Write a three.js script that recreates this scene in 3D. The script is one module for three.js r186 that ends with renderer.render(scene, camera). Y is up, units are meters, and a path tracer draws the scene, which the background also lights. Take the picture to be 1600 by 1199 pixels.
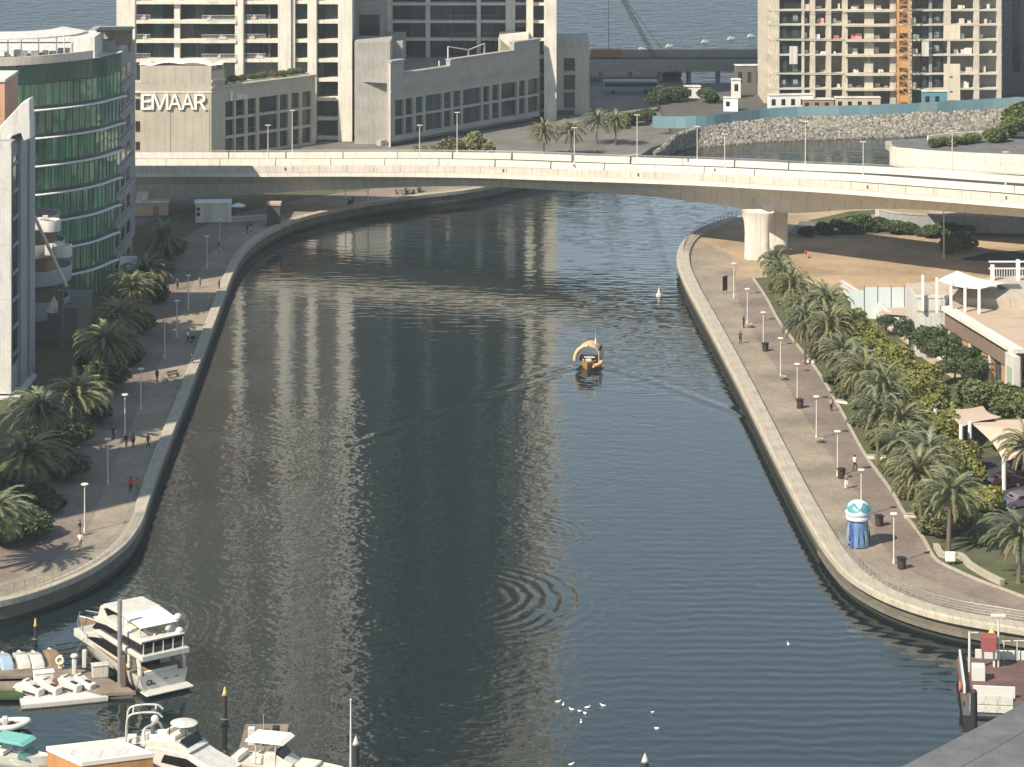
import * as THREE from 'three';
import { mergeGeometries, mergeVertices } from 'three/addons/utils/BufferGeometryUtils.js';
import { FontLoader } from 'three/addons/loaders/FontLoader.js';
import { TextGeometry } from 'three/addons/geometries/TextGeometry.js';
import { RoundedBoxGeometry } from 'three/addons/geometries/RoundedBoxGeometry.js';
import { MarchingCubes } from 'three/addons/objects/MarchingCubes.js';

// ------------------------------------------------------------------ camera, sky, sun, exposure
const F = 4200, HZ = -412, CH = 87;                     // focal length and horizon in photo pixels, eye height in metres
const scene = new THREE.Scene();
const camera = new THREE.PerspectiveCamera(2 * Math.atan(1611 / F) * 180 / Math.PI, 1600 / 3222, 1, 30000);
camera.position.set(0, CH, 0);
camera.lookAt(0, CH, -100);
camera.setViewOffset(1600, 3222, 0, 2023, 1600, 1199);  // level camera with a dropped lens: verticals stay upright
camera.updateProjectionMatrix();
const sunDir = new THREE.Vector3(-0.735, 0.94, 0.677).normalize();
{ // hazy clear sky: pale at the horizon, blue overhead, a soft glow round the sun
  const W = 512, H = 256, d = new Float32Array(W * H * 4), v = new THREE.Vector3();
  for (let j = 0; j < H; j++) for (let i = 0; i < W; i++) { const el = ((j + 0.5) / H - 0.5) * Math.PI, az = ((i + 0.5) / W - 0.5) * 2 * Math.PI; v.set(Math.cos(el) * Math.cos(az), Math.sin(el), Math.cos(el) * Math.sin(az)); const t = 1 - Math.exp(-Math.max(0, el) / 0.34), c = Math.max(0, v.dot(sunDir)), g = 0.12 * Math.pow(c, 6) + 0.4 * Math.pow(c, 60); const o = 4 * (j * W + i); d[o] = 0.66 + (0.09 - 0.66) * t + g; d[o + 1] = 0.79 + (0.165 - 0.79) * t + g * 0.95; d[o + 2] = 0.86 + (0.28 - 0.86) * t + g * 0.85; d[o + 3] = 1; }
  const t = new THREE.DataTexture(d, W, H, THREE.RGBAFormat, THREE.FloatType); t.mapping = THREE.EquirectangularReflectionMapping; t.magFilter = THREE.LinearFilter; t.needsUpdate = true; scene.background = t; scene.environment = t; }
const sun = new THREE.DirectionalLight(new THREE.Color().setRGB(1, 0.9, 0.745), 5.0);
sun.position.copy(sunDir).multiplyScalar(600).add(new THREE.Vector3(0, 0, -400));
sun.target.position.set(0, 0, -400);
sun.castShadow = true; sun.shadow.mapSize.set(4096, 4096);
Object.assign(sun.shadow.camera, { left: -300, right: 300, top: 300, bottom: -300, near: 1, far: 1500 });
scene.add(sun, sun.target);
scene.fog = new THREE.FogExp2(new THREE.Color().setRGB(0.72, 0.78, 0.82), 0.00009);
const renderer = new THREE.WebGLRenderer({ antialias: true });
renderer.setSize(1024, 767);
renderer.toneMapping = THREE.LinearToneMapping;
renderer.toneMappingExposure = 1.58;
renderer.shadowMap.enabled = true;

// ------------------------------------------------------------------ helpers
let seed = 12345;
const rnd = (a = 1, b) => { seed = (seed * 1664525 + 1013904223) >>> 0; const t = seed / 4294967296; return b === undefined ? t * a : a + t * (b - a); };
const pick = (l) => l[Math.floor(rnd(l.length))];
const GL = 2;                                            // promenade level above the water
const G = (px, py, Y = GL) => { const d = F * (CH - Y) / (py - HZ); return [(px - 800) * d / F, Y, -d]; };   // a point of the level Y
const X = (px, d) => (px - 800) * d / F, V = (py, d) => CH - (py - HZ) * d / F;
const G2 = (px, py, Y) => { const p = G(px, py, Y); return [p[0], p[2]]; };
const taken = {};
const numbered = (n) => { const k = taken[n] = (taken[n] ?? -1) + 1; return k ? n + '_' + String(k).padStart(3, '0') : n; };
const setSh = (o) => { o.castShadow = true; o.receiveShadow = true; return o; };
function mesh(name, geo, mat, parent) { const m = setSh(new THREE.Mesh(geo, mat)); m.name = parent ? name : numbered(name); (parent || scene).add(m); return m; }
function tag(o, label, category, group, kind) { o.userData = { ...o.userData }; if (label) o.userData.label = label; if (category) o.userData.category = category; if (group) o.userData.group = group; if (kind) o.userData.kind = kind; return o; }
function thing(name, label, category, pos = [0, 0, 0], ry = 0, group) { const o = new THREE.Group(); o.name = numbered(name); o.position.set(...pos); o.rotation.y = ry; scene.add(o); return tag(o, label, category, group); }
function struct(name, geo, mat) { const m = mesh(name, geo, mat); m.userData.kind = 'structure'; return m; }
function part(name, parent) { const o = new THREE.Group(); o.name = name; parent.add(o); return o; }
function copy(o, pos, ry = 0, s = 1, label, group) { const c = o.clone(); c.name = numbered(o.name.replace(/_\d{3}$/, '')); scene.add(c); c.position.set(...pos); c.rotation.y = ry; c.scale.setScalar(s); c.userData = { ...o.userData }; if (label) c.userData.label = label; if (group) c.userData.group = group; return c; }
const clean = (g) => { let q = g.index ? g.toNonIndexed() : g; for (const k of Object.keys(q.attributes)) if (!['position', 'normal', 'uv', 'color'].includes(k)) q.deleteAttribute(k); if (!q.attributes.uv) q.setAttribute('uv', new THREE.BufferAttribute(new Float32Array(q.attributes.position.count * 2), 2)); q.clearGroups(); return q; };
const mg = (l) => mergeGeometries(l.map(clean));
const bx = (x0, x1, y0, y1, z0, z1) => new THREE.BoxGeometry(Math.abs(x1 - x0), Math.abs(y1 - y0), Math.abs(z1 - z0)).translate((x0 + x1) / 2, (y0 + y1) / 2, (z0 + z1) / 2);
const rbx = (x0, x1, y0, y1, z0, z1, r = 0.05, s = 2) => new RoundedBoxGeometry(Math.abs(x1 - x0), Math.abs(y1 - y0), Math.abs(z1 - z0), s, r).translate((x0 + x1) / 2, (y0 + y1) / 2, (z0 + z1) / 2);
const cyl = (x, y0, y1, z, r0, r1 = r0, n = 12) => new THREE.CylinderGeometry(r1, r0, y1 - y0, n).translate(x, (y0 + y1) / 2, z);
const UNIT = new THREE.BoxGeometry(1, 1, 1), UCYL = new THREE.CylinderGeometry(1, 1, 1, 10);
function pc(name, parent, x0, x1, y0, y1, z0, z1, mat) { const m = mesh(name, UNIT, mat, parent); m.scale.set(Math.abs(x1 - x0), Math.abs(y1 - y0), Math.abs(z1 - z0)); m.position.set((x0 + x1) / 2, (y0 + y1) / 2, (z0 + z1) / 2); return m; }
function rod(name, parent, a, b, r, mat) { return mesh(name, rodG(a, b, r), mat, parent); }
function rodG(a, b, r, r2 = r, n = 8) { const A = new THREE.Vector3(...a), B = new THREE.Vector3(...b), d = B.clone().sub(A), g = new THREE.CylinderGeometry(r2, r, d.length(), n); g.applyQuaternion(new THREE.Quaternion().setFromUnitVectors(new THREE.Vector3(0, 1, 0), d.clone().normalize())); return g.translate(...A.add(B).multiplyScalar(0.5).toArray()); }
function tube(pts, r, n = 24, m = 6) { return new THREE.TubeGeometry(new THREE.CatmullRomCurve3(pts.map((p) => new THREE.Vector3(...p))), n, r, m); }
function slab(pts, y0, y1) { const s = new THREE.Shape(pts.map(([x, z]) => new THREE.Vector2(x, -z))); return new THREE.ExtrudeGeometry(s, { depth: y1 - y0, bevelEnabled: false }).rotateX(-Math.PI / 2).translate(0, y0, 0); }
function sheet(pts, y) { const s = new THREE.Shape(pts.map(([x, z]) => new THREE.Vector2(x, -z))); return new THREE.ShapeGeometry(s).rotateX(-Math.PI / 2).translate(0, y, 0); }
function uvm(g, k = 1) {                                 // uv in metres, projected along the main axis of each face
  g = clean(g); const p = g.attributes.position, uv = g.attributes.uv, a = new THREE.Vector3(), b = new THREE.Vector3(), c = new THREE.Vector3(), n = new THREE.Vector3();
  for (let i = 0; i < p.count; i += 3) { a.fromBufferAttribute(p, i); b.fromBufferAttribute(p, i + 1); c.fromBufferAttribute(p, i + 2); n.copy(b).sub(a).cross(c.clone().sub(a)); const ax = Math.abs(n.x), ay = Math.abs(n.y), az = Math.abs(n.z);
    [a, b, c].forEach((q, j) => { if (ay >= ax && ay >= az) uv.setXY(i + j, q.x * k, q.z * k); else if (ax > az) uv.setXY(i + j, q.z * k, q.y * k); else uv.setXY(i + j, q.x * k, q.y * k); }); }
  return g; }
function smooth(pts, n = 8) { const c = new THREE.CatmullRomCurve3(pts.map(([x, z]) => new THREE.Vector3(x, 0, z)), false, 'centripetal'); return c.getPoints(n * (pts.length - 1)).map((v) => [v.x, v.z]); }
function offs(pts, d) { return pts.map((p, i) => { const a = pts[Math.max(0, i - 1)], b = pts[Math.min(pts.length - 1, i + 1)], tx = b[0] - a[0], tz = b[1] - a[1], l = Math.hypot(tx, tz) || 1; return [p[0] - tz / l * d, p[1] + tx / l * d]; }); }
// a bar of the given section swept along a plan line: section = [[offset, height], ...] closed
function sweep(pts, sect, close = true) { const rings = pts.map((p, i) => { const a = pts[Math.max(0, i - 1)], b = pts[Math.min(pts.length - 1, i + 1)], tx = b[0] - a[0], tz = b[1] - a[1], l = Math.hypot(tx, tz) || 1, y = p[2] || 0; const sc = typeof sect === 'function' ? sect(i, i / (pts.length - 1)) : sect; return sc.map(([o, h]) => [p[0] - tz / l * o, h + y, p[1] + tx / l * o]); });
  const pos = [], m = rings[0].length, tri = (a, b, c) => pos.push(...a, ...b, ...c);
  for (let i = 0; i + 1 < rings.length; i++) for (let j = 0; j < (close ? m : m - 1); j++) { const k = (j + 1) % m, A = rings[i][j], B = rings[i][k], C = rings[i + 1][k], D = rings[i + 1][j]; tri(A, D, C); tri(A, C, B); }
  if (close) for (const [r, f] of [[rings[0], 0], [rings[rings.length - 1], 1]]) { const s = THREE.ShapeUtils.triangulateShape(sectionFlat(r), []); for (const t of s) f ? tri(r[t[0]], r[t[1]], r[t[2]]) : tri(r[t[2]], r[t[1]], r[t[0]]); }
  const g = new THREE.BufferGeometry(); g.setAttribute('position', new THREE.Float32BufferAttribute(pos, 3)); g.computeVertexNormals(); return uvm(g); }
function sectionFlat(r) { const o = r[0]; let far = r[0], dm = -1; for (const q of r) { const d = Math.hypot(q[0] - o[0], q[2] - o[2]); if (d > dm) { dm = d; far = q; } } const dx = (far[0] - o[0]) / (dm || 1), dz = (far[2] - o[2]) / (dm || 1); return r.map((q) => new THREE.Vector2((q[0] - o[0]) * dx + (q[2] - o[2]) * dz, q[1])); }

// tileable noise
function noiseTile(N, cells, oct = 5, gain = 0.55, sd = 7) { const out = new Float32Array(N * N); let amp = 1, tot = 0; let s = sd * 7919 + 13; const r = () => { s = (s * 1664525 + 1013904223) >>> 0; return s / 4294967296; };
  for (let o = 0, c = cells; o < oct && c <= N / 2; o++, c *= 2, amp *= gain) { const g = new Float32Array(c * c); for (let i = 0; i < c * c; i++) g[i] = r(); tot += amp;
    for (let y = 0; y < N; y++) { const fy = y / N * c, y0 = Math.floor(fy), ty = fy - y0, sy = ty * ty * (3 - 2 * ty), r0 = (y0 % c) * c, r1 = ((y0 + 1) % c) * c; for (let x = 0; x < N; x++) { const fx = x / N * c, x0 = Math.floor(fx), tx = fx - x0, sx = tx * tx * (3 - 2 * tx), a = x0 % c, b = (x0 + 1) % c; const v = (g[r0 + a] * (1 - sx) + g[r0 + b] * sx) * (1 - sy) + (g[r1 + a] * (1 - sx) + g[r1 + b] * sx) * sy; out[y * N + x] += v * amp; } } }
  for (let i = 0; i < out.length; i++) out[i] /= tot; return out; }
function texOf(N, fn, srgb, metres) { const d = new Uint8Array(N * N * 4); for (let i = 0; i < N * N; i++) { const c = fn(i % N, Math.floor(i / N), i); d[4 * i] = Math.max(0, Math.min(255, c[0])); d[4 * i + 1] = Math.max(0, Math.min(255, c[1])); d[4 * i + 2] = Math.max(0, Math.min(255, c[2])); d[4 * i + 3] = 255; } const t = new THREE.DataTexture(d, N, N); t.wrapS = t.wrapT = THREE.RepeatWrapping; t.magFilter = THREE.LinearFilter; t.minFilter = THREE.LinearMipmapLinearFilter; t.generateMipmaps = true; if (srgb) t.colorSpace = THREE.SRGBColorSpace; t.repeat.set(1 / metres, 1 / metres); t.needsUpdate = true; return t; }
const NA = noiseTile(512, 4, 7, 0.6, 3), NB = noiseTile(512, 16, 5, 0.6, 5), NC = noiseTile(512, 64, 3, 0.7, 9);
// mottled map: coarse blotches, fine grain, and vertical streaks of dirt
const mottle = (k, metres, streak = 0) => texOf(512, (x, y, i) => { const v = 255 * (1 - k * (0.9 * NA[i] + 0.5 * NC[i] - 0.2) - streak * Math.max(0, NB[(y >> 3) * 512 + ((x * 3) % 512)] - 0.55) * 2); return [v, v * (0.995), v * (0.985)]; }, true, metres);
const T_conc = mottle(0.22, 9, 0.25), T_soft = mottle(0.17, 17, 0.2), T_rough = mottle(0.45, 7), T_pave = mottle(0.42, 23);
const T_sand = texOf(512, (x, y, i) => { const v = 222 + 120 * (NA[i] - 0.5) + 45 * (NC[i] - 0.5), t = NB[i]; return [v, v * (0.97 - 0.04 * t), v * (0.93 - 0.09 * t)]; }, true, 31);
const T_bump = texOf(512, (x, y, i) => { const v = 255 * (0.5 * NB[i] + 0.5 * NC[i]); return [v, v, v]; }, false, 3);
const M = (r, g, b, rough = 0.8, o = {}) => { const m = new THREE.MeshPhysicalMaterial({ roughness: rough, ...o }); m.color.setRGB(r, g, b); return m; };
const mat = {
  bridge: M(0.76, 0.72, 0.64, 0.75, { map: T_soft }), bridgePink: M(0.70, 0.63, 0.55, 0.8, { map: T_conc }),
  cream: M(0.76, 0.72, 0.63, 0.8, { map: T_soft }), taupe: M(0.5, 0.46, 0.4, 0.85, { map: T_soft }), white: M(0.68, 0.665, 0.63, 0.6, { map: T_soft }), plainWhite: M(0.68, 0.67, 0.64, 0.5),
  concrete: M(0.46, 0.44, 0.40, 0.9, { map: T_conc }), greyWall: M(0.33, 0.33, 0.33, 0.85, { map: T_soft }), darkGrey: M(0.1, 0.105, 0.11, 0.7), steel: M(0.35, 0.36, 0.37, 0.4, { metalness: 0.6 }),
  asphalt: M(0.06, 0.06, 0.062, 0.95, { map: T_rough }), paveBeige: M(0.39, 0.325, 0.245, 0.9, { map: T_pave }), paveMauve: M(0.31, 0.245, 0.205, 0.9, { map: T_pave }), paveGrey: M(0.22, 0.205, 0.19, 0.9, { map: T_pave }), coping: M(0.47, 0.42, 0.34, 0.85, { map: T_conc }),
  seawall: M(0.21, 0.19, 0.15, 0.9, { map: T_rough }), weed: M(0.045, 0.05, 0.035, 0.95, { map: T_rough }),
  sand: M(0.41, 0.335, 0.245, 0.95, { map: T_sand }), soil: M(0.125, 0.13, 0.055, 0.95, { map: T_rough }), lawn: M(0.11, 0.14, 0.04, 0.95, { map: T_rough }),
  win: M(0.022, 0.026, 0.03, 0.12), win2: M(0.03, 0.042, 0.045, 0.1), win3: M(0.055, 0.058, 0.06, 0.25), winTeal: M(0.03, 0.06, 0.062, 0.12), hollow: M(0.06, 0.055, 0.05, 0.9),
  black: M(0.015, 0.015, 0.016, 0.6), lampPost: M(0.6, 0.55, 0.47, 0.5), rail: M(0.4, 0.4, 0.39, 0.4, { metalness: 0.5 }), railGlass: M(0.75, 0.8, 0.8, 0.15, { transmission: 0.85, thickness: 0 }),
};
// ------------------------------------------------------------------ setting: banks, promenades, water
const LEpx = [[-150, 965], [0, 942], [60, 926], [130, 897], [185, 860], [213, 825], [226, 790], [240, 745], [265, 680], [300, 590], [330, 510], [360, 430], [374, 402], [398, 377], [430, 358], [470, 342], [560, 322], [650, 308], [740, 297], [850, 272], [950, 252], [1000, 243]];
const LE = smooth(LEpx.map((p) => G2(...p)), 6);
const REpx = [[1750, 1012], [1600, 986], [1480, 965], [1400, 940], [1340, 908], [1305, 873], [1265, 810], [1215, 715], [1160, 605], [1110, 510], [1075, 445], [1063, 412], [1065, 390], [1080, 370], [1110, 354], [1150, 342]];
const RE = smooth([...REpx.map((p) => G2(...p)), [58, -488], [80, -508], [200, -525]], 6);
const leftLand = [...LE, [29, -556], [37, -570], [42, -580], [42, -700], [-700, -700], [-700, -250], [-120, -253], [-72, -256]];
const rightLand = [...RE, [700, -535], [700, -235], [62, -249]];
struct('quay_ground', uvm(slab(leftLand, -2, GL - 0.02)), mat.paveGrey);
struct('park_ground', uvm(slab(rightLand, -2, GL - 0.02)), mat.sand);
// quay walls with a weedy band at the water line and a coping on top
struct('quay_wall', sweep(LE, [[-0.6, -1.5], [0.25, -1.5], [0.25, 1.75], [-0.6, 1.75]]), mat.seawall);
struct('quay_wall', sweep(LE, [[0.2, -1.4], [0.31, -1.4], [0.29, 0.45], [0.2, 0.5]]), mat.weed);
struct('quay_coping', sweep(LE, [[-1.0, 1.7], [0.4, 1.7], [0.4, 2.28], [0.34, 2.34], [-0.94, 2.34], [-1.0, 2.28]]), mat.coping);
struct('quay_wall', sweep(RE, [[-0.1, -1.5], [0.7, -1.5], [0.7, 1.75], [-0.1, 1.75]]), mat.seawall);
struct('quay_wall', sweep(RE, [[-0.17, -1.4], [-0.05, -1.4], [-0.05, 0.5], [-0.15, 0.45]]), mat.weed);
const rc = struct('quay_coping', sweep(RE, [[-0.55, 1.72], [1.55, 1.72], [1.55, 2.3], [1.45, 2.36], [-0.3, 2.36], [-0.5, 2.2]]), mat.coping);
struct('quay_wall', sweep(RE.slice(0, 34), [[-0.5, 0.55], [0, 0.55], [0, 0.95], [-0.42, 0.95]]), mat.seawall);
{ // brackets below the coping along the bend
  let run = 0; const g = bx(-0.16, 0.16, 0.98, 1.72, -0.48, 0);
  for (let i = 1; i < 36; i++) { const a = RE[i - 1], b = RE[i]; run += Math.hypot(b[0] - a[0], b[1] - a[1]); if (run > 2.1) { run = 0; const m = mesh('bracket', g, mat.coping, rc); m.position.set(b[0], 0, b[1]); const tx = b[0] - a[0], tz = b[1] - a[1]; m.rotation.y = Math.atan2(tz, -tx); } } }
// paving
const band = (a, b, y) => sheet([...a, ...b.slice().reverse()], y);
struct('promenade_paving', uvm(band(offs(LE, -0.9).slice(0, 120), offs(LE, -5.2).slice(0, 120), GL)), mat.paveBeige);
struct('promenade_paving', uvm(band(offs(LE, -5.2).slice(0, 120), offs(LE, -12.5).slice(0, 120), GL + 0.004)), mat.paveMauve);
const PE = smooth([[1700, 975], [1600, 935], [1525, 907], [1487, 890], [1462, 877], [1440, 842], [1412, 805], [1390, 767], [1350, 712], [1312, 642], [1275, 580], [1232, 525], [1215, 502], [1195, 465], [1175, 435]].map((p) => G2(...p)), 5);
const MB = smooth([[1700, 985], [1600, 958], [1500, 927], [1425, 893], [1386, 860], [1340, 772], [1283, 690], [1240, 620], [1200, 555], [1185, 535], [1157, 477], [1147, 440]].map((p) => G2(...p)), 5);
const REi = offs(RE, 1.4);
struct('promenade_paving', uvm(sheet([...REi.slice(0, 78), G2(1140, 398), G2(1150, 425), ...MB.slice().reverse()], GL)), mat.paveBeige);
struct('promenade_paving', uvm(band(MB, PE, GL + 0.004)), mat.paveMauve);
const kerb = struct('planting_kerb', sweep(PE, [[0, 1.9], [0.35, 1.9], [0.35, 2.16], [0, 2.16]]), mat.coping);
struct('garden_soil', uvm(sheet([...offs(PE, 0.3).slice(3), G2(1240, 430), G2(1330, 470), G2(1420, 540), G2(1560, 600), G2(1640, 650), G2(1720, 900)], GL + 0.03)), mat.soil);
struct('lawn', uvm(sheet([G2(1395, 560), G2(1440, 555), G2(1560, 590), G2(1640, 640), G2(1620, 660), G2(1500, 655), G2(1440, 620)], GL + 0.05)), mat.lawn);
struct('lawn', uvm(sheet([G2(1455, 862), G2(1475, 858), G2(1540, 885), G2(1640, 905), G2(1640, 928), G2(1530, 903), G2(1490, 885)], GL + 0.05)), mat.lawn);
struct('garden_soil', uvm(band(offs(LE, -13).slice(0, 110), offs(LE, -24).slice(0, 110), GL + 0.01)), mat.soil);
// construction island beyond the bridge, with a rubble slope to the water
const foot = [[27, -551], [36, -566], [54.6, -576], [83, -582], [113, -593], [200, -604], [600, -640]];
const topE = [[34, -562], [40, -573], [57, -586], [84, -592], [114, -603], [200, -614], [600, -650]];
{ const pos = []; for (let i = 0; i + 1 < foot.length; i++) { const a = foot[i], b = foot[i + 1], c = topE[i + 1], d = topE[i]; pos.push(a[0], -0.6, a[1], b[0], -0.6, b[1], c[0], 3.35, c[1], a[0], -0.6, a[1], c[0], 3.35, c[1], d[0], 3.35, d[1]); } const g = new THREE.BufferGeometry(); g.setAttribute('position', new THREE.Float32BufferAttribute(pos, 3)); g.computeVertexNormals(); struct('rubble_bank', uvm(g), M(0.32, 0.29, 0.23, 0.95, { map: T_rough })); }
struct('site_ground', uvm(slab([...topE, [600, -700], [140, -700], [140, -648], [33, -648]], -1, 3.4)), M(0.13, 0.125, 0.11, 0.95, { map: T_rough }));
{ // loose rocks of the rubble bank
  const base = new THREE.IcosahedronGeometry(0.5, 1), p = base.attributes.position; for (let i = 0; i < p.count; i++) { const k = 1 + 0.35 * Math.sin(p.getX(i) * 9 + p.getY(i) * 7) * Math.cos(p.getZ(i) * 8); p.setXYZ(i, p.getX(i) * k, p.getY(i) * k * 0.8, p.getZ(i) * k); } base.computeVertexNormals();
  const N = 9000, im = new THREE.InstancedMesh(base, M(0.27, 0.26, 0.23, 0.95), N), mt = new THREE.Matrix4(), q = new THREE.Quaternion(), c = new THREE.Color();
  for (let k = 0; k < N; k++) { const w = Math.pow(rnd(), 0.9) * 5.2, i = Math.min(5, Math.floor(w)), f = w - i, t = rnd(-0.05, 1.02), ax = foot[i][0] + (foot[i + 1][0] - foot[i][0]) * f, az = foot[i][1] + (foot[i + 1][1] - foot[i][1]) * f, bx_ = topE[i][0] + (topE[i + 1][0] - topE[i][0]) * f, bz = topE[i][1] + (topE[i + 1][1] - topE[i][1]) * f; q.setFromEuler(new THREE.Euler(rnd(6), rnd(6), rnd(6))); const s = rnd(0.35, 1.15) * (t < 0.3 ? 0.8 : 1); mt.compose(new THREE.Vector3(ax + (bx_ - ax) * t, -0.6 + 3.95 * t + 0.1, az + (bz - az) * t), q, new THREE.Vector3(s, s, s)); im.setMatrixAt(k, mt); const v = rnd(0.45, 1.25) * (t < 0.12 ? 0.6 : 1); c.setRGB(v, v * rnd(0.93, 1), v * rnd(0.85, 1)); im.setColorAt(k, c); }
  im.name = 'rubble_rocks'; setSh(im); scene.add(im); tag(im, 'loose pale rocks piled on the bank below the blue hoarding', 'rocks', null, 'stuff'); }

// ------------------------------------------------------------------ water
{ const W = 2048, Hh = 2048, x0 = -85, x1 = 85, z0 = -610, z1 = -205, dx = (x1 - x0) / W, dz = (z1 - z0) / Hh;
  const tile = noiseTile(512, 32, 3, 0.5, 21), samp = (x, y) => { x = x - Math.floor(x); y = y - Math.floor(y); const fx = x * 512, fy = y * 512, a = fx | 0, b = fy | 0, tx = fx - a, ty = fy - b, a1 = (a + 1) & 511, b1 = (b + 1) & 511, A = a & 511, Bq = b & 511; return (tile[Bq * 512 + A] * (1 - tx) + tile[Bq * 512 + a1] * tx) * (1 - ty) + (tile[b1 * 512 + A] * (1 - tx) + tile[b1 * 512 + a1] * tx) * ty - 0.5; };
  const h = new Float32Array(W * Hh);
  const sm = (a, b, v) => { const t = Math.max(0, Math.min(1, (v - a) / (b - a))); return t * t * (3 - 2 * t); };
  const seg = (x, z, a, b) => { const vx = b[0] - a[0], vz = b[1] - a[1], l2 = vx * vx + vz * vz, t = Math.max(0, Math.min(1, ((x - a[0]) * vx + (z - a[1]) * vz) / l2)), px = a[0] + vx * t, pz = a[1] + vz * t; return [Math.hypot(x - px, z - pz), t, Math.sqrt(l2)]; };
  const w0 = (px, py) => G2(px, py, 0);
  const boat = w0(921, 568);
  const wakes = [[boat, w0(1010, 592), 0.03], [w0(1010, 592), w0(1180, 655), 0.022], [boat, w0(850, 588), 0.028], [w0(850, 588), w0(560, 690), 0.014], [w0(560, 690), w0(340, 728), 0.006]];
  const rings = [[...w0(715, 935), 0.011, 1.5, 17], [...w0(840, 830), 0.008, 1.0, 7], [...w0(330, 800), 0.015, 0.9, 6], [...w0(90, 985), 0.03, 1.4, 14]];
  let big = 0, gust = 0; const lowB = [], lowG = [];
  for (let j = 0; j < Hh; j++) { const z = z0 + (j + 0.5) * dz, D = -z, xa = D > 266 ? -56 : x0, xb = D > 262 && D < 480 ? 47 : x1; for (let i = 0; i < W; i++) { const x = x0 + (i + 0.5) * dx; if (x < xa || x > xb) continue;
    const line = 348 + 0.13 * (x + 40);                                    // calm beyond the boat's wake, ruffled on this side
    if (j % 8 === 0 || lowB[i] === undefined) { lowB[i] = samp(x / 160 + 0.3, z / 240 + 0.1); lowG[i] = sm(-0.12, 0.16, samp(x / 420 + 0.7, z / 700)); } big = lowB[i]; gust = lowG[i]; const calm = sm(line - 10, line + 6, D + 14 * big);
    const right = sm(-2, 22, x + 18 * big);
    const near = 1 - calm, a = 0.2 + 0.8 * near * (0.55 + 0.45 * gust) * (1 - 0.45 * right);
    let v = 0.025 * a * samp(x / 22, z / 18) + 0.04 * a * samp(x / 60 + 0.03 * big, z / 32 + 0.37) + 0.009 * a * samp(x / 12 + 0.5, z / 14) + 0.022 * a * samp((x * 0.8 + z * 0.6) / 52, (z * 0.8 - x * 0.6) / 34) + (0.034 + 0.08 * right) * calm * samp(x / 90, z / 22);
    if (x > -6) v += 0.010 * right * Math.sin(z * 3.1 + 5 * samp(x / 120, z / 120)) * sm(330, 250, D);
    if (D > 318 && D < 385) for (const [A, B, s] of wakes) { if (z < Math.min(A[1], B[1]) - 4 || z > Math.max(A[1], B[1]) + 4 || x < Math.min(A[0], B[0]) - 4 || x > Math.max(A[0], B[0]) + 4) continue; const [d] = seg(x, z, A, B); if (d < 4) v += s * Math.exp(-d * d / 0.5) * 1.6 - s * Math.exp(-(d - 1.4) * (d - 1.4) / 0.7); }
    if (D < 320) for (const [cx, cz, s, l, R] of rings) { if (Math.abs(z - cz) > R * 1.6) continue; const d = Math.hypot(x - cx, z - cz); if (d < R * 1.6) v += s * sm(-0.1, 0.2, samp(x / 300 + 0.2, z / 400) + 0.16 * (x - cx) / d) * Math.sin(d / l * 6.283 + 9 * samp(x / 130, z / 130)) * Math.exp(-(d - R * 0.6) * (d - R * 0.6) / (R * R * 0.16)); }
    h[j * W + i] = v; } }
  const nd = new Float32Array(W * Hh * 4);
  for (let j = 0; j < Hh; j++) for (let i = 0; i < W; i++) { const l = h[j * W + Math.max(0, i - 1)], r = h[j * W + Math.min(W - 1, i + 1)], u = h[Math.max(0, j - 1) * W + i], d = h[Math.min(Hh - 1, j + 1) * W + i]; const sx = -(r - l) / (2 * dx), sz = -(d - u) / (2 * dz), n = 1 / Math.hypot(sx, sz, 1), o = 4 * ((Hh - 1 - j) * W + i); nd[o] = sx * n * 0.5 + 0.5; nd[o + 1] = -sz * n * 0.5 + 0.5; nd[o + 2] = n * 0.5 + 0.5; nd[o + 3] = 1; }
  const nt = new THREE.DataTexture(nd, W, Hh, THREE.RGBAFormat, THREE.FloatType); nt.magFilter = THREE.LinearFilter; nt.needsUpdate = true;
  const wm = M(0.006, 0.0135, 0.0145, 0.07, { ior: 1.52, normalMap: nt });
  struct('canal_water', new THREE.PlaneGeometry(x1 - x0, z1 - z0).rotateX(-Math.PI / 2).translate((x0 + x1) / 2, 0, (z0 + z1) / 2), wm);
  const nt2 = texOf(512, (x, y, i) => { const q = NB, a = q[y * 512 + ((x + 1) & 511)] - q[y * 512 + ((x + 511) & 511)], b = q[((y + 1) & 511) * 512 + x] - q[((y + 511) & 511) * 512 + x]; return [127.5 + a * 900, 127.5 + b * 900, 252]; }, false, 60);
  const sm2 = M(0.012, 0.022, 0.028, 0.3, { ior: 1.33, normalMap: nt2 });
  const strips = [[-900, x0, -700, -100], [x1, 900, -700, -100], [x0, x1, z1, -60], [x0, x1, -700, z0], [-9000, 9000, -9000, -700]];
  strips.forEach(([a, b, c, d]) => struct('sea_water', uvm(new THREE.PlaneGeometry(b - a, d - c).rotateX(-Math.PI / 2).translate((a + b) / 2, 0, (c + d) / 2)), sm2)); }
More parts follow.
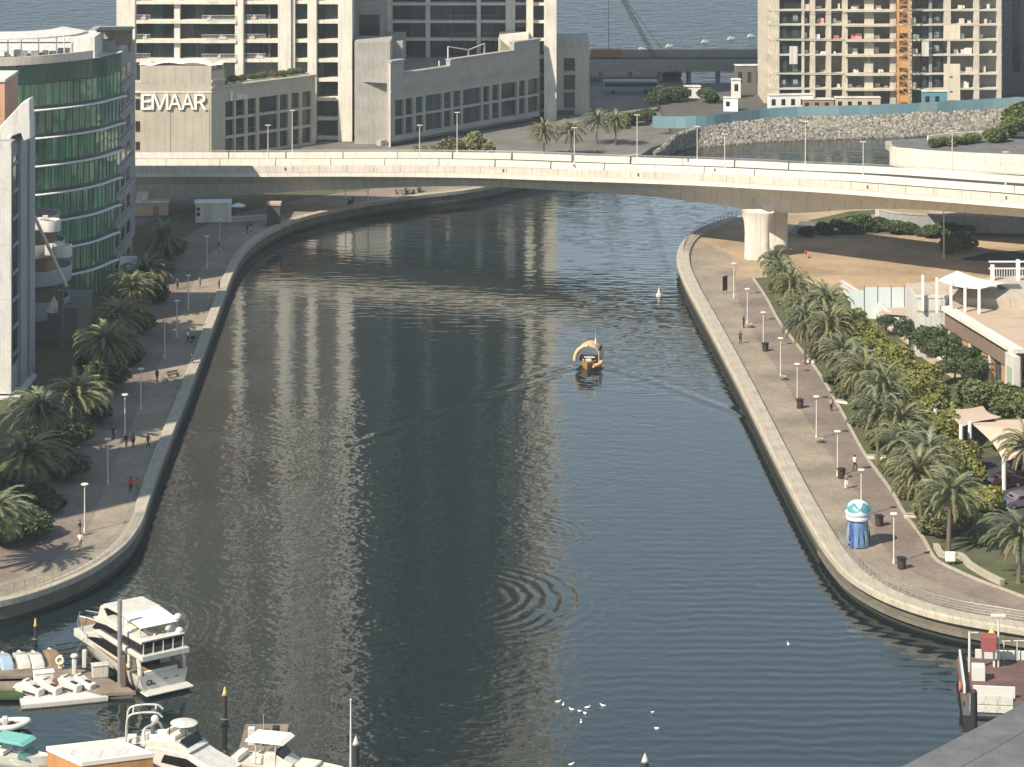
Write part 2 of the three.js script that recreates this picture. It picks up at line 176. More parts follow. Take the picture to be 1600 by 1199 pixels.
// ------------------------------------------------------------------ road bridge across the canal
const bridge = thing('road_bridge', 'long pale concrete road bridge arching across the canal on pillars', 'bridge');
const BRD = [[-260, 482], [0, 480], [212, 478], [400, 476], [540, 473], [740, 467], [860, 461], [1000, 451], [1100, 443], [1200, 434], [1300, 426], [1440, 416], [1600, 405], [1800, 391]];
const BRY = [[-260, 279], [0, 277], [212, 276.5], [400, 276.5], [540, 276], [740, 278], [860, 282], [1000, 286.5], [1100, 290.5], [1200, 296], [1300, 302], [1440, 313], [1600, 326], [1800, 345]];
const BR = BRD.map(([px, d], i) => [px, d, V(BRY[i][1], d)]);
const brC = new THREE.CatmullRomCurve3(BR.map(([px, d, y]) => new THREE.Vector3(X(px, d), y, -d)));
const brL = brC.getLength(), brAt = (s) => { const v = brC.getPointAt(Math.max(0, Math.min(1, s / brL))); return [v.x, v.z, v.y]; };
const brLine = (s0, s1, n) => Array.from({ length: n + 1 }, (_, i) => brAt(s0 + (s1 - s0) * i / n));
const pxS = (px) => { let best = 0, bd = 1e9; for (let i = 0; i <= 400; i++) { const v = brC.getPointAt(i / 400), p = 800 + F * v.x / -v.z, d = Math.abs(p - px); if (d < bd) { bd = d; best = i / 400 * brL; } } return best; };
const S0 = pxS(400), S1 = pxS(1600);
const wid = (s) => Math.max(0, (s - S0) / (S1 - S0));
const medO = (s) => -(7.3 + 0.5 * wid(s)), farO = (s) => -(15.4 + 2.4 * wid(s));
// the line runs to the right, so what lies behind it has a negative offset
{ const N = 60, main = brLine(0, brL, N), sAt = (t) => t * brL;
  const dep = (t) => { const p = 800 + F * brC.getPointAt(t).x / -brC.getPointAt(t).z; const tb = [[-300, 4.2], [250, 4.2], [350, 4.1], [450, 3.4], [550, 2.9], [700, 2.2], [800, 2.3], [900, 2.5], [1000, 2.9], [1100, 3.8], [1165, 4.5], [1230, 4.3], [1300, 3.2], [1400, 2.3], [1600, 2.1], [1900, 2.4]]; for (let i = 0; i + 1 < tb.length; i++) if (p <= tb[i + 1][0]) return tb[i][1] + (tb[i + 1][1] - tb[i][1]) * Math.max(0, (p - tb[i][0]) / (tb[i + 1][0] - tb[i][0])); return 2.5; };
  mesh('box_girder', sweep(main, (i, t) => { const f = farO(sAt(t)), d = dep(t); return [[-0.5, 0.12], [f + 0.5, 0.12], [f + 3.2, -d * 0.45], [f + 4.6, -d], [-4.6, -d], [-3.2, -d * 0.45]].reverse(); }), mat.bridge, bridge);
  mesh('deck', sweep(main, (i, t) => [[-0.3, 0.9], [farO(sAt(t)) + 0.3, 0.9], [farO(sAt(t)) + 0.3, 0.3], [-0.3, 0.3]].reverse()), mat.asphalt, bridge);
  mesh('edge_beam', sweep(main, [[0.12, 0], [0.12, 0.7], [-0.4, 0.7], [-0.4, 0]]), mat.bridge, bridge);
  mesh('parapet_base', sweep(main, [[-0.02, 0.68], [-0.02, 1.0], [-0.36, 1.0], [-0.36, 0.68]]), mat.bridge, bridge);
  mesh('edge_beam', sweep(main, (i, t) => { const f = farO(sAt(t)); return [[f + 0.4, 0], [f + 0.4, 0.7], [f - 0.12, 0.7], [f - 0.12, 0]]; }), mat.bridge, bridge);
  const seg = 4.9, n = Math.floor(brL / seg);
  for (let k = 0; k < n; k++) { const a = k * seg + 0.03, b = (k + 1) * seg - 0.03, l = brLine(a, b, 2);
    mesh('parapet_panel', sweep(l, [[0.05, 0.78], [0.03, 1.96], [-0.24, 1.96], [-0.34, 0.78]]), mat.bridgePink, bridge);
    if (k % 2 === 0) { const l2 = brLine(a, Math.min(brL, b + seg), 4), s = a;
      const mo = medO(s), fo = farO(s);
      mesh('median_barrier', sweep(l2, (i, t) => { const m = medO(s + t * seg * 2); return [[m + 0.32, 0.88], [m + 0.2, 2.0], [m - 0.2, 2.0], [m - 0.32, 0.88]]; }), mat.bridge, bridge);
      mesh('parapet_panel', sweep(l2, (i, t) => { const f = farO(s + t * seg * 2); return [[f + 0.34, 0.88], [f + 0.24, 2.0], [f - 0.05, 2.0], [f - 0.05, 0.72]]; }), mat.bridge, bridge); } }
  // handrail on the far parapet
  const rail = []; for (let k = 0; k <= 60; k++) { const s = k / 60 * brL, p = brAt(s), q = offs([brAt(Math.max(0, s - 0.5)), p, brAt(Math.min(brL, s + 0.5))], farO(s) + 0.1)[1]; rail.push([q[0], p[2] + 2.35, q[1]]); }
  const posts = []; for (let k = 0; k < 130; k++) { const f = k / 130 * 60, i = Math.floor(f), t = f - i, a = rail[i], b = rail[i + 1]; posts.push(cyl(a[0] + (b[0] - a[0]) * t, a[1] + (b[1] - a[1]) * t - 0.36, a[1] + (b[1] - a[1]) * t, a[2] + (b[2] - a[2]) * t, 0.03, 0.03, 5)); }
  mesh('handrail', mg([tube(rail, 0.045, 240, 5), tube(rail.map((p) => [p[0], p[1] - 0.17, p[2]]), 0.03, 240, 5), ...posts]), mat.rail, bridge);
  for (const [px, o] of [[447, 0], [373, 8], [677, 8], [785, 0], [898, 8], [1085, 17], [1125, 8], [1355, 0], [1572, 0], [995, 0]]) { const s = pxS(px), p = brAt(s); pc('drain_outlet', bridge, p[0] - 0.13, p[0] + 0.13, p[2] + 1.2, p[2] + 1.7, p[1] - (o ? (o > 10 ? 17.2 : 8.1) : -0.14), p[1] - (o ? (o > 10 ? 17.2 : 8.1) : -0.14) + 0.06, mat.darkGrey); } }
// pillars under the deck
const pillar = (cx, cz, w, d, top, base = GL - 0.3) => { const pr = [[0, 1.0], [0.1, 0.97], [0.55, 0.94], [0.78, 1.0], [0.93, 1.16], [1, 1.3]], N = 28, pos = [], idx = []; pr.forEach(([t, k]) => { for (let i = 0; i <= N; i++) { const a = i / N * Math.PI * 2, c = Math.cos(a), s = Math.sin(a), e = 0.55; pos.push(cx + Math.sign(c) * Math.pow(Math.abs(c), e) * w / 2 * k, base + (top - base) * t, cz + Math.sign(s) * Math.pow(Math.abs(s), e) * d / 2 * (1 + (k - 1) * 0.6)); } }); for (let j = 0; j + 1 < pr.length; j++) for (let i = 0; i < N; i++) { const a = j * (N + 1) + i, b = a + 1, c = a + N + 1, e = c + 1; idx.push(a, c, b, b, c, e); } const g = new THREE.BufferGeometry(); g.setAttribute('position', new THREE.Float32BufferAttribute(pos, 3)); g.setIndex(idx); g.computeVertexNormals(); return uvm(g); };
mesh('pillar', pillar(X(1183, 438), -438, 4.2, 3.4, 9.6), mat.bridge, bridge);
mesh('pillar', pillar(X(1212, 446), -446.5, 4.2, 3.4, 9.8), mat.bridge, bridge);
mesh('pillar', pillar(X(215, 484), -484, 4.2, 3.4, 5.6), mat.bridge, bridge);
mesh('pillar', pillar(X(215, 491), -491, 4.2, 3.4, 5.6), mat.bridge, bridge);
// approach ramp that joins behind the bridge, with its own retaining wall
{ const r = thing('approach_ramp', 'curved pale walled ramp with grey road joining the bridge from behind', 'ramp');
  const out = smooth([[X(1398, 458), -462], [X(1396, 452), -452], [X(1420, 446), -446], [X(1500, 441), -441], [X(1600, 437), -437], [X(1760, 431), -431]], 6);
  const wallTop = [V(229, 462), V(229, 452), V(232, 446), V(238, 441), V(242, 437), V(250, 431)]; const py = (i) => { const f = i / (out.length - 1) * 5, k = Math.min(4, Math.floor(f)); return wallTop[k] + (wallTop[k + 1] - wallTop[k]) * (f - k); };
  const o3 = out.map((p, i) => [p[0], p[1], py(i)]);
  mesh('retaining_wall', sweep(o3, [[0.25, -3.2], [0.25, 0], [-0.25, 0], [-0.25, -3.2]]), mat.bridge, r);
  mesh('road_surface', uvm(sheet([...offs(out, -0.3), [118, -470], [92, -474], [76, -473], [66, -468]], 16.6)), M(0.2, 0.2, 0.2, 0.9, { map: T_rough }), r);
  mesh('embankment', uvm(slab([...offs(out, -0.4), [118, -470], [92, -474], [76, -473], [65, -468]], 15.2, 16.5)), mat.concrete, r);
  const back = smooth([[X(1450, 466), -466], [X(1500, 470), -470], [X(1560, 472.5), -472.5], [X(1650, 473), -473]], 4);
  mesh('back_wall', sweep(back.map((p) => [...p, 16.6]), [[0.15, 0], [0.15, 1.15], [-0.15, 1.15], [-0.15, 0]]), mat.bridge, r); }
// lamp posts on the bridge
function lampPost(h, r, name, label, group, flat) { const t = thing(name, label, 'street lamp', [0, 0, 0], 0, group); mesh('pole', mg([cyl(0, 0, h, 0, r, r * 0.7, 8), cyl(0, 0, 0.5, 0, r * 1.7, r * 1.5, 8)]), mat.lampPost, t); mesh('lamp_head', flat ? mg([cyl(0, h, h + 0.12, 0, 0.2, 0.42, 14), cyl(0, h + 0.12, h + 0.2, 0, 0.42, 0.36, 14)]) : mg([rbx(-0.5, 0.5, h - 0.05, h + 0.1, -0.14, 0.14, 0.05)]), mat.lampPost, t); return t; }
{ let first = null; for (const [px, top, where] of [[404, 196, 8], [423, 173, 17], [638, 196, 8], [671, 176, 17], [863, 200, 8], [917, 180, 17], [1007, 198, 17], [1090, 210, 8], [1160, 190, 17], [1309, 222, 8], [1404, 205, 17], [1531, 238, 8]]) { const s = pxS(px), p = brAt(s), o = where === 8 ? medO(s) : farO(s), q = offs([brAt(s - 0.5), p, brAt(s + 0.5)], o)[1], d = -q[1], base = p[2] + (where === 8 ? 1.9 : 1.9), h = V(top, d) - base; const t = lampPost(h, 0.09, 'bridge_lamp', where === 8 ? 'slim pale lamp post standing on the median of the road bridge' : 'slim pale lamp post on the outer parapet of the road bridge', where === 8 ? 'lamp posts along the bridge median' : 'lamp posts along the outer bridge parapet'); t.position.set(q[0], base, q[1]); } }
// ------------------------------------------------------------------ towers and podiums beyond the bridge
function storeys(name, list, m, parent) { return mesh(name, mg(list), m, parent); }
const winMats = [mat.win, mat.win, mat.win2, mat.win3, mat.winTeal];
// ---- tower 1
{ const D = 566, t = thing('residential_tower', 'tall cream residential tower with balconies and white piers above lettered podium', 'tower');
  const x = (p) => X(p, D), y = (p) => V(p, D), z = -D, FH = 30.2 * D / F, TOP = 168;
  // slab levels: undersides of the bright bands
  const base = y(96.5);                                              // slab level above the podium garden
  const pier = (a, b, y0, out, m = mat.cream) => mesh('pier', uvm(bx(x(a), x(b), y0, TOP + 3, z - 2.5, z + out)), m, t);
  pier(183, 212, GL, 1.2); pier(368, 381, GL, 1.6); pier(435, 455, GL, 1.4); pier(481, 495, GL, 1.4); pier(529, 551, GL, 2.2);
  mesh('pier', uvm(bx(x(455), x(461), GL, TOP, z - 2.5, z + 0.9)), mat.cream, t);
  mesh('pier', uvm(bx(x(272), x(281), GL, TOP, z - 2, z + 0.25)), mat.cream, t);
  mesh('core', uvm(bx(x(180), x(550), GL, TOP + 5, z - 26, z - 2.6)), mat.greyWall, t);
  const bays = [[212, 368, 1.0], [381, 435, 0.9], [461, 481, 0.3], [495.5, 529, 0.9]];
  const yl = (k) => base + k * FH;
  for (let k = -4; k <= 4; k++) for (const [a, b, o] of bays) { if (k < 0 && b < 500) continue; const yy = yl(k);
    mesh('floor_slab', uvm(bx(x(a), x(b), yy, yy + 0.72, z - 2.5, z + o)), mat.cream, t); }
  for (let k = -4; k <= 3; k++) { const y0 = yl(k) + 0.72, y1 = yl(k + 1);
    const cols = k >= 0 ? [[213, 237], [237, 254], [254, 271.5], [281.5, 302], [302, 320], [320, 344], [344, 367.5], [381.5, 394], [394, 405], [405, 418], [422, 435], [461, 481], [498, 506], [506, 529]] : [[498, 506], [506, 529]];
    for (const [a, b] of cols) { const w = mesh('window', UNIT, pick(winMats), t); w.scale.set((b - a - 0.8) * D / F, y1 - y0, 0.1); w.position.set(x((a + b) / 2), (y0 + y1) / 2, z - 1.6 + rnd(0.03)); }
    if (k >= 0) { mesh('mullion', UNIT, mat.darkGrey, t).scale.set(0.4, y1 - y0, 0.6); t.children[t.children.length - 1].position.set(x(420), (y0 + y1) / 2, z - 1.2);
      for (const [a, b, o] of [[212, 236, 1.0], [316, 370, 1.9], [381, 416, 0.95]]) { const bal = part('balcony', t);
        if (o > 1.5) mesh('balcony_slab', bx(x(a), x(b), y0 - 0.66, y0 - 0.04, z + 1.0, z + o), mat.cream, bal);
        const r = []; for (let p = a + 1; p < b; p += 2.4) r.push(bx(x(p) - 0.02, x(p) + 0.02, y0, y0 + 1.05, z + o - 0.12, z + o - 0.08)); r.push(bx(x(a + 0.5), x(b - 0.5), y0 + 1.05, y0 + 1.13, z + o - 0.14, z + o - 0.06), bx(x(a + 0.5), x(b - 0.5), y0 + 0.5, y0 + 0.54, z + o - 0.12, z + o - 0.08));
        mesh('railing', mg(r), mat.white, bal);
        if (rnd() < 0.75) { const px = rnd(a + 6, b - 10); mesh('furniture', mg([rbx(x(px), x(px + rnd(5, 12)), y0 + 0.01, y0 + 0.7, z + o - 0.9, z + o - 0.4, 0.08), rbx(x(px + 3), x(px + 5), y0 + 0.01, y0 + 0.95, z + o - 1.2, z + o - 0.95, 0.08)]), mat.cream, bal); } } } }
  // storeys above, seen mirrored in the canal
  const sl = [], gl = []; for (let k = 5; yl(k) < TOP; k++) for (const [a, b, o] of bays) { sl.push(bx(x(a), x(b), yl(k), yl(k) + 0.9, z - 2.5, z + o)); }
  for (const [a, b] of bays) gl.push(bx(x(a), x(b), yl(4) + 0.72, TOP, z - 2.55, z - 1.6));
  mesh('upper_slabs', uvm(mg(sl)), mat.cream, t); mesh('upper_glazing', mg(gl), mat.win, t);
  mesh('crown', uvm(bx(x(183), x(551), TOP, TOP + 4, z - 24, z)), mat.cream, t); }
// ---- podium 1 with the lettered wall
{ const D = 540, x = (p, d = D) => X(p, d), y = (p, d = D) => V(p, d), beige = M(0.5, 0.455, 0.37, 0.85, { map: T_soft }), t = thing('podium_building', 'low beige podium with large white lettering, roof garden and shaded window grid', 'building');
  const yb = GL, z = -D, top = y(128), x0 = x(205), x1 = x(330);
  mesh('wall', uvm(bx(x(219), x1, yb, y(103.5), z - 3, z)), beige, t);
  mesh('wall', uvm(bx(x0, x(219.3), yb, y(129), z - 4, z - 0.5)), beige, t);
  mesh('string_course', uvm(bx(x(208), x1 + 0.1, y(145), y(143.2), z - 1, z + 0.12)), mat.cream, t);
  mesh('wall_panel', uvm(bx(x(220), x(266), yb, y(171), z, z + 0.1)), beige, t); mesh('wall_panel', uvm(bx(x(272), x(327), yb, y(169), z, z + 0.1)), beige, t);
  for (const [a, b] of [[155, 172], [190, 206], [222, 236]]) pc('window', t, x(211), x(218), y(b), y(a), z - 0.6, z - 0.4, mat.win);
  // set-back stair block and pergola on the roof
  mesh('roof_block', uvm(bx(x(276), x1 + 0.02, y(129), y(108), z - 9, z - 0.02)), beige, t);
  const perg = part('pergola', t); for (const p of [217, 265.5, 281, 346]) mesh('post', cyl(x(p), y(129), y(100), z - 2.5, 0.14), mat.white, perg); mesh('canopy', (() => { const g = new THREE.PlaneGeometry(x(347) - x(216), 5, 14, 4); const pp = g.attributes.position; g.rotateX(-Math.PI / 2); for (let i = 0; i < pp.count; i++) { const u = pp.getX(i) / (x(347) - x(216)); pp.setY(i, 0.5 * Math.abs(Math.sin(u * 9)) - 1.2 * Math.abs(u) + 0.3); } g.computeVertexNormals(); g.translate(x(281), y(103), z - 3); return g; })(), M(0.75, 0.72, 0.66, 0.8, { side: THREE.DoubleSide }), perg);
  // receding facade
  const p0 = [x1, z], p1 = [x(492, 560), -560], L = Math.hypot(p1[0] - p0[0], p1[1] - p0[1]), th = Math.atan2(-(p1[1] - p0[1]), p1[0] - p0[0]);
  const fac = part('facade', t); fac.position.set(p0[0], 0, p0[1]); fac.rotation.y = th;
  const uOf = (px) => { const k = (px - 800) / F; const dx = p1[0] - p0[0], dz = p1[1] - p0[1]; return (-k * p0[1] - p0[0]) / (dx + k * dz) * L; };
  const yTop = V(137, 542), rows = [V(160, 548), V(188, 546), V(219, 544)].map((v) => v), RH = 3.75;
  const y1 = V(157.5, 544), wallG = [];
  wallG.push(bx(0, L, y1, yTop, -1, 0), bx(0, uOf(352), yb, y1, -1, 0), bx(uOf(486), L, yb, y1, -1, 0));
  const cols = [[341.5, 343.5], [352, 365.5], [368.5, 382.5], [387, 400], [405, 434], [437, 450], [455.5, 467.5], [472, 486]];
  const rowsY = []; for (let r = 0; r < 4; r++) rowsY.push([y1 - (r + 1) * RH + 0.55, y1 - r * RH]);
  for (const [a, b] of rowsY) wallG.push(bx(uOf(352), uOf(486), a - 0.55, a, -0.85, 0));
  for (let c = 1; c + 1 < cols.length; c++) wallG.push(bx(uOf(cols[c][1]), uOf(cols[c + 1][0]), yb, y1, -0.86, 0.012));
  mesh('facade_wall', uvm(mg(wallG)), beige, fac);
  mesh('cornice', uvm(mg([bx(-0.1, L + 0.1, yTop, yTop + 0.4, -1.2, 0.35), bx(0, uOf(352), V(128, 541), V(124, 541), -2, 0.3)])), beige, fac);
  mesh('corner_block', uvm(bx(0, uOf(351), yTop + 0.4, V(110, 541), -6, -0.02)), beige, fac);
  for (const [a, b] of rowsY) for (let c = 1; c < cols.length; c++) { const [pa, pb] = cols[c], n = pb - pa > 20 ? 2 : 1; for (let k = 0; k < n; k++) { const ua = uOf(pa + (pb - pa) * k / n), ub = uOf(pa + (pb - pa) * (k + 1) / n); const w = pc('window', fac, ua + 0.02, ub - 0.02, a, b, -0.75, -0.65, pick(winMats)); if (c === 2 || c === 3 || c === 6) { const r = mesh('balcony_rail', UNIT, mat.greyWall, fac); r.scale.set(ub - ua, 0.06, 0.06); r.position.set((ua + ub) / 2, a + 1.0, -0.3); } } }
  [[360, 362.5, 15], [371, 373, 9], [375, 377, 9], [379.5, 381.5, 8], [384, 385.3, 8]].forEach(([a, b, h]) => pc('sign_letter', fac, uOf(a), uOf(b), V(156, 545), V(156 - h, 545), 0.0, 0.12, mat.plainWhite));
  mesh('roof', uvm(slab([[x0, z - 2], [p0[0], z - 2], [p1[0] - 1, p1[1] - 0.5], [p1[0] - 1, -562], [x0, -562]], yTop - 1.2, yTop - 0.6)), mat.greyWall, t);
  mesh('planter', uvm(bx(uOf(352), L - 0.5, yTop + 0.02, yTop + 0.7, -2.6, -1.3)), mat.cream, fac);
  mesh('end_wall', uvm(bx(p1[0] - 0.5, p1[0], yb, yTop, -562, p1[1])), mat.cream, t);
  globalThis.podium1 = { fac, L, yTop, x, y, z }; }
// lettering on the podium wall
{ const font = await new FontLoader().loadAsync('fonts/droid/droid_sans_regular.typeface.json'); const D = 540, p = podium1;
  const owner = scene.children.find((o) => o.name === 'podium_building'); const y0 = V(171, D), hgt = 24.5 * D / F; const spans = [[221, 236], [237, 263], [263, 283.5], [283.5, 303], [304, 323]];
  [...'EMAAR'].forEach((ch, i) => { const g = new TextGeometry(ch, { font, size: 1, depth: 0.35, curveSegments: 6 }); g.computeBoundingBox(); const b = g.boundingBox, w = (spans[i][1] - spans[i][0]) * D / F; g.translate(-b.min.x, -b.min.y, 0); g.scale(w / (b.max.x - b.min.x), hgt / (b.max.y - b.min.y), 1); g.translate(X(spans[i][0], D), y0, -D + 0.13); mesh('sign_letter', g, M(0.85, 0.82, 0.72, 0.5), owner); }); }
// ---- tower 2 and its podium
{ const D = 600, t = thing('residential_tower', 'shaded residential tower with dark balcony storeys and sunlit corner piers behind sloping podium', 'tower');
  const x = (p) => X(p, D), y = (p) => V(p, D), z = -D, FH = 27.6 * D / F, TOP = 160, base = y(63);
  const yl = (k) => base + k * FH;
  const pier = (a, b, o, m = mat.cream, y0 = GL, zz = 0) => mesh('pier', uvm(bx(x(a), x(b), y0, TOP, z - 3, z + o + zz)), m, t);
  pier(665, 672, 0.3, mat.cream); pier(745, 751, 1.6); pier(790, 805, 0.9); pier(822, 833, 2.4); pier(850, 869, 4.5); pier(598, 613, 0.4);
  mesh('core', uvm(bx(x(598), x(869), GL, TOP + 4, z - 24, z - 3.2)), mat.greyWall, t);
  const bays = [[613, 745, 0.9], [751, 790, 0.7], [805, 822, 0.4], [833, 850, 1.2]];
  for (let k = -4; k <= 3; k++) for (const [a, b, o] of bays) { if (k < 0 && b < 849) continue; mesh('floor_slab', uvm(bx(x(a), x(b), yl(k), yl(k) + 0.6, z - 3, z + o)), mat.cream, t); }
  for (let k = -4; k <= 2; k++) { const y0 = yl(k) + 0.6, y1 = yl(k + 1), cols = k >= 0 || k === -1 ? [[613, 639], [639, 664.5], [672.5, 690], [690, 708], [708, 727], [727, 744.5], [752, 771], [771, 790], [805, 822], [833, 850]] : [[833, 850]];
    for (const [a, b] of cols) { const w = mesh('window', UNIT, pick(winMats), t); w.scale.set((b - a - 0.8) * D / F, y1 - y0, 0.1); w.position.set(x((a + b) / 2), (y0 + y1) / 2, z - 1.9 + rnd(0.03)); }
    if (k >= 0) for (const [a, b, o] of [[702, 744, 0.9], [751, 778, 0.7]]) { const r = []; for (let p = a + 1; p < b; p += 2.4) r.push(bx(x(p) - 0.02, x(p) + 0.02, y0, y0 + 1.05, z + o - 0.12, z + o - 0.08)); r.push(bx(x(a + 0.5), x(b - 0.5), y0 + 1.05, y0 + 1.13, z + o - 0.14, z + o - 0.06)); mesh('railing', mg(r), mat.greyWall, t); } }
  const sl = [], gl = []; for (let k = 4; yl(k) < TOP; k++) for (const [a, b, o] of bays) sl.push(bx(x(a), x(b), yl(k), yl(k) + 0.8, z - 3, z + o)); for (const [a, b] of bays) gl.push(bx(x(a), x(b), yl(3) + 0.6, TOP, z - 3.1, z - 1.9));
  mesh('upper_slabs', uvm(mg(sl)), mat.cream, t); mesh('upper_glazing', mg(gl), mat.win, t);
  mesh('crown', uvm(bx(x(598), x(869), TOP, TOP + 4, z - 22, z)), mat.cream, t); }
{ const D = 556, t = thing('podium_building', 'long shaded grey podium with sloping roofline, two window rows and roof terrace', 'building'), x = (p, d = D) => X(p, d), y = (p, d = D) => V(p, d), yb = GL, pod = M(0.42, 0.405, 0.37, 0.85, { map: T_conc });
  // side wall that faces the bridge
  mesh('side_wall', uvm(bx(x(552), x(608), yb, y(66, 560), -572, -560)), pod, t);
  mesh('side_wall', uvm(bx(x(562, 571), x(629, 571), y(104, 571), y(65, 571), -590, -571)), pod, t);
  mesh('side_wall', uvm(bx(x(551, 580), x(598, 580), yb, 158, -600, -580)), pod, t);
  pc('window', t, x(561, 580), x(593, 580), y(64, 580), y(23, 580), -580.1, -579.9, mat.win);
  mesh('corner_pier', uvm(bx(x(607.5), x(610), yb, y(100), -560, -D)), mat.cream, t);
  const p0 = [x(610), -D], p1 = [x(843, 594), -594], L = Math.hypot(p1[0] - p0[0], p1[1] - p0[1]), th = Math.atan2(-(p1[1] - p0[1]), p1[0] - p0[0]);
  const fac = part('facade', t); fac.position.set(p0[0], 0, p0[1]); fac.rotation.y = th;
  const dx = p1[0] - p0[0], dz = p1[1] - p0[1], uOf = (px) => { const k = (px - 800) / F; return (-k * p0[1] - p0[0]) / (dx + k * dz) * L; }, dAt = (px) => -(p0[1] + dz * uOf(px) / L);
  const yf = (px, py) => V(py, dAt(px));
  const r0 = yf(617, 157), RH = yf(617, 157) - yf(617, 186.5), yTop = yf(640, 116);
  const wl = [bx(0, L, r0, yTop, -1, 0), bx(0, uOf(617), r0 - 2 * RH - 0.6, r0, -1, 0), bx(uOf(842), L, r0 - 2 * RH - 0.6, r0, -1, 0)];
  const cols = [[617.5, 630.5], [633.5, 645], [649.5, 661], [665, 690.5], [693.5, 705], [708.5, 720], [723.5, 752], [755, 765], [769, 780], [783.5, 807.5], [811, 821], [825, 842]];
  for (let r = 0; r < 2; r++) wl.push(bx(uOf(617), uOf(842), r0 - (r + 1) * RH - 0.6 * (r ? 1 : 0), r0 - (r + 1) * RH + 0.5, -0.85, 0));
  for (let c = 0; c + 1 < cols.length; c++) wl.push(bx(uOf(cols[c][1]), uOf(cols[c + 1][0]), r0 - 2 * RH, r0, -0.86, 0.012));
  mesh('facade_wall', uvm(mg(wl)), pod, fac);
  mesh('recessed_base', uvm(bx(0, L, yb, r0 - 2 * RH - 0.6, -4, -2.6)), pod, fac);
  mesh('string_course', uvm(bx(0, L, yTop - 3.2, yTop - 2.9, 0.0, 0.15)), pod, fac);
  // stepped parapet
  const steps = [[610, 631, 99], [631, 703, 112], [703, 803, 102], [803, 843, 90]];
  const cornice = steps.map(([a, b]) => 0); steps.forEach(([a, b], i) => { const h = [3.0, 0.2, 1.6, 3.4][i]; mesh('parapet', uvm(bx(uOf(a), uOf(b), yTop, yTop + h, -0.8 - (i === 1 ? 0 : 0.3), 0.02)), pod, fac); mesh('cornice', uvm(bx(uOf(a) - 0.1, uOf(b) + 0.1, yTop + h, yTop + h + 0.35, -1.2, 0.35)), pod, fac); });
  for (let r = 0; r < 2; r++) for (let c = 0; c < cols.length; c++) { const [pa, pb] = cols[c], n = pb - pa > 20 ? 2 : 1; for (let k = 0; k < n; k++) { const ua = uOf(pa + (pb - pa) * k / n), ub = uOf(pa + (pb - pa) * (k + 1) / n), ya = r0 - (r + 1) * RH + 0.5, yb2 = r0 - r * RH; pc('window', fac, ua + 0.02, ub - 0.02, ya, yb2, -0.75, -0.65, pick(winMats)); if ([1, 2, 4, 5, 7, 8, 10].includes(c)) { const q = mesh('balcony_rail', UNIT, mat.greyWall, fac); q.scale.set(ub - ua, 0.06, 0.06); q.position.set((ua + ub) / 2, ya + 1.0, -0.3); } } }
  mesh('roof', uvm(slab([[p0[0], p0[1] - 1], [p1[0], p1[1] - 1], [p1[0], -598], [p0[0] - 6, -598], [p0[0] - 6, -560]], yTop - 1.5, yTop - 1)), mat.greyWall, t);
  mesh('roof_block', uvm(bx(x(780, 592), x(826, 592), yTop, y(54, 592), -598, -592)), mat.cream, t);
  // roof terrace frames
  const fr = part('terrace_frame', t), zz = (px) => -dAt(px) - 2.5, hT = yTop + 8.4; const pts = [[686, 95, 106], [700, 73, 104], [732, 78, 96], [757, 68, 93], [780, 58, 88]];
  for (const [px, a, b] of pts) { const d = dAt(px) + 3; mesh('post', cyl(x(px, d), yTop - 1, V(a, d), -d, 0.16), mat.white, fr); }
  for (let i = 1; i < 3; i++) { const [pa, a] = pts[i], [pb, b] = pts[i + 1], da = dAt(pa) + 3, db = dAt(pb) + 3; mesh('beam', rodG([x(pa, da), V(a, da), -da], [x(pb, db), V(b, db), -db], 0.12), mat.white, fr); }
  const d7 = dAt(775) + 4; mesh('sun_sail', (() => { const g = new THREE.BufferGeometry(); g.setAttribute('position', new THREE.Float32BufferAttribute([x(782, d7), V(62, d7), -d7, x(805, d7), V(83, d7), -d7 - 2, x(782, d7), V(86, d7), -d7 + 1.5], 3)); g.computeVertexNormals(); return clean(g); })(), M(0.45, 0.42, 0.2, 0.8, { side: THREE.DoubleSide }), fr);
  globalThis.podium2 = { p0, p1, yTop, dAt }; }
// ---- small grey annex to the right of tower 2
{ const D = 604, t = thing('annex_building', 'plain grey annex with three stacked windows beside tower corner pier', 'building'), x = (p) => X(p, D), y = (p) => V(p, D);
  mesh('wall', uvm(bx(x(869.5), x(921), GL, y(69), -622, -D)), mat.taupe, t); mesh('parapet', uvm(bx(x(869.5), x(921.3), y(69), y(66), -622, -D + 0.15)), mat.taupe, t);
  for (const [a, b] of [[91, 110], [117, 140], [144, 168]]) { pc('window', t, x(881), x(898.5), y(b), y(a), -D - 0.1, -D + 0.06, mat.win2); pc('window_sill', t, x(880), x(899.5), y(b + 1.5), y(b), -D, -D + 0.2, mat.greyWall); }
  pc('recess_shade_panel', t, x(870), x(898), GL, y(172), -D - 0.1, -D + 0.05, mat.win3); }  // flat panel on the wall; shade of a recess is put into its colour
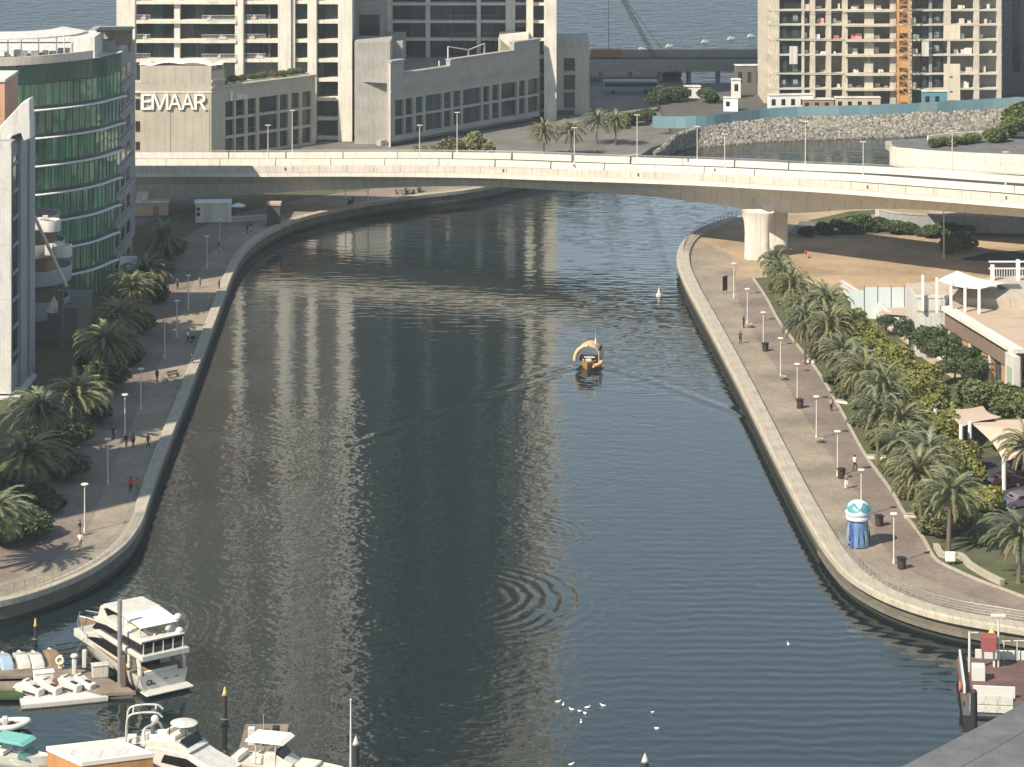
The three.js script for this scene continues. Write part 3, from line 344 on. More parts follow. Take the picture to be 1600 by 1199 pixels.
// ------------------------------------------------------------------ unfinished tower, crane and building site
{ const D = 606, t = thing('unfinished_tower', 'bare concrete tower under construction with open storeys of stored materials', 'tower'), x = (p) => X(p, D), y = (p) => V(p, D), z = -D, Y0 = 3.3;
  const lv = [14.5, 37.3, 61, 84.5, 114, 137.5]; for (let k = 1; k < 9; k++) lv.unshift(14.5 - k * 23.3);
  const top = y(lv[0]) + 0.5; const cMat = M(0.66, 0.6, 0.5, 0.9, { map: T_conc });
  const col = (a, b, y0 = Y0, y1 = top, o = 0, m = cMat) => mesh('column', uvm(bx(x(a), x(b), y0, y1, z - 1.2, z + o)), m, t);
  col(1205, 1218); col(1253, 1257); col(1266, 1274); col(1291, 1299); col(1316.5, 1324.5, Y0, top, 0.15); col(1351, 1365.5, y(lv[lv.length - 3]), top, 0.1); col(1351, 1364.5, Y0, y(97), 0.1); col(1356, 1359, y(97), y(61)); col(1391, 1400, Y0, top, 0.12); col(1420, 1425); col(1475.5, 1486, y(64), top); col(1481, 1485, y(100), y(64)); col(1522, 1530.5); col(1558, 1565, Y0, top, 0.15);
  col(1452, 1457, Y0, top, -0.3, mat.greyWall);
  mesh('core', uvm(bx(x(1198), x(1566), Y0, top, z - 22, z - 6.5)), cMat, t);
  for (let i = 0; i < lv.length; i++) { const yy = y(lv[i]); mesh('floor_slab', uvm(mg([bx(x(1203), x(1320), yy - 0.38, yy, z - 6.4, z + 0.05), bx(x(1320), x(1396), yy - 0.5, yy - 0.01, z - 6.4, z + 1.3), bx(x(1396), x(1566), yy - 0.4, yy - 0.02, z - 6.4, z + 0.06), bx(x(1425), x(1452), yy - 0.35, yy - 0.03, z, z + 0.9)])), cMat, t); }
  // slit windows of the dark service bays
  for (let i = lv.length - 6; i < lv.length; i++) { const y0 = i + 1 < lv.length ? y(lv[i + 1]) : Y0, y1 = y(lv[i]) - 0.4; for (const [a, b] of [[1219, 1231], [1238, 1250], [1441, 1451], [1458, 1471]]) { pc('window', t, x(a), x(b), y0 + 0.1, y1, z - 1.0, z - 0.9, mat.winTeal); pc('window_panel', t, x(a + 2), x(b - 3), y0 + rnd(0.2, 0.8), y0 + rnd(1.2, 2.2), z - 0.88, z - 0.8, pick([mat.win3, mat.greyWall, mat.railGlass])); } }
  mesh('bay_wall', uvm(mg([bx(x(1218), x(1253), Y0, top, z - 1.6, z - 1.1), bx(x(1440), x(1475), Y0, top, z - 1.6, z - 1.1)])), mat.win, t);
  for (const [a, b, p, q] of [[1475, 1500.5, 62, 40], [1475, 1500.5, 165, 100]]) mesh('wall_panel', uvm(bx(x(a), x(b), y(p), y(q), z - 0.25, z + 0.1)), M(0.74, 0.66, 0.52, 0.85, { map: T_soft }), t);
  for (const [a, p] of [[1484, 119], [1484, 142]]) pc('wall_panel', t, x(a), x(a + 5), y(p + 2.5), y(p), z, z + 0.14, mat.darkGrey);
  pc('hanging_tarpaulin', t, x(1233.5), x(1246), y(100), y(72), z + 0.1, z + 0.25, mat.white); pc('hanging_tarpaulin', t, x(1439), x(1450.5), y(87), y(64), z + 1, z + 1.1, mat.white);
  // materials stored on the open floors
  const tones = [M(0.75, 0.72, 0.66), M(0.6, 0.52, 0.4), M(0.55, 0.5, 0.47), M(0.5, 0.14, 0.14), M(0.62, 0.28, 0.28)];
  const bays = [[1258, 1265], [1275, 1290], [1300, 1316], [1325, 1350], [1366, 1390], [1426, 1438], [1487, 1521], [1502, 1520], [1531, 1557]];
  for (let i = lv.length - 6; i < lv.length; i++) { const y0 = y(lv[i]); for (const [a, b] of bays) { const n = Math.floor(rnd(0.6, 3.6)); for (let k = 0; k < n; k++) { const px = rnd(a + 1, b - 3), w = rnd(0.35, 1.5), hh = rnd(0.35, 1.4), zz = z - rnd(0.6, 2.4), red = (i === lv.length - 4 && a >= 1300 && a < 1330) || (i === lv.length - 5 && a === 1275); mesh('stored_material', UNIT, red ? tones[3 + Math.floor(rnd(2))] : tones[Math.floor(rnd(3))], t); const m = t.children[t.children.length - 1]; m.scale.set(w, hh, 0.7); m.position.set(x(px), y0 + hh / 2 + 0.005, zz); m.rotation.y = rnd(-0.3, 0.3); } } }
  for (const yy of [18, 60, 113]) mesh('safety_cable', tube([[x(1210), y(yy), z + 0.4], [x(1300), y(yy + 1.2), z + 0.4], [x(1400), y(yy), z + 0.4]], 0.05, 20, 5), mat.darkGrey, t); }
{ const D = 602, t = thing('tower_crane', 'orange lattice mast of a crane standing against the unfinished tower', 'crane'), x = (p) => X(p, D), z = -D, or = M(0.52, 0.27, 0.1, 0.6), w = 15.5 * D / F, x0 = x(1404.5), x1 = x0 + w, top = 62;
  for (const [a, b] of [[x0, z], [x1, z], [x0, z - w], [x1, z - w]]) mesh('chord', bx(a - 0.13, a + 0.13, 3.3, top, b - 0.13, b + 0.13), or, t);
  const H = 1.55; for (let k = 0, y = 3.5; y < top - H; y += H, k++) { const b = []; const f = k % 2; for (const zz of [z, z - w]) { b.push(rodG([f ? x0 : x1, y, zz], [f ? x1 : x0, y + H, zz], 0.07, 0.07, 5), rodG([x0, y, zz], [x1, y, zz], 0.08, 0.08, 5)); } for (const xx of [x0, x1]) b.push(rodG([xx, y, f ? z : z - w], [xx, y + H, f ? z - w : z], 0.07, 0.07, 5)); mesh('lattice_bracing', mg(b), or, t); if (k % 5 === 1) mesh('mast_panel', bx(x0, x1, y + 0.1, y + H - 0.1, z + 0.02, z + 0.06), or, t); } }
{ const t = thing('blue_glass_tower', 'dark grey glass tower block beside the unfinished concrete tower', 'tower'), D = 628, x = (p) => X(p, D), y = (p) => V(p, D), z = -D;
  mesh('wall', uvm(bx(x(1567), x(1700), 3.3, 90, z - 25, z)), M(0.10, 0.115, 0.13, 0.5), t);
  for (let k = 0; k < 9; k++) for (const [a, b] of [[1569, 1581], [1582.5, 1594], [1595, 1612]]) pc('window', t, x(a), x(b), y(112 - k * 22), y(91 - k * 22), z, z + 0.12, a === 1582.5 ? mat.win : M(0.07, 0.085, 0.1, 0.25));
  mesh('base', uvm(bx(x(1567), x(1640), 3.35, y(113), z, z + 1.2)), mat.darkGrey, t); }
// hoarding on the island edge
{ const t = thing('site_hoarding', 'long turquoise hoarding of flat panels along the top of rubble bank', 'hoarding'); const hm = [M(0.14, 0.25, 0.28, 0.6), M(0.17, 0.29, 0.32, 0.6), M(0.15, 0.27, 0.31, 0.6), M(0.2, 0.31, 0.33, 0.6), M(0.25, 0.33, 0.34, 0.6)];
  const pl = [...smooth([[30, -574], ...topE.slice(1, 6).map(([a, b]) => [a, b - 0.7]), [240, -618]], 10)]; let acc = 0; const pts = []; let last = null; for (let i = 0; i + 1 < pl.length; i++) { const [ax, az] = pl[i], [bx_, bz] = pl[i + 1], l = Math.hypot(bx_ - ax, bz - az); for (let s = 0; s < l; s += 0.1) { acc += 0.1; if (acc >= 2.4 || !pts.length) { acc = 0; pts.push([ax + (bx_ - ax) * s / l, az + (bz - az) * s / l]); } } }
  for (let i = 0; i + 1 < pts.length && i < 70; i++) { const a = pts[i], b = pts[i + 1], l = Math.hypot(b[0] - a[0], b[1] - a[1]); const m = pc('panel', t, -l / 2 + 0.02, l / 2 - 0.02, 3.35, 5.9 + (i % 7 === 3 ? 0.12 : 0), -0.04, 0.04, hm[(Math.floor(i / 4) * 7 + Math.floor(rnd(1.3))) % 5]); m.position.x = (a[0] + b[0]) / 2; m.position.z = (a[1] + b[1]) / 2; m.rotation.y = Math.atan2(-(b[1] - a[1]), b[0] - a[0]); } }
// site cabins
function cabin(px, py, d, w, h, label, m = mat.plainWhite, grp) { const t = thing('site_cabin', label, 'cabin', [X(px, d), 3.4, -d], rnd(-0.12, 0.12), grp); mesh('box_wall', rbx(-w / 2, w / 2, 0, h, -1.3, 1.3, 0.06), m, t); mesh('roof', rbx(-w / 2 - 0.15, w / 2 + 0.15, h, h + 0.14, -1.45, 1.45, 0.05), mat.white, t); for (let k = 0; k < Math.max(1, Math.floor(w / 2.2)); k++) mesh('window', bx(-w / 2 + 0.5 + k * 2.2, -w / 2 + 1.4 + k * 2.2, h * 0.4, h * 0.78, 1.28, 1.34), mat.win, t); return t; }
cabin(1082, 172, 622, 3.6, 2.6, 'white site cabin on low stilts beyond the hoarding end', mat.plainWhite);
cabin(1142, 171, 600, 3.2, 2.9, 'bright white site cabin peeking over the hoarding beside dark shed', M(0.85, 0.84, 0.8, 0.6));
cabin(1235, 160, 600, 10, 3.6, 'long white site office at the foot of unfinished tower', mat.plainWhite);
cabin(1278, 160, 599.5, 7, 2.7, 'brown timber site hut beside the long white office', M(0.3, 0.2, 0.13, 0.9));
cabin(1340, 160, 599, 10, 3.1, 'low tan site shed with pale roof near the crane mast', M(0.5, 0.4, 0.3, 0.9));
cabin(1460, 160, 600, 5.4, 4.4, 'teal site cabin with window row between crane and cream panels', M(0.1, 0.24, 0.28, 0.6));
cabin(1172, 150, 630, 7, 6.5, 'tall dark shed with flat roof left behind the hoarding beside tower', M(0.12, 0.11, 0.1, 0.8));
cabin(1150, 150, 622, 2.0, 4.2, 'narrow white panel stood on end before the dark shed', mat.plainWhite);
// elevated coast road behind the site
{ const D = 660, t = thing('coast_road_bridge', 'low grey concrete road viaduct along the sea behind building site', 'bridge'), x = (p) => X(p, D), y = (p) => V(p, D), z = -D;
  mesh('deck', uvm(bx(x(780), x(1215), y(112), y(99), z - 12, z)), mat.concrete, t); mesh('parapet', uvm(bx(x(780), x(1215), y(99), y(93), z - 0.3, z)), mat.concrete, t); mesh('parapet', uvm(bx(x(780), x(1215), y(99), y(86), z - 12, z - 11.7)), mat.concrete, t); mesh('road_surface', uvm(bx(x(780), x(1215), y(99), y(99) + 0.05, z - 11.7, z - 0.3)), mat.asphalt, t);
  for (let p = 800; p < 1210; p += 46) mesh('pillar', uvm(bx(x(p), x(p + 5), 0, y(112), z - 9, z - 3)), mat.concrete, t);
  const k = thing('lorry', 'brown tipper lorry with white cab on the coast road viaduct', 'lorry', [x(950), y(99) + 0.05, z - 6]); mesh('load_body', (() => { const s = new THREE.Shape([[-4, 0.9], [3.4, 0.9], [4.2, 2.1], [3.4, 2.7], [-3.4, 2.7], [-4, 2.2]].map((q) => new THREE.Vector2(...q))); return new THREE.ExtrudeGeometry(s, { depth: 2.3, bevelEnabled: true, bevelSize: 0.08, bevelThickness: 0.08 }).translate(0, 0, -1.1); })(), M(0.32, 0.18, 0.08, 0.8), k); mesh('cab', rbx(-6.3, -4.2, 0.6, 2.9, -1.15, 1.15, 0.25, 3), mat.plainWhite, k); mesh('windscreen', rbx(-6.4, -6.2, 1.7, 2.6, -0.95, 0.95, 0.05), mat.win, k); for (const wx of [-5.3, -1.5, 1.6, 2.9]) for (const wz of [-1, 1]) mesh('wheel', new THREE.CylinderGeometry(0.5, 0.5, 0.35, 14).rotateX(Math.PI / 2).translate(wx, 0.5, wz), mat.black, k);
  const van = thing('parked_van', 'long grey blue coach parked below the coast road viaduct', 'coach', [X(985, 640), GL, -640]); mesh('body', rbx(-6.5, 6.5, 0.5, 3.2, -1.25, 1.25, 0.3, 3), M(0.22, 0.25, 0.28, 0.4), van); mesh('window_band', rbx(-6.2, 6.3, 1.7, 2.7, -1.28, 1.28, 0.1), mat.win, van); for (const wx of [-4.2, 3.6]) for (const wz of [-1.1, 1.1]) mesh('wheel', new THREE.CylinderGeometry(0.5, 0.5, 0.3, 12).rotateX(Math.PI / 2).translate(wx, 0.5, wz), mat.black, van); }
{ const D = 672, t = thing('crawler_crane', 'dark lattice boom crane leaning up beside the coast road', 'crane', [X(1050, D), 2, -D]), b = (px, py) => [X(px, D) - X(1050, D), V(py, D) - 2, 0]; const bm = M(0.16, 0.16, 0.13, 0.7);
  mesh('undercarriage', mg([rbx(-2.4, 2.4, 0, 0.9, 1, 1.7, 0.3), rbx(-2.4, 2.4, 0, 0.9, -1.7, -1, 0.3)]), mat.black, t); mesh('cab', mg([rbx(-1.6, 2.6, 0.9, 2.6, -1.3, 1.3, 0.1)]), M(0.4, 0.3, 0.08, 0.6), t);
  const p0 = b(1031, 104), p1 = b(960, -25); p0[1] = Math.max(p0[1], 2); for (const [dx, dz] of [[-0.5, 0.5], [0.5, 0.5], [0, -0.5]]) mesh('boom_chord', rodG([p0[0] + dx, p0[1], dz], [p1[0] + dx, p1[1], dz], 0.09, 0.09, 5), bm, t); const br = []; for (let k = 0; k < 22; k++) { const u = k / 22, v = (k + 1) / 22, L = (s, o) => [p0[0] + (p1[0] - p0[0]) * s + o, p0[1] + (p1[1] - p0[1]) * s, 0.5]; br.push(rodG(L(u, k % 2 ? -0.5 : 0.5), L(v, k % 2 ? 0.5 : -0.5), 0.05, 0.05, 4)); } mesh('boom_lacing', mg(br), bm, t); mesh('pendant_rope', rodG([0.6, 2.6, 0], p1, 0.06, 0.06, 4), bm, t); mesh('hoist_rope', rodG([b(951, 0)[0], 60 - V(20, D) * 0, 0], [b(951, 0)[0], V(86, D) - 2, 0], 0.07, 0.07, 4), bm, t); mesh('hook_block', rbx(b(951, 0)[0] - 0.25, b(951, 0)[0] + 0.25, V(90, D) - 2, V(84, D) - 2, -0.2, 0.2, 0.1), bm, t); mesh('boom_tip', mg([rodG(p1, [b(951, 0)[0], 60, 0], 0.12, 0.12, 5)]), bm, t); }

// ------------------------------------------------------------------ curved green glass office
{ const t = thing('glass_office', 'curved green glass office block with white ledges at every storey', 'building');
  const cv = new THREE.CatmullRomCurve3([[-70, 397], [0, 398.5], [50, 400.5], [100, 404], [150, 409], [187, 416]].map(([p, d]) => new THREE.Vector3(X(p, d), 0, -d))), at = (u, y, o = 0) => { const p = cv.getPointAt(u), q = cv.getTangentAt(u); return new THREE.Vector3(p.x - q.z * o - u * (31 - y) * 0.047, y, p.z + q.x * o); };
  const lv = [1.2, 5.7, 9.95, 14.2, 18.45, 22.7, 26.9, 31.1], roofY = 38.1, NP = 25, white = M(0.72, 0.72, 0.70, 0.5), frame = M(0.03, 0.05, 0.045, 0.4);
  const glass = [M(0.58, 0.84, 0.68, 0.03, { transmission: 0.9, thickness: 0 }), M(0.5, 0.78, 0.6, 0.03, { transmission: 0.85, thickness: 0 }), M(0.62, 0.86, 0.7, 0.04, { transmission: 0.88, thickness: 0 })];
  const curt = [M(0.74, 0.76, 0.68, 0.9), M(0.66, 0.7, 0.62, 0.9), M(0.76, 0.74, 0.55, 0.9)];
  const face = (name, u0, u1, y0, y1, o, m, th = 0.06) => { const a = at(u0, (y0 + y1) / 2, o), b = at(u1, (y0 + y1) / 2, o), l = a.distanceTo(b), q = mesh(name, UNIT, m, t); q.scale.set(l, y1 - y0, th); q.position.copy(a).add(b).multiplyScalar(0.5); q.position.y = (y0 + y1) / 2; q.rotation.y = Math.atan2(-(b.z - a.z), b.x - a.x); return q; };
  for (let k = 0; k < lv.length; k++) { const y0 = lv[k], y1 = k + 1 < lv.length ? lv[k + 1] : 35.2;
    for (let i = 0; i < NP; i++) { const u0 = i / NP, u1 = (i + 1) / NP; face('glass_pane', u0 + 0.001, u1 - 0.001, y0 + 0.75, y1 - 0.08, 0, glass[Math.floor(rnd(3))]);
      if (i > 5 || k > 5) { const c = i < 19 && k > 0 ? rnd() < 0.62 : rnd() < 0.22; if (c) { const w = rnd(0.4, 0.95); face('curtain', u0 + 0.004, u0 + (u1 - u0) * w, y0 + 0.85, y1 - 0.2, -0.45 - rnd(0.15), curt[Math.floor(rnd(3))], 0.05); } } }
    const us = Array.from({ length: NP + 1 }, (_, i) => i / NP); const fm = us.map((u) => { const p = at(u, (y0 + y1) / 2, 0.05); return bx(p.x - 0.06, p.x + 0.06, y0 + 0.7, y1, p.z - 0.08, p.z + 0.06); }); mesh('mullions', mg(fm), frame, t);
    const line = us.map((u) => { const p = at(u, y0, 0); return [p.x, p.z]; }); line.push([line[NP][0] + 0.55, line[NP][1] - 1.2]);
    mesh('spandrel', sweep(line, [[0.03, y0 + 0.0], [0.03, y0 + 0.74], [-0.25, y0 + 0.74], [-0.25, y0 + 0.0]]), frame, t);
    mesh('ledge', sweep(line, [[0.55, y0 + 0.04], [0.55, y0 + 0.15], [0.02, y0 + 0.24], [0.02, y0 - 0.1]]), white, t);
    mesh('floor_slab', uvm(slab([...line.slice(0, NP + 1).map(([a, b]) => [a - 0.1, b - 0.3]), [line[NP][0] - 0.6, -428], [line[0][0], -428]], y0 - 0.05, y0 + 0.25)), mat.concrete, t); }
  const lineR = Array.from({ length: NP + 1 }, (_, i) => { const p = at(i / NP, 37, 0); return [p.x, p.z]; });
  for (let i = 0; i < NP; i++) face('spandrel_glass', i / NP + 0.001, (i + 1) / NP - 0.001, 35.25, roofY, 0.02, M(0.03, 0.075, 0.06, 0.08));
  mesh('back_wall', uvm(bx(-115, -62.2, GL, roofY, -430, -428)), mat.greyWall, t); mesh('partition', uvm(bx(-115, -63, GL, roofY, -418, -417.6)), mat.greyWall, t);
  mesh('roof', uvm(slab([...lineR, [-62.5, -438], [-115, -438]], roofY - 0.3, roofY)), mat.white, t);
  // parapet, terrace furniture and canopy on the roof
  mesh('parapet', sweep(lineR.slice(0, 19), [[0.1, roofY], [0.1, roofY + 1.25], [-0.25, roofY + 1.25], [-0.25, roofY]]), M(0.72, 0.64, 0.55, 0.8, { map: T_soft }), t);
  const D = 408, x = (p) => X(p, D), y = (p) => V(p, D);
  mesh('roof_block', uvm(bx(x(108), x(146), roofY, y(59), -418, -409)), mat.white, t); mesh('screen', uvm(bx(x(88), x(108), roofY, y(77), -410, -409)), mat.greyWall, t);
  const cn = part('canopy', t); mesh('canopy_ring', sweep(smooth([[x(-60), -404], [x(0), -404.5], [x(60), -406], [x(105), -410], [x(122), -415]], 6), [[0.5, y(58)], [0.5, y(56)], [-3.8, y(50)], [-3.8, y(53)]]), mat.white, cn); for (const p of [12, 33, 60, 88, 100]) mesh('post', cyl(x(p), roofY, y(54), -408, 0.1), mat.white, cn);
  for (let k = 0; k < 12; k++) { const p = 4 + k * 8 + rnd(4), w = rnd(0.5, 1.2); const m = mesh('terrace_furniture', rbx(-w / 2, w / 2, 0, rnd(0.6, 1.3), -0.4, 0.4, 0.1), pick([mat.cream, mat.white, mat.taupe]), t); m.position.set(x(p), roofY, -407 - rnd(3)); }
  const pg = part('pergola', t); for (const [a, b] of [[139, 142], [189, 192]]) mesh('post', bx(x(a), x(b), roofY, y(57), -416, -415.7), mat.black, pg); mesh('beam', bx(x(137), x(193), y(57), y(55.3), -420, -415.4), mat.black, pg); mesh('panel', uvm(bx(x(142), x(189), roofY + 0.6, y(59), -420.3, -420)), M(0.32, 0.26, 0.2, 0.9), pg);
  // side wing that runs back from the glass front
  mesh('side_wing', uvm(bx(-68, -61.9, GL, V(62, 418), -438, -417)), mat.greyWall, t);
  mesh('wing_edge', uvm(bx(-61.85, -61.5, 29, roofY, -417.6, -417)), white, t);
  for (let k = 0; k < 8; k++) for (const zz of [-421, -427, -433]) pc('wing_window', t, -61.95, -61.82, lv[k] + 1.3, lv[k] + 3.3, zz - 2, zz + 1.6, mat.win);
  for (let k = 0; k < 8; k++) pc('wing_ledge', t, -61.9, -61.45, lv[k] + 0.1, lv[k] + 0.9, -438, -417.5, mat.greyWall);
  mesh('added_rear_block', uvm(bx(-92, -64.8, GL, 35, -462, -438.2)), mat.greyWall, t);  // unseen block added and sized so its shadow reaches the bridge
  mesh('entrance_canopy', sweep([[-61.2, -420], [-58.6, -420]], [[0, 5.8], [2.2, 4.2], [2.2, 3.8], [0, 5.4]]), mat.white, t); }
// ------------------------------------------------------------------ white end wall of the nearest block on the left bank
{ const t = thing('white_apartment_block', 'blank sunlit white end wall with grey side fin and sloped parapet', 'building'), D = 345, xr = X(17, D);
  const jt = [222, 297, 382, 468, 548, 616]; for (let i = 0; i + 1 < jt.length; i++) mesh('wall_panel', uvm(bx(-110, xr, V(jt[i + 1], D) + 0.02, V(jt[i], D), -D - 0.4, -D)), mat.white, t);
  mesh('wall', uvm(bx(-110, xr - 0.05, V(616, D), V(223, D), -361, -D - 0.41)), mat.greyWall, t);
  mesh('window_strip', bx(xr - 0.1, xr + 0.02, 6, V(245, 347), -349.6, -346.2), mat.win, t);
  for (let k = 0; k < 8; k++) pc('window_rail', t, xr, xr + 0.08, 7 + k * 3.5, 7.5 + k * 3.5, -349.7, -346.1, mat.greyWall);
  mesh('side_fin', uvm(bx(xr - 1, xr + 0.35, GL, V(205, 352), -354.5, -350)), M(0.36, 0.37, 0.39, 0.7, { map: T_soft }), t); mesh('side_fin', uvm(bx(xr - 1, xr + 0.6, GL, V(190, 354), -359, -355.3)), M(0.36, 0.37, 0.39, 0.7, { map: T_soft }), t);
  mesh('sloped_parapet', (() => { const d = 349, s = new THREE.Shape([[-60, 262], [0, 200], [37, 160], [47, 155], [48, 214], [40, 217], [36, 205], [30, 206], [20, 210], [14, 222], [-60, 224]].map(([a, b]) => new THREE.Vector2(X(a, d), V(b, d)))); return new THREE.ExtrudeGeometry(s, { depth: 3, bevelEnabled: true, bevelSize: 0.12, bevelThickness: 0.12, bevelSegments: 2 }).translate(0, 0, -d - 2); })(), mat.white, t);
  mesh('base_slab', uvm(bx(-110, X(34, 346), V(621, 346), V(616, 346), -357, -D + 0.8)), mat.white, t); mesh('undercroft_wall', uvm(bx(-110, xr - 2, GL, V(621, 346), -358, -350)), mat.greyWall, t); }
{ const t = thing('salmon_building', 'salmon pink wall with white cap beside the green glass office', 'building'), d = 374; mesh('wall', uvm(bx(-100, X(7, d), GL, V(128, d), -384, -d)), M(0.62, 0.36, 0.25, 0.85, { map: T_soft }), t); mesh('cap', bx(-100, X(8, d), V(128, d), V(124, d), -384, -d + 0.2), mat.white, t); mesh('window', bx(X(-30, d), X(-20, d), V(170, d), V(145, d), -d - 0.1, -d + 0.05), mat.win, t); }
// terraced round corner with drum balconies
{ const t = thing('terraced_building', 'brown rounded building with grey curved terraces, white drum balconies and slanted beam', 'building'), D = 376, x = (p, d = D) => X(p, d), y = (p, d = D) => V(p, d), br = M(0.2, 0.15, 0.115, 0.85, { map: T_soft }), c = [x(30), -382];
  mesh('wall', uvm(cyl(c[0], GL, y(345), c[1], 4.6, 4.0, 30)), br, t);
  for (const [py, h, r] of [[366, 1.9, 4.4], [408, 1.9, 5.2], [450, 2.1, 6.2], [505, 2.6, 5.8]]) mesh('terrace_parapet', uvm(new THREE.LatheGeometry([[r - 0.3, 0], [r, 0], [r + 0.15, h], [r - 0.15, h], [r - 0.3, 0.2], [0.2, 0.2]].map((q) => new THREE.Vector2(...q)), 36).translate(c[0], y(py), c[1])), M(0.3, 0.31, 0.32, 0.7), t);
  for (const [px, py] of [[79, 360], [97, 400]]) { const d = mesh('drum_balcony', new THREE.LatheGeometry([[0, 0], [1.32, 0], [1.45, 0.1], [1.45, 1.62], [1.3, 1.62], [1.3, 0.7], [0, 0.7]].map((q) => new THREE.Vector2(...q)), 30), mat.white, t); d.position.set(x(px), y(py), -D + 0.5); mesh('balcony_post', bx(x(px) - 1.1, x(px) - 0.4, y(py) + 1.6, y(py) + 2.1, -D - 0.2, -D + 0.3), mat.white, t); mesh('balcony_bracket', uvm(bx(x(px) - 2.4, x(px) - 0.8, y(py) + 0.1, y(py) + 1.5, -D - 2, -D + 0.3)), mat.white, t); }
  mesh('slanted_beam', rodG([x(48, 371), y(326, 371), -371], [x(104, 371), y(448, 371), -371], 0.24, 0.24, 6), M(0.55, 0.45, 0.36, 0.6), t); mesh('column', uvm(bx(x(97), x(104), GL, y(447), -373.5, -372.4)), br, t);
  mesh('awning', (() => { const g = new THREE.ConeGeometry(1.2, 2.2, 4).translate(x(88), y(470), -D + 2); return g; })(), mat.white, t); mesh('podium', uvm(bx(-100, x(112, 372), GL, y(495, 372), -390, -377.5)), M(0.2, 0.19, 0.18, 0.85, { map: T_soft }), t); }
// towers of the left bank, outside the picture, whose shadows fall across the promenade
{ const dir = [sunDir.x, sunDir.z], hl = Math.hypot(...dir), sx = dir[0] / hl, sz = dir[1] / hl, ry = Math.atan2(-sz, sx);   // the slabs stand end-on to the sun, so sunlight slips between them
  const fam = (label, q0, q1, h) => { const k = 1 / Math.hypot(1, sz / -sx), u0 = q0 * k, u1 = q1 * k, c = (u0 + u1) / 2, w = (u1 - u0) / 2; // q: distance behind the camera's line measured where the slab's shadow crosses x = 0
    const s0 = 82 - 186 - ((q0 + q1) / 2 - 350) * 0.59, t = thing('bank_tower', label, 'tower', [sx * s0 - sz * c, GL, sz * s0 + sx * c], ry);
    mesh('wall', uvm(bx(0, 24, 0, h, -w, w)), mat.cream, t); const s = []; for (let yy = 8; yy < h; yy += 4) s.push(bx(-0.4, 24.4, yy, yy + 0.8, -w + 0.2, w - 0.2)); mesh('floor_bands', mg(s), mat.white, t); mesh('roof', bx(-0.3, 24.3, h, h + 1, -w + 0.1, w - 0.1), mat.greyWall, t); };
  fam('cream slab tower whose shadow starts below the first palms', 337, 364, 85); fam('cream slab tower shading the promenade beside white end wall', 370, 396, 85); }
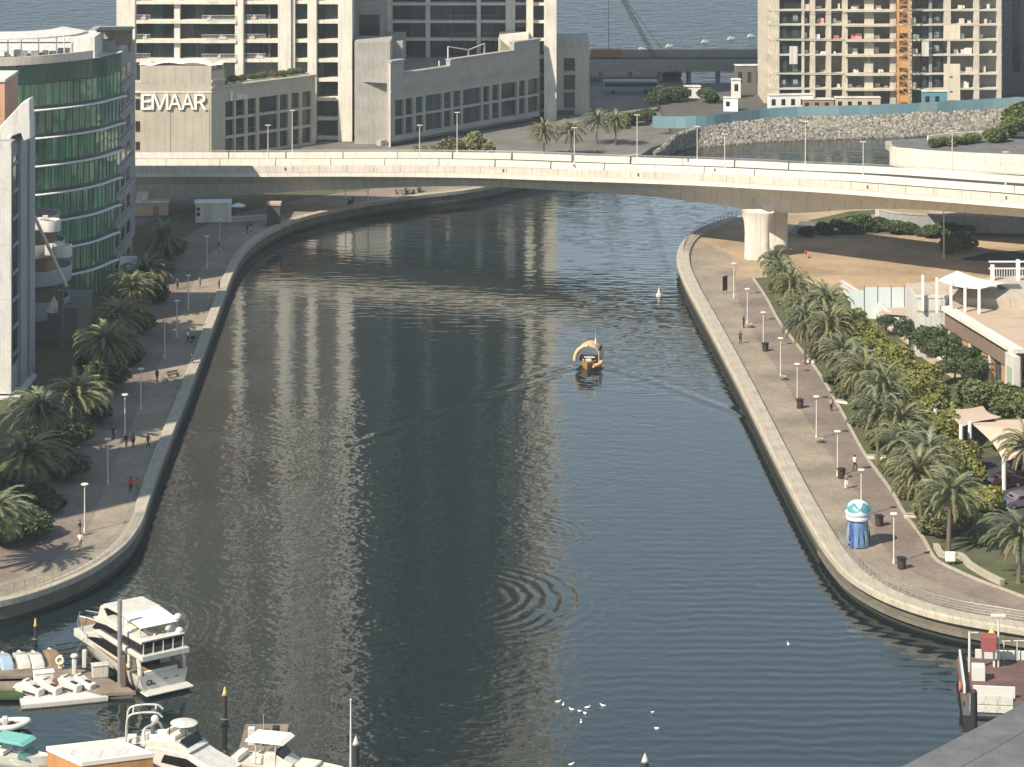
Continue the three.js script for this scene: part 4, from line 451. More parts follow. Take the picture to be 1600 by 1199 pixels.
// ------------------------------------------------------------------ restaurant, terrace and walls on the right bank
{ const t = thing('restaurant_building', 'tan single storey restaurant with overhanging flat roof and tall dark windows', 'building'); const A = [X(1480, 367), -367], B = [X(1588, 342), -342], L = Math.hypot(B[0] - A[0], B[1] - A[1]), th = Math.atan2(-(B[1] - A[1]), B[0] - A[0]);
  const o = part('front', t); o.position.set(A[0], 0, A[1]); o.rotation.y = th; const H = 8.7, tan = M(0.46, 0.28, 0.17, 0.85, { map: T_soft }), brown = M(0.23, 0.165, 0.12, 0.85, { map: T_soft });  // brown: shade below the roof overhang is put into the fascia colour
  const wins = [[1.8, 5.6], [9.4, 13.2], [16.6, 20.3]]; const ps = [[0, 1.8], [5.6, 9.4], [13.2, 16.6], [20.3, L]];
  for (const [a, b] of ps) { mesh('pillar', uvm(bx(a, b, GL, 6.2, -0.8, 0)), tan, o); mesh('pillar_return', uvm(bx(b - 0.5, b, GL, 6.25, 0, 0.2)), mat.cream, o); }
  for (const [a, b] of wins) { mesh('window', bx(a, b, GL + 0.3, 6.2, -0.7, -0.6), mat.win2, o); for (let k = 1; k < 3; k++) mesh('mullion', bx(a + (b - a) * k / 3 - 0.05, a + (b - a) * k / 3 + 0.05, GL + 0.3, 6.2, -0.6, -0.5), mat.darkGrey, o); mesh('window_sill', bx(a, b, GL, GL + 0.3, -0.9, 0.1), mat.cream, o); }
  mesh('shade_brown_fascia', uvm(bx(0, L, 6.25, H, -0.9, 0.3)), brown, o);
  mesh('roof_edge', uvm(bx(-0.2, L + 1, H, H + 0.5, -0.7, 0.9)), mat.cream, o); mesh('roof', uvm(bx(0, L + 1, H - 0.2, H + 0.3, -34, -0.7)), M(0.5, 0.38, 0.28, 0.9, { map: T_soft }), o);
  mesh('end_pier', uvm(bx(L - 0.2, L + 3, GL, H, 0.6, 1.4)), mat.white, o); mesh('sign_board', bx(L + 0.6, L + 2.2, 4.2, 7.2, 1.4, 1.5), M(0.3, 0.36, 0.3, 0.6), o);
  mesh('end_wall', uvm(bx(0, L, GL, H, -34, -33)), mat.cream, o); mesh('front_step', uvm(bx(-1, L + 1, GL - 0.2, GL + 0.18, -0.3, 3.2)), M(0.5, 0.4, 0.31, 0.9, { map: T_soft }), o);
  // raised white terrace with canopy
  const d = 368, x = (p, q = d) => X(p, q), y = (p, q = d) => V(p, q);
  mesh('terrace_wall', uvm(bx(x(1433), x(1480.5), GL, y(466), -d - 10, -d)), mat.white, t); mesh('terrace_band', uvm(bx(x(1433) - 0.05, x(1480), y(487), y(484), -d, -d + 0.08)), mat.taupe, t); mesh('terrace_parapet', uvm(bx(x(1433) - 0.1, x(1487), y(466), y(462), -d - 0.3, -d + 0.1)), mat.white, t);
  mesh('terrace_floor', uvm(slab([[x(1433) + 0.15, -d - 0.4], [x(1480), -d - 0.4], [A[0] + 12, -d + 2], [A[0] + 40, -d - 4], [A[0] + 40, -d - 24], [x(1433) + 0.15, -d - 9.8]], 7.6, y(466) + 0.02)), M(0.5, 0.42, 0.34, 0.9, { map: T_soft }), t);
  const cn = part('terrace_canopy', t); for (const [p, a, b] of [[1442, 430, 465], [1464, 434, 468], [1486, 440, 473], [1508, 444, 480], [1530, 448, 488]]) { const dd = 367.5 - (p - 1442) * 0.05; mesh('post', bx(x(p, dd) - 0.17, x(p, dd) + 0.17, 8.4, V(a, dd), -dd - 0.17, -dd + 0.17), mat.plainWhite, cn); }
  for (const [p, a] of [[1551, 414], [1591, 406]]) mesh('post', bx(x(p, 380) - 0.25, x(p, 380) + 0.25, 8.4, V(a, 380), -380.3, -379.7), mat.plainWhite, cn);
  mesh('fabric_roof', (() => { const g = new THREE.PlaneGeometry(1, 1, 16, 8), P = g.attributes.position, c = [[x(1464, 366), V(438, 366), -366], [x(1531, 363), V(452, 363), -363], [x(1571, 373), V(442, 373), -373], [x(1496, 378), V(423, 378), -378]]; for (let i = 0; i < P.count; i++) { const u = P.getX(i) + 0.5, v = P.getY(i) + 0.5, k = [(1 - u) * (1 - v), u * (1 - v), u * v, (1 - u) * v], q = [0, 1, 2].map((j) => k[0] * c[0][j] + k[1] * c[1][j] + k[2] * c[2][j] + k[3] * c[3][j]); P.setXYZ(i, q[0], q[1] + 0.5 * Math.sin(u * 3.14) * Math.sin(v * 3.14) - 0.3 * Math.sin(u * 3.14), q[2]); } g.computeVertexNormals(); return g; })(), M(0.76, 0.7, 0.6, 0.8, { side: THREE.DoubleSide }), cn);
  mesh('back_pergola', mg([bx(x(1545, 392), x(1640, 392), 10.3, 10.5, -392, -391.7), bx(x(1545, 392), x(1640, 392), 9.3, 9.5, -392, -391.7), ...Array.from({ length: 12 }, (_, k) => bx(x(1553 + k * 4, 392), x(1554 + k * 4, 392), 8.2, 9.4, -391.9, -391.8))]), mat.plainWhite, cn);
  for (const [a, b] of [[1488, 1520], [1560, 1595]]) mesh('planter_box', uvm(bx(x(a, 374), x(b, 374), 10.02, 10.6, -375, -374)), mat.darkGrey, cn); }
{ const t = thing('garden_wall', 'long white rendered wall between palm garden and restaurant', 'wall'); const l = smooth([[1316, 462], [1360, 490], [1405, 522], [1470, 556], [1548, 592], [1625, 640]].map((p) => G2(...p)), 5); mesh('wall', sweep(l, [[0.2, GL - 0.1], [0.2, GL + 2.1], [-0.2, GL + 2.1], [-0.2, GL - 0.1]]), mat.white, t); mesh('wall_cap', sweep(l, [[0.28, GL + 2.1], [0.28, GL + 2.25], [-0.28, GL + 2.25], [-0.28, GL + 2.1]]), mat.white, t); }
{ const t = thing('glass_screen', 'row of pale frosted glass screen panels behind the white garden wall', 'screen'); const d = 392, gm = M(0.55, 0.62, 0.62, 0.3); for (let k = 0; k < 5; k++) { pc('glass_panel', t, X(1330 + k * 21, d), X(1350 + k * 21, d), GL, V(449 + (k === 0 ? 5 : 0), d), -d - 0.05, -d + 0.05, gm); pc('post', t, X(1350 + k * 21, d), X(1351 + k * 21, d), GL, V(447, d), -d - 0.1, -d + 0.1, mat.darkGrey); } }
{ const t = thing('awning_tent', 'low brown fabric awning beside the white terrace wall', 'awning'); const g = new THREE.BufferGeometry(), q = (a, b, d) => [X(a, d), V(b, d), -d], A = q(1370, 490, 385), B = q(1432, 495, 380), C = q(1432, 480, 392), D = q(1392, 478, 394); g.setAttribute('position', new THREE.Float32BufferAttribute([...A, ...B, ...C, ...A, ...C, ...D], 3)); g.computeVertexNormals(); mesh('fabric', clean(g), M(0.42, 0.32, 0.25, 0.9, { side: THREE.DoubleSide }), t); for (const p of [A, B, C, D]) mesh('post', cyl(p[0], GL, p[1], p[2], 0.08), mat.taupe, t); }
// shade sails over the car park
{ const sail = (label, corners, col, posts) => { const t = thing('shade_sail', label, 'shade sail'); const g = new THREE.PlaneGeometry(1, 1, 14, 14), P = g.attributes.position, c = corners; for (let i = 0; i < P.count; i++) { const u = P.getX(i) + 0.5, v = P.getY(i) + 0.5, k = [(1 - u) * (1 - v), u * (1 - v), u * v, (1 - u) * v], q = [0, 1, 2].map((j) => k[0] * c[0][j] + k[1] * c[1][j] + k[2] * c[2][j] + k[3] * c[3][j]); const cx = (c[0][0] + c[1][0] + c[2][0] + c[3][0]) / 4, cz = (c[0][2] + c[1][2] + c[2][2] + c[3][2]) / 4, e = 0.14 * (Math.sin(u * Math.PI) + Math.sin(v * Math.PI)) * (Math.max(Math.abs(u - 0.5), Math.abs(v - 0.5)) * 2); P.setXYZ(i, q[0] + (cx - q[0]) * e, q[1], q[2] + (cz - q[2]) * e); } g.computeVertexNormals(); mesh('fabric', g, col, t); for (const k of posts) mesh('post', cyl(c[k][0], GL, c[k][1] + 0.25, c[k][2], 0.26, 0.24, 12), mat.plainWhite, t); };
  const s = (px, py, d) => [X(px, d), V(py, d), -d], tan = M(0.56, 0.42, 0.31, 0.85, { side: THREE.DoubleSide });
  sail('tan shade sail with white posts beside the garden lawn', [s(1462, 642, 326), s(1502, 668, 318), s(1566, 652, 330), s(1536, 634, 338)], tan, [0, 1]);
  sail('tan shade sail stretched behind the steep triangular sail', [s(1516, 662, 319), s(1640, 690, 308), s(1650, 645, 334), s(1562, 656, 330)], tan, [0]);
  sail('steep tan triangular shade sail held by a low white post', [s(1520, 663, 318.5), s(1569, 722, 303), s(1650, 700, 297), s(1650, 668, 314)], tan, [1]); }
// grey flat roof close below the viewpoint
{ const t = thing('flat_roof_building', 'smooth grey flat roof of a building close below the viewpoint', 'building'), Y = 30; const P = (px, py) => G2(px, py, Y); mesh('wall', uvm(slab([P(1408, 1206), P(1606, 1106), P(1900, 1106), P(1900, 1500), P(1000, 1500)], -1, Y - 0.4)), mat.concrete, t); mesh('roof', uvm(slab([P(1395, 1206), P(1604, 1097), P(1910, 1097), P(1910, 1510), P(980, 1510)], Y - 0.4, Y)), M(0.17, 0.17, 0.175, 0.85, { map: mottle(0.35, 5) }), t); mesh('roof_seam', uvm(slab([P(1490, 1206), P(1606, 1140), P(1606, 1140.6), P(1491, 1206)], Y, Y + 0.012)), mat.asphalt, t); }

// curved ramp wall, verge and road behind the bridge shadow
{ const t = thing('curved_ramp_wall', 'grey curved retaining wall with pale end behind the shaded hedge', 'wall'); const l = smooth([[1374, 352], [1400, 358], [1470, 362], [1560, 364], [1700, 366]].map((p) => G2(...p)), 5); mesh('wall', sweep(l, [[0.3, GL - 0.1], [0.3, GL + 2.7], [-0.3, GL + 2.7], [-0.3, GL - 0.1]]), mat.greyWall, t); mesh('wall_cap', sweep(l, [[0.4, GL + 2.7], [0.4, GL + 2.95], [-0.4, GL + 2.95], [-0.4, GL + 2.7]]), mat.concrete, t); const e = G(1374, 352); mesh('end_pier', uvm(bx(e[0] - 0.6, e[0] + 0.5, GL, GL + 3.1, e[2] - 0.6, e[2] + 0.5)), mat.white, t); }
struct('service_road', uvm(sheet([G2(1230, 368), G2(1380, 366), G2(1640, 372), G2(1640, 350), G2(1380, 346), G2(1250, 346)], GL + 0.012)), M(0.2, 0.19, 0.18, 0.9, { map: T_rough }));
struct('grass_verge', uvm(sheet([G2(1262, 345), G2(1330, 330), G2(1372, 328), G2(1372, 334), G2(1320, 340), G2(1290, 350)], GL + 0.016)), mat.lawn);
// ------------------------------------------------------------------ palms, trees, shrubs
function frondGeo(L, e0, bend, n = 30, twist = 0) { const pos = [], col = [], P = []; let x = 0, y = 0; for (let i = 0; i <= n; i++) { const t = i / n, e = e0 - bend * t * (0.35 + 0.65 * t); P.push([x, y, e]); x += Math.cos(e) * L / n; y += Math.sin(e) * L / n; }
  const tri = (a, b, c, k) => { pos.push(...a, ...b, ...c); for (let i = 0; i < 3; i++) col.push(k * 1.0, k, k * 0.9); };
  for (let i = 0; i < n; i++) { const [x0, y0] = P[i], [x1, y1] = P[i + 1], w = 0.075 * (1 - i / n) + 0.012, k = 1.5 - 0.5 * i / n; tri([x0, y0, -w], [x1, y1, -w], [x1, y1, w], k); tri([x0, y0, -w], [x1, y1, w], [x0, y0, w], k); }
  for (let i = 2; i <= n; i++) for (const s of [-1, 1]) { const t = i / n, [px, py, e] = P[i], ln = L * 0.235 * Math.pow(Math.sin(Math.PI * (0.1 + 0.84 * t)), 0.6) * rnd(0.8, 1.15), fa = 0.75 - 0.35 * t + rnd(-0.15, 0.15), up = rnd(-0.05, 0.5), dx = Math.cos(fa), dz = Math.sin(fa) * s, ct = Math.cos(e), st = Math.sin(e), tip = [px + ln * (dx * ct - up * 0.5 * st), py + ln * (dx * st + up * 0.5 * ct) - ln * 0.22, dz * ln], w = 0.1, a = [px - ct * w, py - st * w, 0], b = [px + ct * w, py + st * w, 0], m = [(a[0] * 0.4 + tip[0] * 0.6) + ct * w * 0.6, (a[1] * 0.4 + tip[1] * 0.6) + 0.05, tip[2] * 0.6]; const k = rnd(0.7, 1.25); tri(a, b, m, k); tri(a, m, tip, k); }
  const g = new THREE.BufferGeometry(); g.setAttribute('position', new THREE.Float32BufferAttribute(pos, 3)); g.setAttribute('color', new THREE.Float32BufferAttribute(col, 3)); g.computeVertexNormals(); return clean(g); }
const fronds = [frondGeo(4.2, 1.35, 1.5), frondGeo(4.7, 1.0, 1.7), frondGeo(4.9, 0.7, 1.6), frondGeo(4.7, 0.35, 1.35), frondGeo(4.3, 0.0, 1.15), frondGeo(3.4, -0.5, 0.85)];
const leafM = { vertexColors: true, side: THREE.DoubleSide };
const palmMats = [M(0.145, 0.16, 0.08, 0.55, leafM), M(0.13, 0.15, 0.088, 0.55, leafM), M(0.17, 0.168, 0.085, 0.6, leafM)], dryM = M(0.2, 0.15, 0.085, 0.8, leafM), trunkM = M(0.21, 0.165, 0.115, 0.95, { map: T_rough });
const trunkGeo = (() => { const p = []; for (let i = 0; i <= 40; i++) { const t = i / 40; p.push(new THREE.Vector2((0.27 - 0.07 * t + (t > 0.88 ? (t - 0.88) * 1.6 : 0)) * (i % 2 ? 1.1 : 0.93) + (t < 0.06 ? 0.12 * (1 - t / 0.06) : 0), t)); } return uvm(new THREE.LatheGeometry(p, 12)); })();
function palm(h, label, group, sd, dense = 1) { seed = sd * 7717 + 5; const t = thing('date_palm', label, 'palm tree', [0, 0, 0], 0, group); const tr = mesh('trunk', trunkGeo, trunkM, t); tr.scale.set(1, h, 1); const cr = part('crown', t); cr.position.y = h - 0.1; const mt = palmMats[sd % 3];
  const rows = [[0, 6], [1, 11], [2, 12], [3, 12], [4, 10], [5, 7]]; for (const [v, n] of rows) for (let k = 0; k < n * dense; k++) { const m = mesh('frond', fronds[v], v === 5 ? dryM : mt, cr); m.rotation.set(0, (k + rnd(0.8)) / (n * dense) * 6.283 + v, rnd(-0.14, 0.14)); m.scale.setScalar(rnd(0.82, 1.08)); } return t; }
const palmKinds = {};
function putPalm(px, py, h, label, group, s = 1) { const key = label; const p = G(px, py + 0, GL + h); const i = palmKinds[key] = (palmKinds[key] ?? 0) + 1; let o = palmKinds['src' + key]; if (i <= 3) { o = palm(h, label, group, i + (label.length % 5)); palmKinds['src' + key + i] = o; o.position.set(p[0], GL - 0.05, p[2]); o.rotation.set(rnd(-0.05, 0.05), rnd(6), rnd(-0.05, 0.05)); o.scale.setScalar(s); o.scale.y = rnd(0.9, 1.1); return o; } const src = palmKinds['src' + key + (i % 3 + 1)]; const c = copy(src, [p[0], GL - 0.05, p[2]], rnd(6), s); c.rotation.x = rnd(-0.06, 0.06); c.rotation.z = rnd(-0.06, 0.06); c.scale.y = rnd(0.84, 1.12); return c; }
// crown centres in the photograph
const gR = 'date palms lining the sunny promenade';
for (const [px, py, s] of [[1212, 408, 0.62], [1238, 440, 0.72], [1222, 425, 0.6], [1262, 470, 0.85], [1290, 478, 0.8], [1258, 498, 0.75], [1300, 520, 0.8], [1316, 548, 0.85], [1338, 565, 0.8], [1352, 596, 0.85], [1383, 612, 0.85], [1372, 650, 0.85], [1412, 648, 0.85], [1408, 692, 0.9], [1448, 700, 0.9], [1440, 742, 0.9], [1482, 770, 0.95]]) putPalm(px, py, 5.6 + (px % 7) * 0.12, 'date palm with arching grey green fronds in the row along sunny promenade', gR, s);
putPalm(1592, 828, 5.4, 'date palm with bare trunk on the small lawn by the promenade bend', null, 0.92);
putPalm(1606, 690, 6.4, 'date palm leaning over the steep triangular shade sail', null, 0.85);
const gL = 'date palms in the shaded bed below the white end wall';
for (const [px, py, s] of [[42, 702, 1.12], [-12, 790, 1.1], [120, 610, 1.05], [62, 640, 1], [185, 490, 1.05], [165, 545, 1], [225, 428, 0.95], [252, 368, 0.9], [205, 455, 0.9]]) putPalm(px, py, 6.2 + (Math.abs(px) % 5) * 0.2, 'tall date palm in the shaded bed along the quay promenade', gL, s);
const gF = 'date palms beyond the bridge';
for (const [px, py, s] of [[850, 203, 0.75], [893, 203, 0.75], [932, 186, 0.8], [962, 188, 0.7]]) putPalm(px, py, 5.2, 'date palm on the far quay beyond the bridge lamps', gF, s);
// leafy masses
function leafGeo(n, rx, ry, rz, size, sd, hollow = 0.55, lumps = 7) { seed = sd; const L = []; for (let i = 0; i < lumps; i++) { const a = rnd(6.283), e = rnd(-0.2, 1), r = rnd(0.25, 0.6); L.push([Math.cos(a) * r, e * 0.5, Math.sin(a) * r, rnd(0.42, 0.62)]); } const pos = [], col = []; const v = new THREE.Vector3(), nrm = new THREE.Vector3(), q = new THREE.Quaternion(), e = new THREE.Euler();
  for (let i = 0; i < n; i++) { const l = L[i % lumps], u = rnd(-1, 1), a = rnd(6.283), s = Math.sqrt(1 - u * u), rr = l[3] * (hollow + (1 - hollow) * Math.sqrt(rnd())) * rnd(0.92, 1.1); v.set((l[0] + s * Math.cos(a) * rr) * rx, (l[1] + u * rr) * ry, (l[2] + s * Math.sin(a) * rr) * rz); q.setFromEuler(e.set(rnd(6.28), rnd(6.28), rnd(6.28))); const k = rnd(0.6, 1.35), sz = size * rnd(0.6, 1.25), y = rnd(0.9, 1.1); const c = [[-0.5, -0.3, 0], [0.5, -0.3, 0], [0, 0.6, 0]].map((p) => new THREE.Vector3(...p).multiplyScalar(sz).applyQuaternion(q).add(v)); c.forEach((p) => { pos.push(p.x, p.y, p.z); col.push(k * y, k, k * 0.9); }); }
  const g = new THREE.BufferGeometry(); g.setAttribute('position', new THREE.Float32BufferAttribute(pos, 3)); g.setAttribute('color', new THREE.Float32BufferAttribute(col, 3)); g.computeVertexNormals(); return clean(g); }
const bushG = [1, 2, 3].map((k) => leafGeo(2600, 1.25, 1.35, 1.25, 0.24, 900 + k * 31)), crownG = [1, 2, 3].map((k) => leafGeo(3600, 1.2, 1.15, 1.2, 0.17, 77 + k * 17, 0.6, 11));
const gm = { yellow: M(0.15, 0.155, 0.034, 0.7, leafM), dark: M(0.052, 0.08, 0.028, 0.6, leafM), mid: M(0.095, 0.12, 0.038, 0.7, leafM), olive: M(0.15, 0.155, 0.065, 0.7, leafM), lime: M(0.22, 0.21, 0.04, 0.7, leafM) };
let bk = 0;
function bush(px, py, r, h, m, label, group, lv = GL) { bk++; const p = G(px, py, lv), t = thing('shrub', label, 'shrub', [p[0], lv, p[2]], bk * 1.7, group); mesh('stem', mg([rodG([0, -0.1, 0], [0.2, h * 0.5, 0.1], 0.06, 0.04, 6), rodG([0, -0.1, 0], [-0.2, h * 0.5, -0.1], 0.05, 0.03, 6)]), trunkM, t); const c = mesh('foliage', bushG[bk % 3], m, t); c.scale.set(r, h * 0.62, r); c.position.y = h * 0.52; return t; }
const gY = 'yellow green shrubs between the palms and the garden wall';
for (const [px, py, r, h] of [[1338, 540, 2.4, 3], [1355, 560, 2.4, 3], [1372, 575, 2.3, 3], [1392, 592, 2.5, 3.2], [1410, 606, 2.3, 3], [1430, 622, 2.4, 3], [1452, 640, 2.3, 2.8], [1470, 662, 2.2, 2.8], [1330, 518, 2, 2.6], [1480, 690, 2.0, 2.6], [1402, 575, 2.0, 2.6], [1440, 602, 2, 2.4]]) bush(px, py, r, h, gm.yellow, 'dense yellow green shrub in the band behind the promenade palms', gY);
for (const [px, py, r, h] of [[1545, 640, 2.4, 2.6], [1575, 650, 2.5, 2.8], [1600, 655, 2.4, 2.8], [1520, 632, 2, 2.2]]) bush(px, py, r, h, gm.mid, 'green shrub at the lawn edge above the shade sails', 'shrubs by the lawn');
for (const [px, py, r, h] of [[1508, 765, 2.0, 2.6], [1500, 735, 2.1, 2.8]]) bush(px, py, r, h, gm.yellow, 'yellow green shrub in front of the shaded car park', 'shrubs before the car park');
for (const [px, py, r, h] of [[1535, 800, 1.6, 2.0], [1552, 795, 1.4, 1.9]]) bush(px, py, r, h, gm.lime, 'bright lime shrub beside the parked cars', 'lime shrubs by the cars');
for (const [px, py] of [[1245, 500], [1262, 528], [1285, 560], [1308, 600], [1325, 628], [1348, 668], [1372, 705], [1392, 742], [1418, 778], [1445, 812], [1462, 838], [1230, 478], [1215, 458], [1340, 640], [1395, 690], [1430, 760], [1500, 830], [1540, 850]]) bush(px, py, rnd(1.2, 1.7), rnd(1.2, 1.8), rnd() < 0.5 ? gm.olive : gm.mid, 'low olive ground shrub under the promenade palms', 'low shrubs under the palms');
for (const [px, py, r, h] of [[20, 850, 2.6, 2.2], [50, 838, 2.2, 2], [70, 800, 2.4, 2.4], [95, 752, 2.4, 2.4], [60, 720, 2.8, 2.8], [110, 700, 2.4, 2.4], [140, 660, 2.4, 2.4], [165, 610, 2.6, 2.6], [190, 570, 2.4, 2.4], [150, 580, 2.6, 2.6], [215, 520, 2.2, 2.4], [240, 470, 2.2, 2.2], [250, 440, 2.2, 2.4], [265, 405, 2.2, 2.4], [20, 780, 2.8, 2.6], [100, 640, 2.8, 2.8]]) bush(px, py, r, h, gm.dark, 'dark shrub in the shaded palm bed along the quay', 'dark shrubs under the quay palms');
for (const [px, py, r, h] of [[705, 226, 2.3, 3], [750, 224, 2.8, 4], [690, 228, 2, 2.4], [655, 230, 1.8, 2.2]]) bush(px, py + 22, r, h, gm.olive, 'grey green shrub at the foot of the sloping podium', 'shrubs before the podium', GL);
for (const [px, py, r, h] of [[1290, 366, 1.9, 1.5], [1318, 364, 2.1, 1.9], [1345, 362, 2.2, 2.1], [1372, 362, 2.1, 1.8], [1398, 364, 2.0, 1.6], [1420, 366, 1.6, 1.4], [1446, 370, 1.9, 1.5], [1478, 368, 1.9, 1.7], [1506, 370, 1.7, 1.4], [1262, 368, 1.6, 1.3]]) bush(px, py, r, h, gm.dark, 'dark clipped shrub in the bridge shadow', 'shrubs in the shade of the bridge');
for (const [px, py, r, h] of [[1487, 396, 1.6, 2.2], [1500, 393, 1.6, 2.3], [1514, 390, 1.5, 2.2]]) bush(px, py, r, h, gm.mid, 'sunlit hedge shrub beside the tall pole on the sand', 'hedge by the tall pole');
for (const [px, py, r, h] of [[990, 196, 2.4, 2.4], [1012, 190, 2, 2], [968, 200, 2, 2.2]]) bush(px, py, r, h, gm.dark, 'dark scrub on the far quay beside the hoarding end', 'scrub by the hoarding end');
for (const [px, py, r, h] of [[1040, 160, 2.6, 3], [1062, 158, 2.4, 2.4], [1020, 164, 2.2, 2.2], [1105, 160, 2.4, 2.6]]) bush(px, py, r, h, gm.dark, 'dark scrub on the building site before the viaduct', 'scrub on the building site', 3.4);
function tree(px, py, h, r, m, label, group) { bk++; const p = G(px, py), t = thing('round_tree', label, 'tree', [p[0], GL, p[2]], bk * 2.1, group); const lim = [rodG([0, -0.1, 0], [0.05, h * 0.55, 0], 0.15, 0.1, 8)]; for (let k = 0; k < 5; k++) lim.push(rodG([0.03, h * (0.35 + 0.04 * k), 0], [Math.cos(k * 2.4) * r * 0.6, h * (0.6 + 0.07 * k), Math.sin(k * 2.4) * r * 0.6], 0.07, 0.03, 6)); mesh('trunk', mg(lim), trunkM, t); const c = mesh('crown', crownG[bk % 3], m, t); c.scale.set(r, (h - 1.3) * 0.62, r); c.position.y = 1.3 + (h - 1.3) * 0.47; return t; }
const gT = 'dark round trees before the restaurant';
for (const [px, py, h, r] of [[1422, 548, 4.0, 2.2], [1455, 560, 4.0, 2.2], [1478, 574, 4.0, 2.4], [1503, 590, 3.8, 2.5], [1526, 604, 3.4, 2.2], [1492, 600, 3.2, 2.0]]) tree(px, py, h, r, gm.dark, 'dense dark green round tree in front of the restaurant wall', gT);
tree(1385, 525, 2.6, 1.4, gm.dark, 'small dark clipped tree against the white garden wall');
for (const [px, py, r, h] of [[1560, 222, 2, 2], [1585, 215, 2.6, 3], [1600, 205, 3, 3.6], [1480, 228, 1.5, 1.2], [1500, 226, 1.5, 1.2], [1520, 223, 1.5, 1.2], [1460, 230, 1.4, 1.1]]) bush(px, py, r, h, gm.mid, 'green shrub planted on the approach ramp verge', 'shrubs on the approach ramp', 16.6);
{ const p = podium1; for (let k = 0; k < 9; k++) { const o = thing('roof_garden_shrub', 'clipped green shrub in the roof planter of the lettered podium', 'shrub', [0, 0, 0], k, 'roof garden shrubs'); const u = p.L * (0.16 + k * 0.095), th = p.fac.rotation.y; o.position.set(p.fac.position.x + Math.cos(th) * u + Math.sin(th) * -1.9, p.yTop + 0.6, p.fac.position.z - Math.sin(th) * u + Math.cos(th) * -1.9); const c = mesh('foliage', bushG[k % 3], gm.mid, o); c.scale.set(1.0, 0.75, 0.9); c.position.y = 0.3; mesh('stem', cyl(0, -0.2, 0.4, 0, 0.05), trunkM, o); }
  for (const [px, s] of [[228, 1.3], [238, 1.1], [250, 1.4], [262, 1.2]]) { const o = thing('terrace_plant', 'leafy terrace plant under the white podium pergola', 'plant', [X(px, 543), V(129, 543), -543.5], px, 'terrace plants under the pergola'); mesh('pot', cyl(0, 0, 0.6, 0, 0.3, 0.4), mat.taupe, o); const c = mesh('foliage', bushG[px % 3], gm.mid, o); c.scale.setScalar(s * 0.8); c.position.y = 1.1; } }
// ------------------------------------------------------------------ lamps, bins, railings, sculpture, people
{ const R = [[1397, 881], [1346, 808], [1309, 744], [1276, 686], [1246, 632], [1220, 589], [1193, 546], [1168, 507], [1147, 465]]; R.forEach(([px, py]) => { const p = G(px, py); lampPost(5, 0.085, 'promenade_lamp', 'slim pale promenade lamp on the mauve paving beside the palms', 'lamps along the sunny promenade', true).position.set(p[0], GL, p[2]); });
  const L = [[132, 832], [168, 757], [195, 683], [220, 640], [257, 560], [276, 527], [294, 485], [323, 420], [343, 392], [540, 322], [575, 316]]; L.forEach(([px, py]) => { const p = G(px, py); lampPost(5, 0.085, 'promenade_lamp', 'slim pale promenade lamp on the quay beside dark palms', 'lamps along the shaded quay', true).position.set(p[0], GL, p[2]); });
  const p = G(1475, 404); lampPost(V(309, -p[2]) - GL, 0.13, 'tall_pole', 'tall pale pole on the sand in front of the bridge', null, false).position.set(p[0], GL, p[2]); }
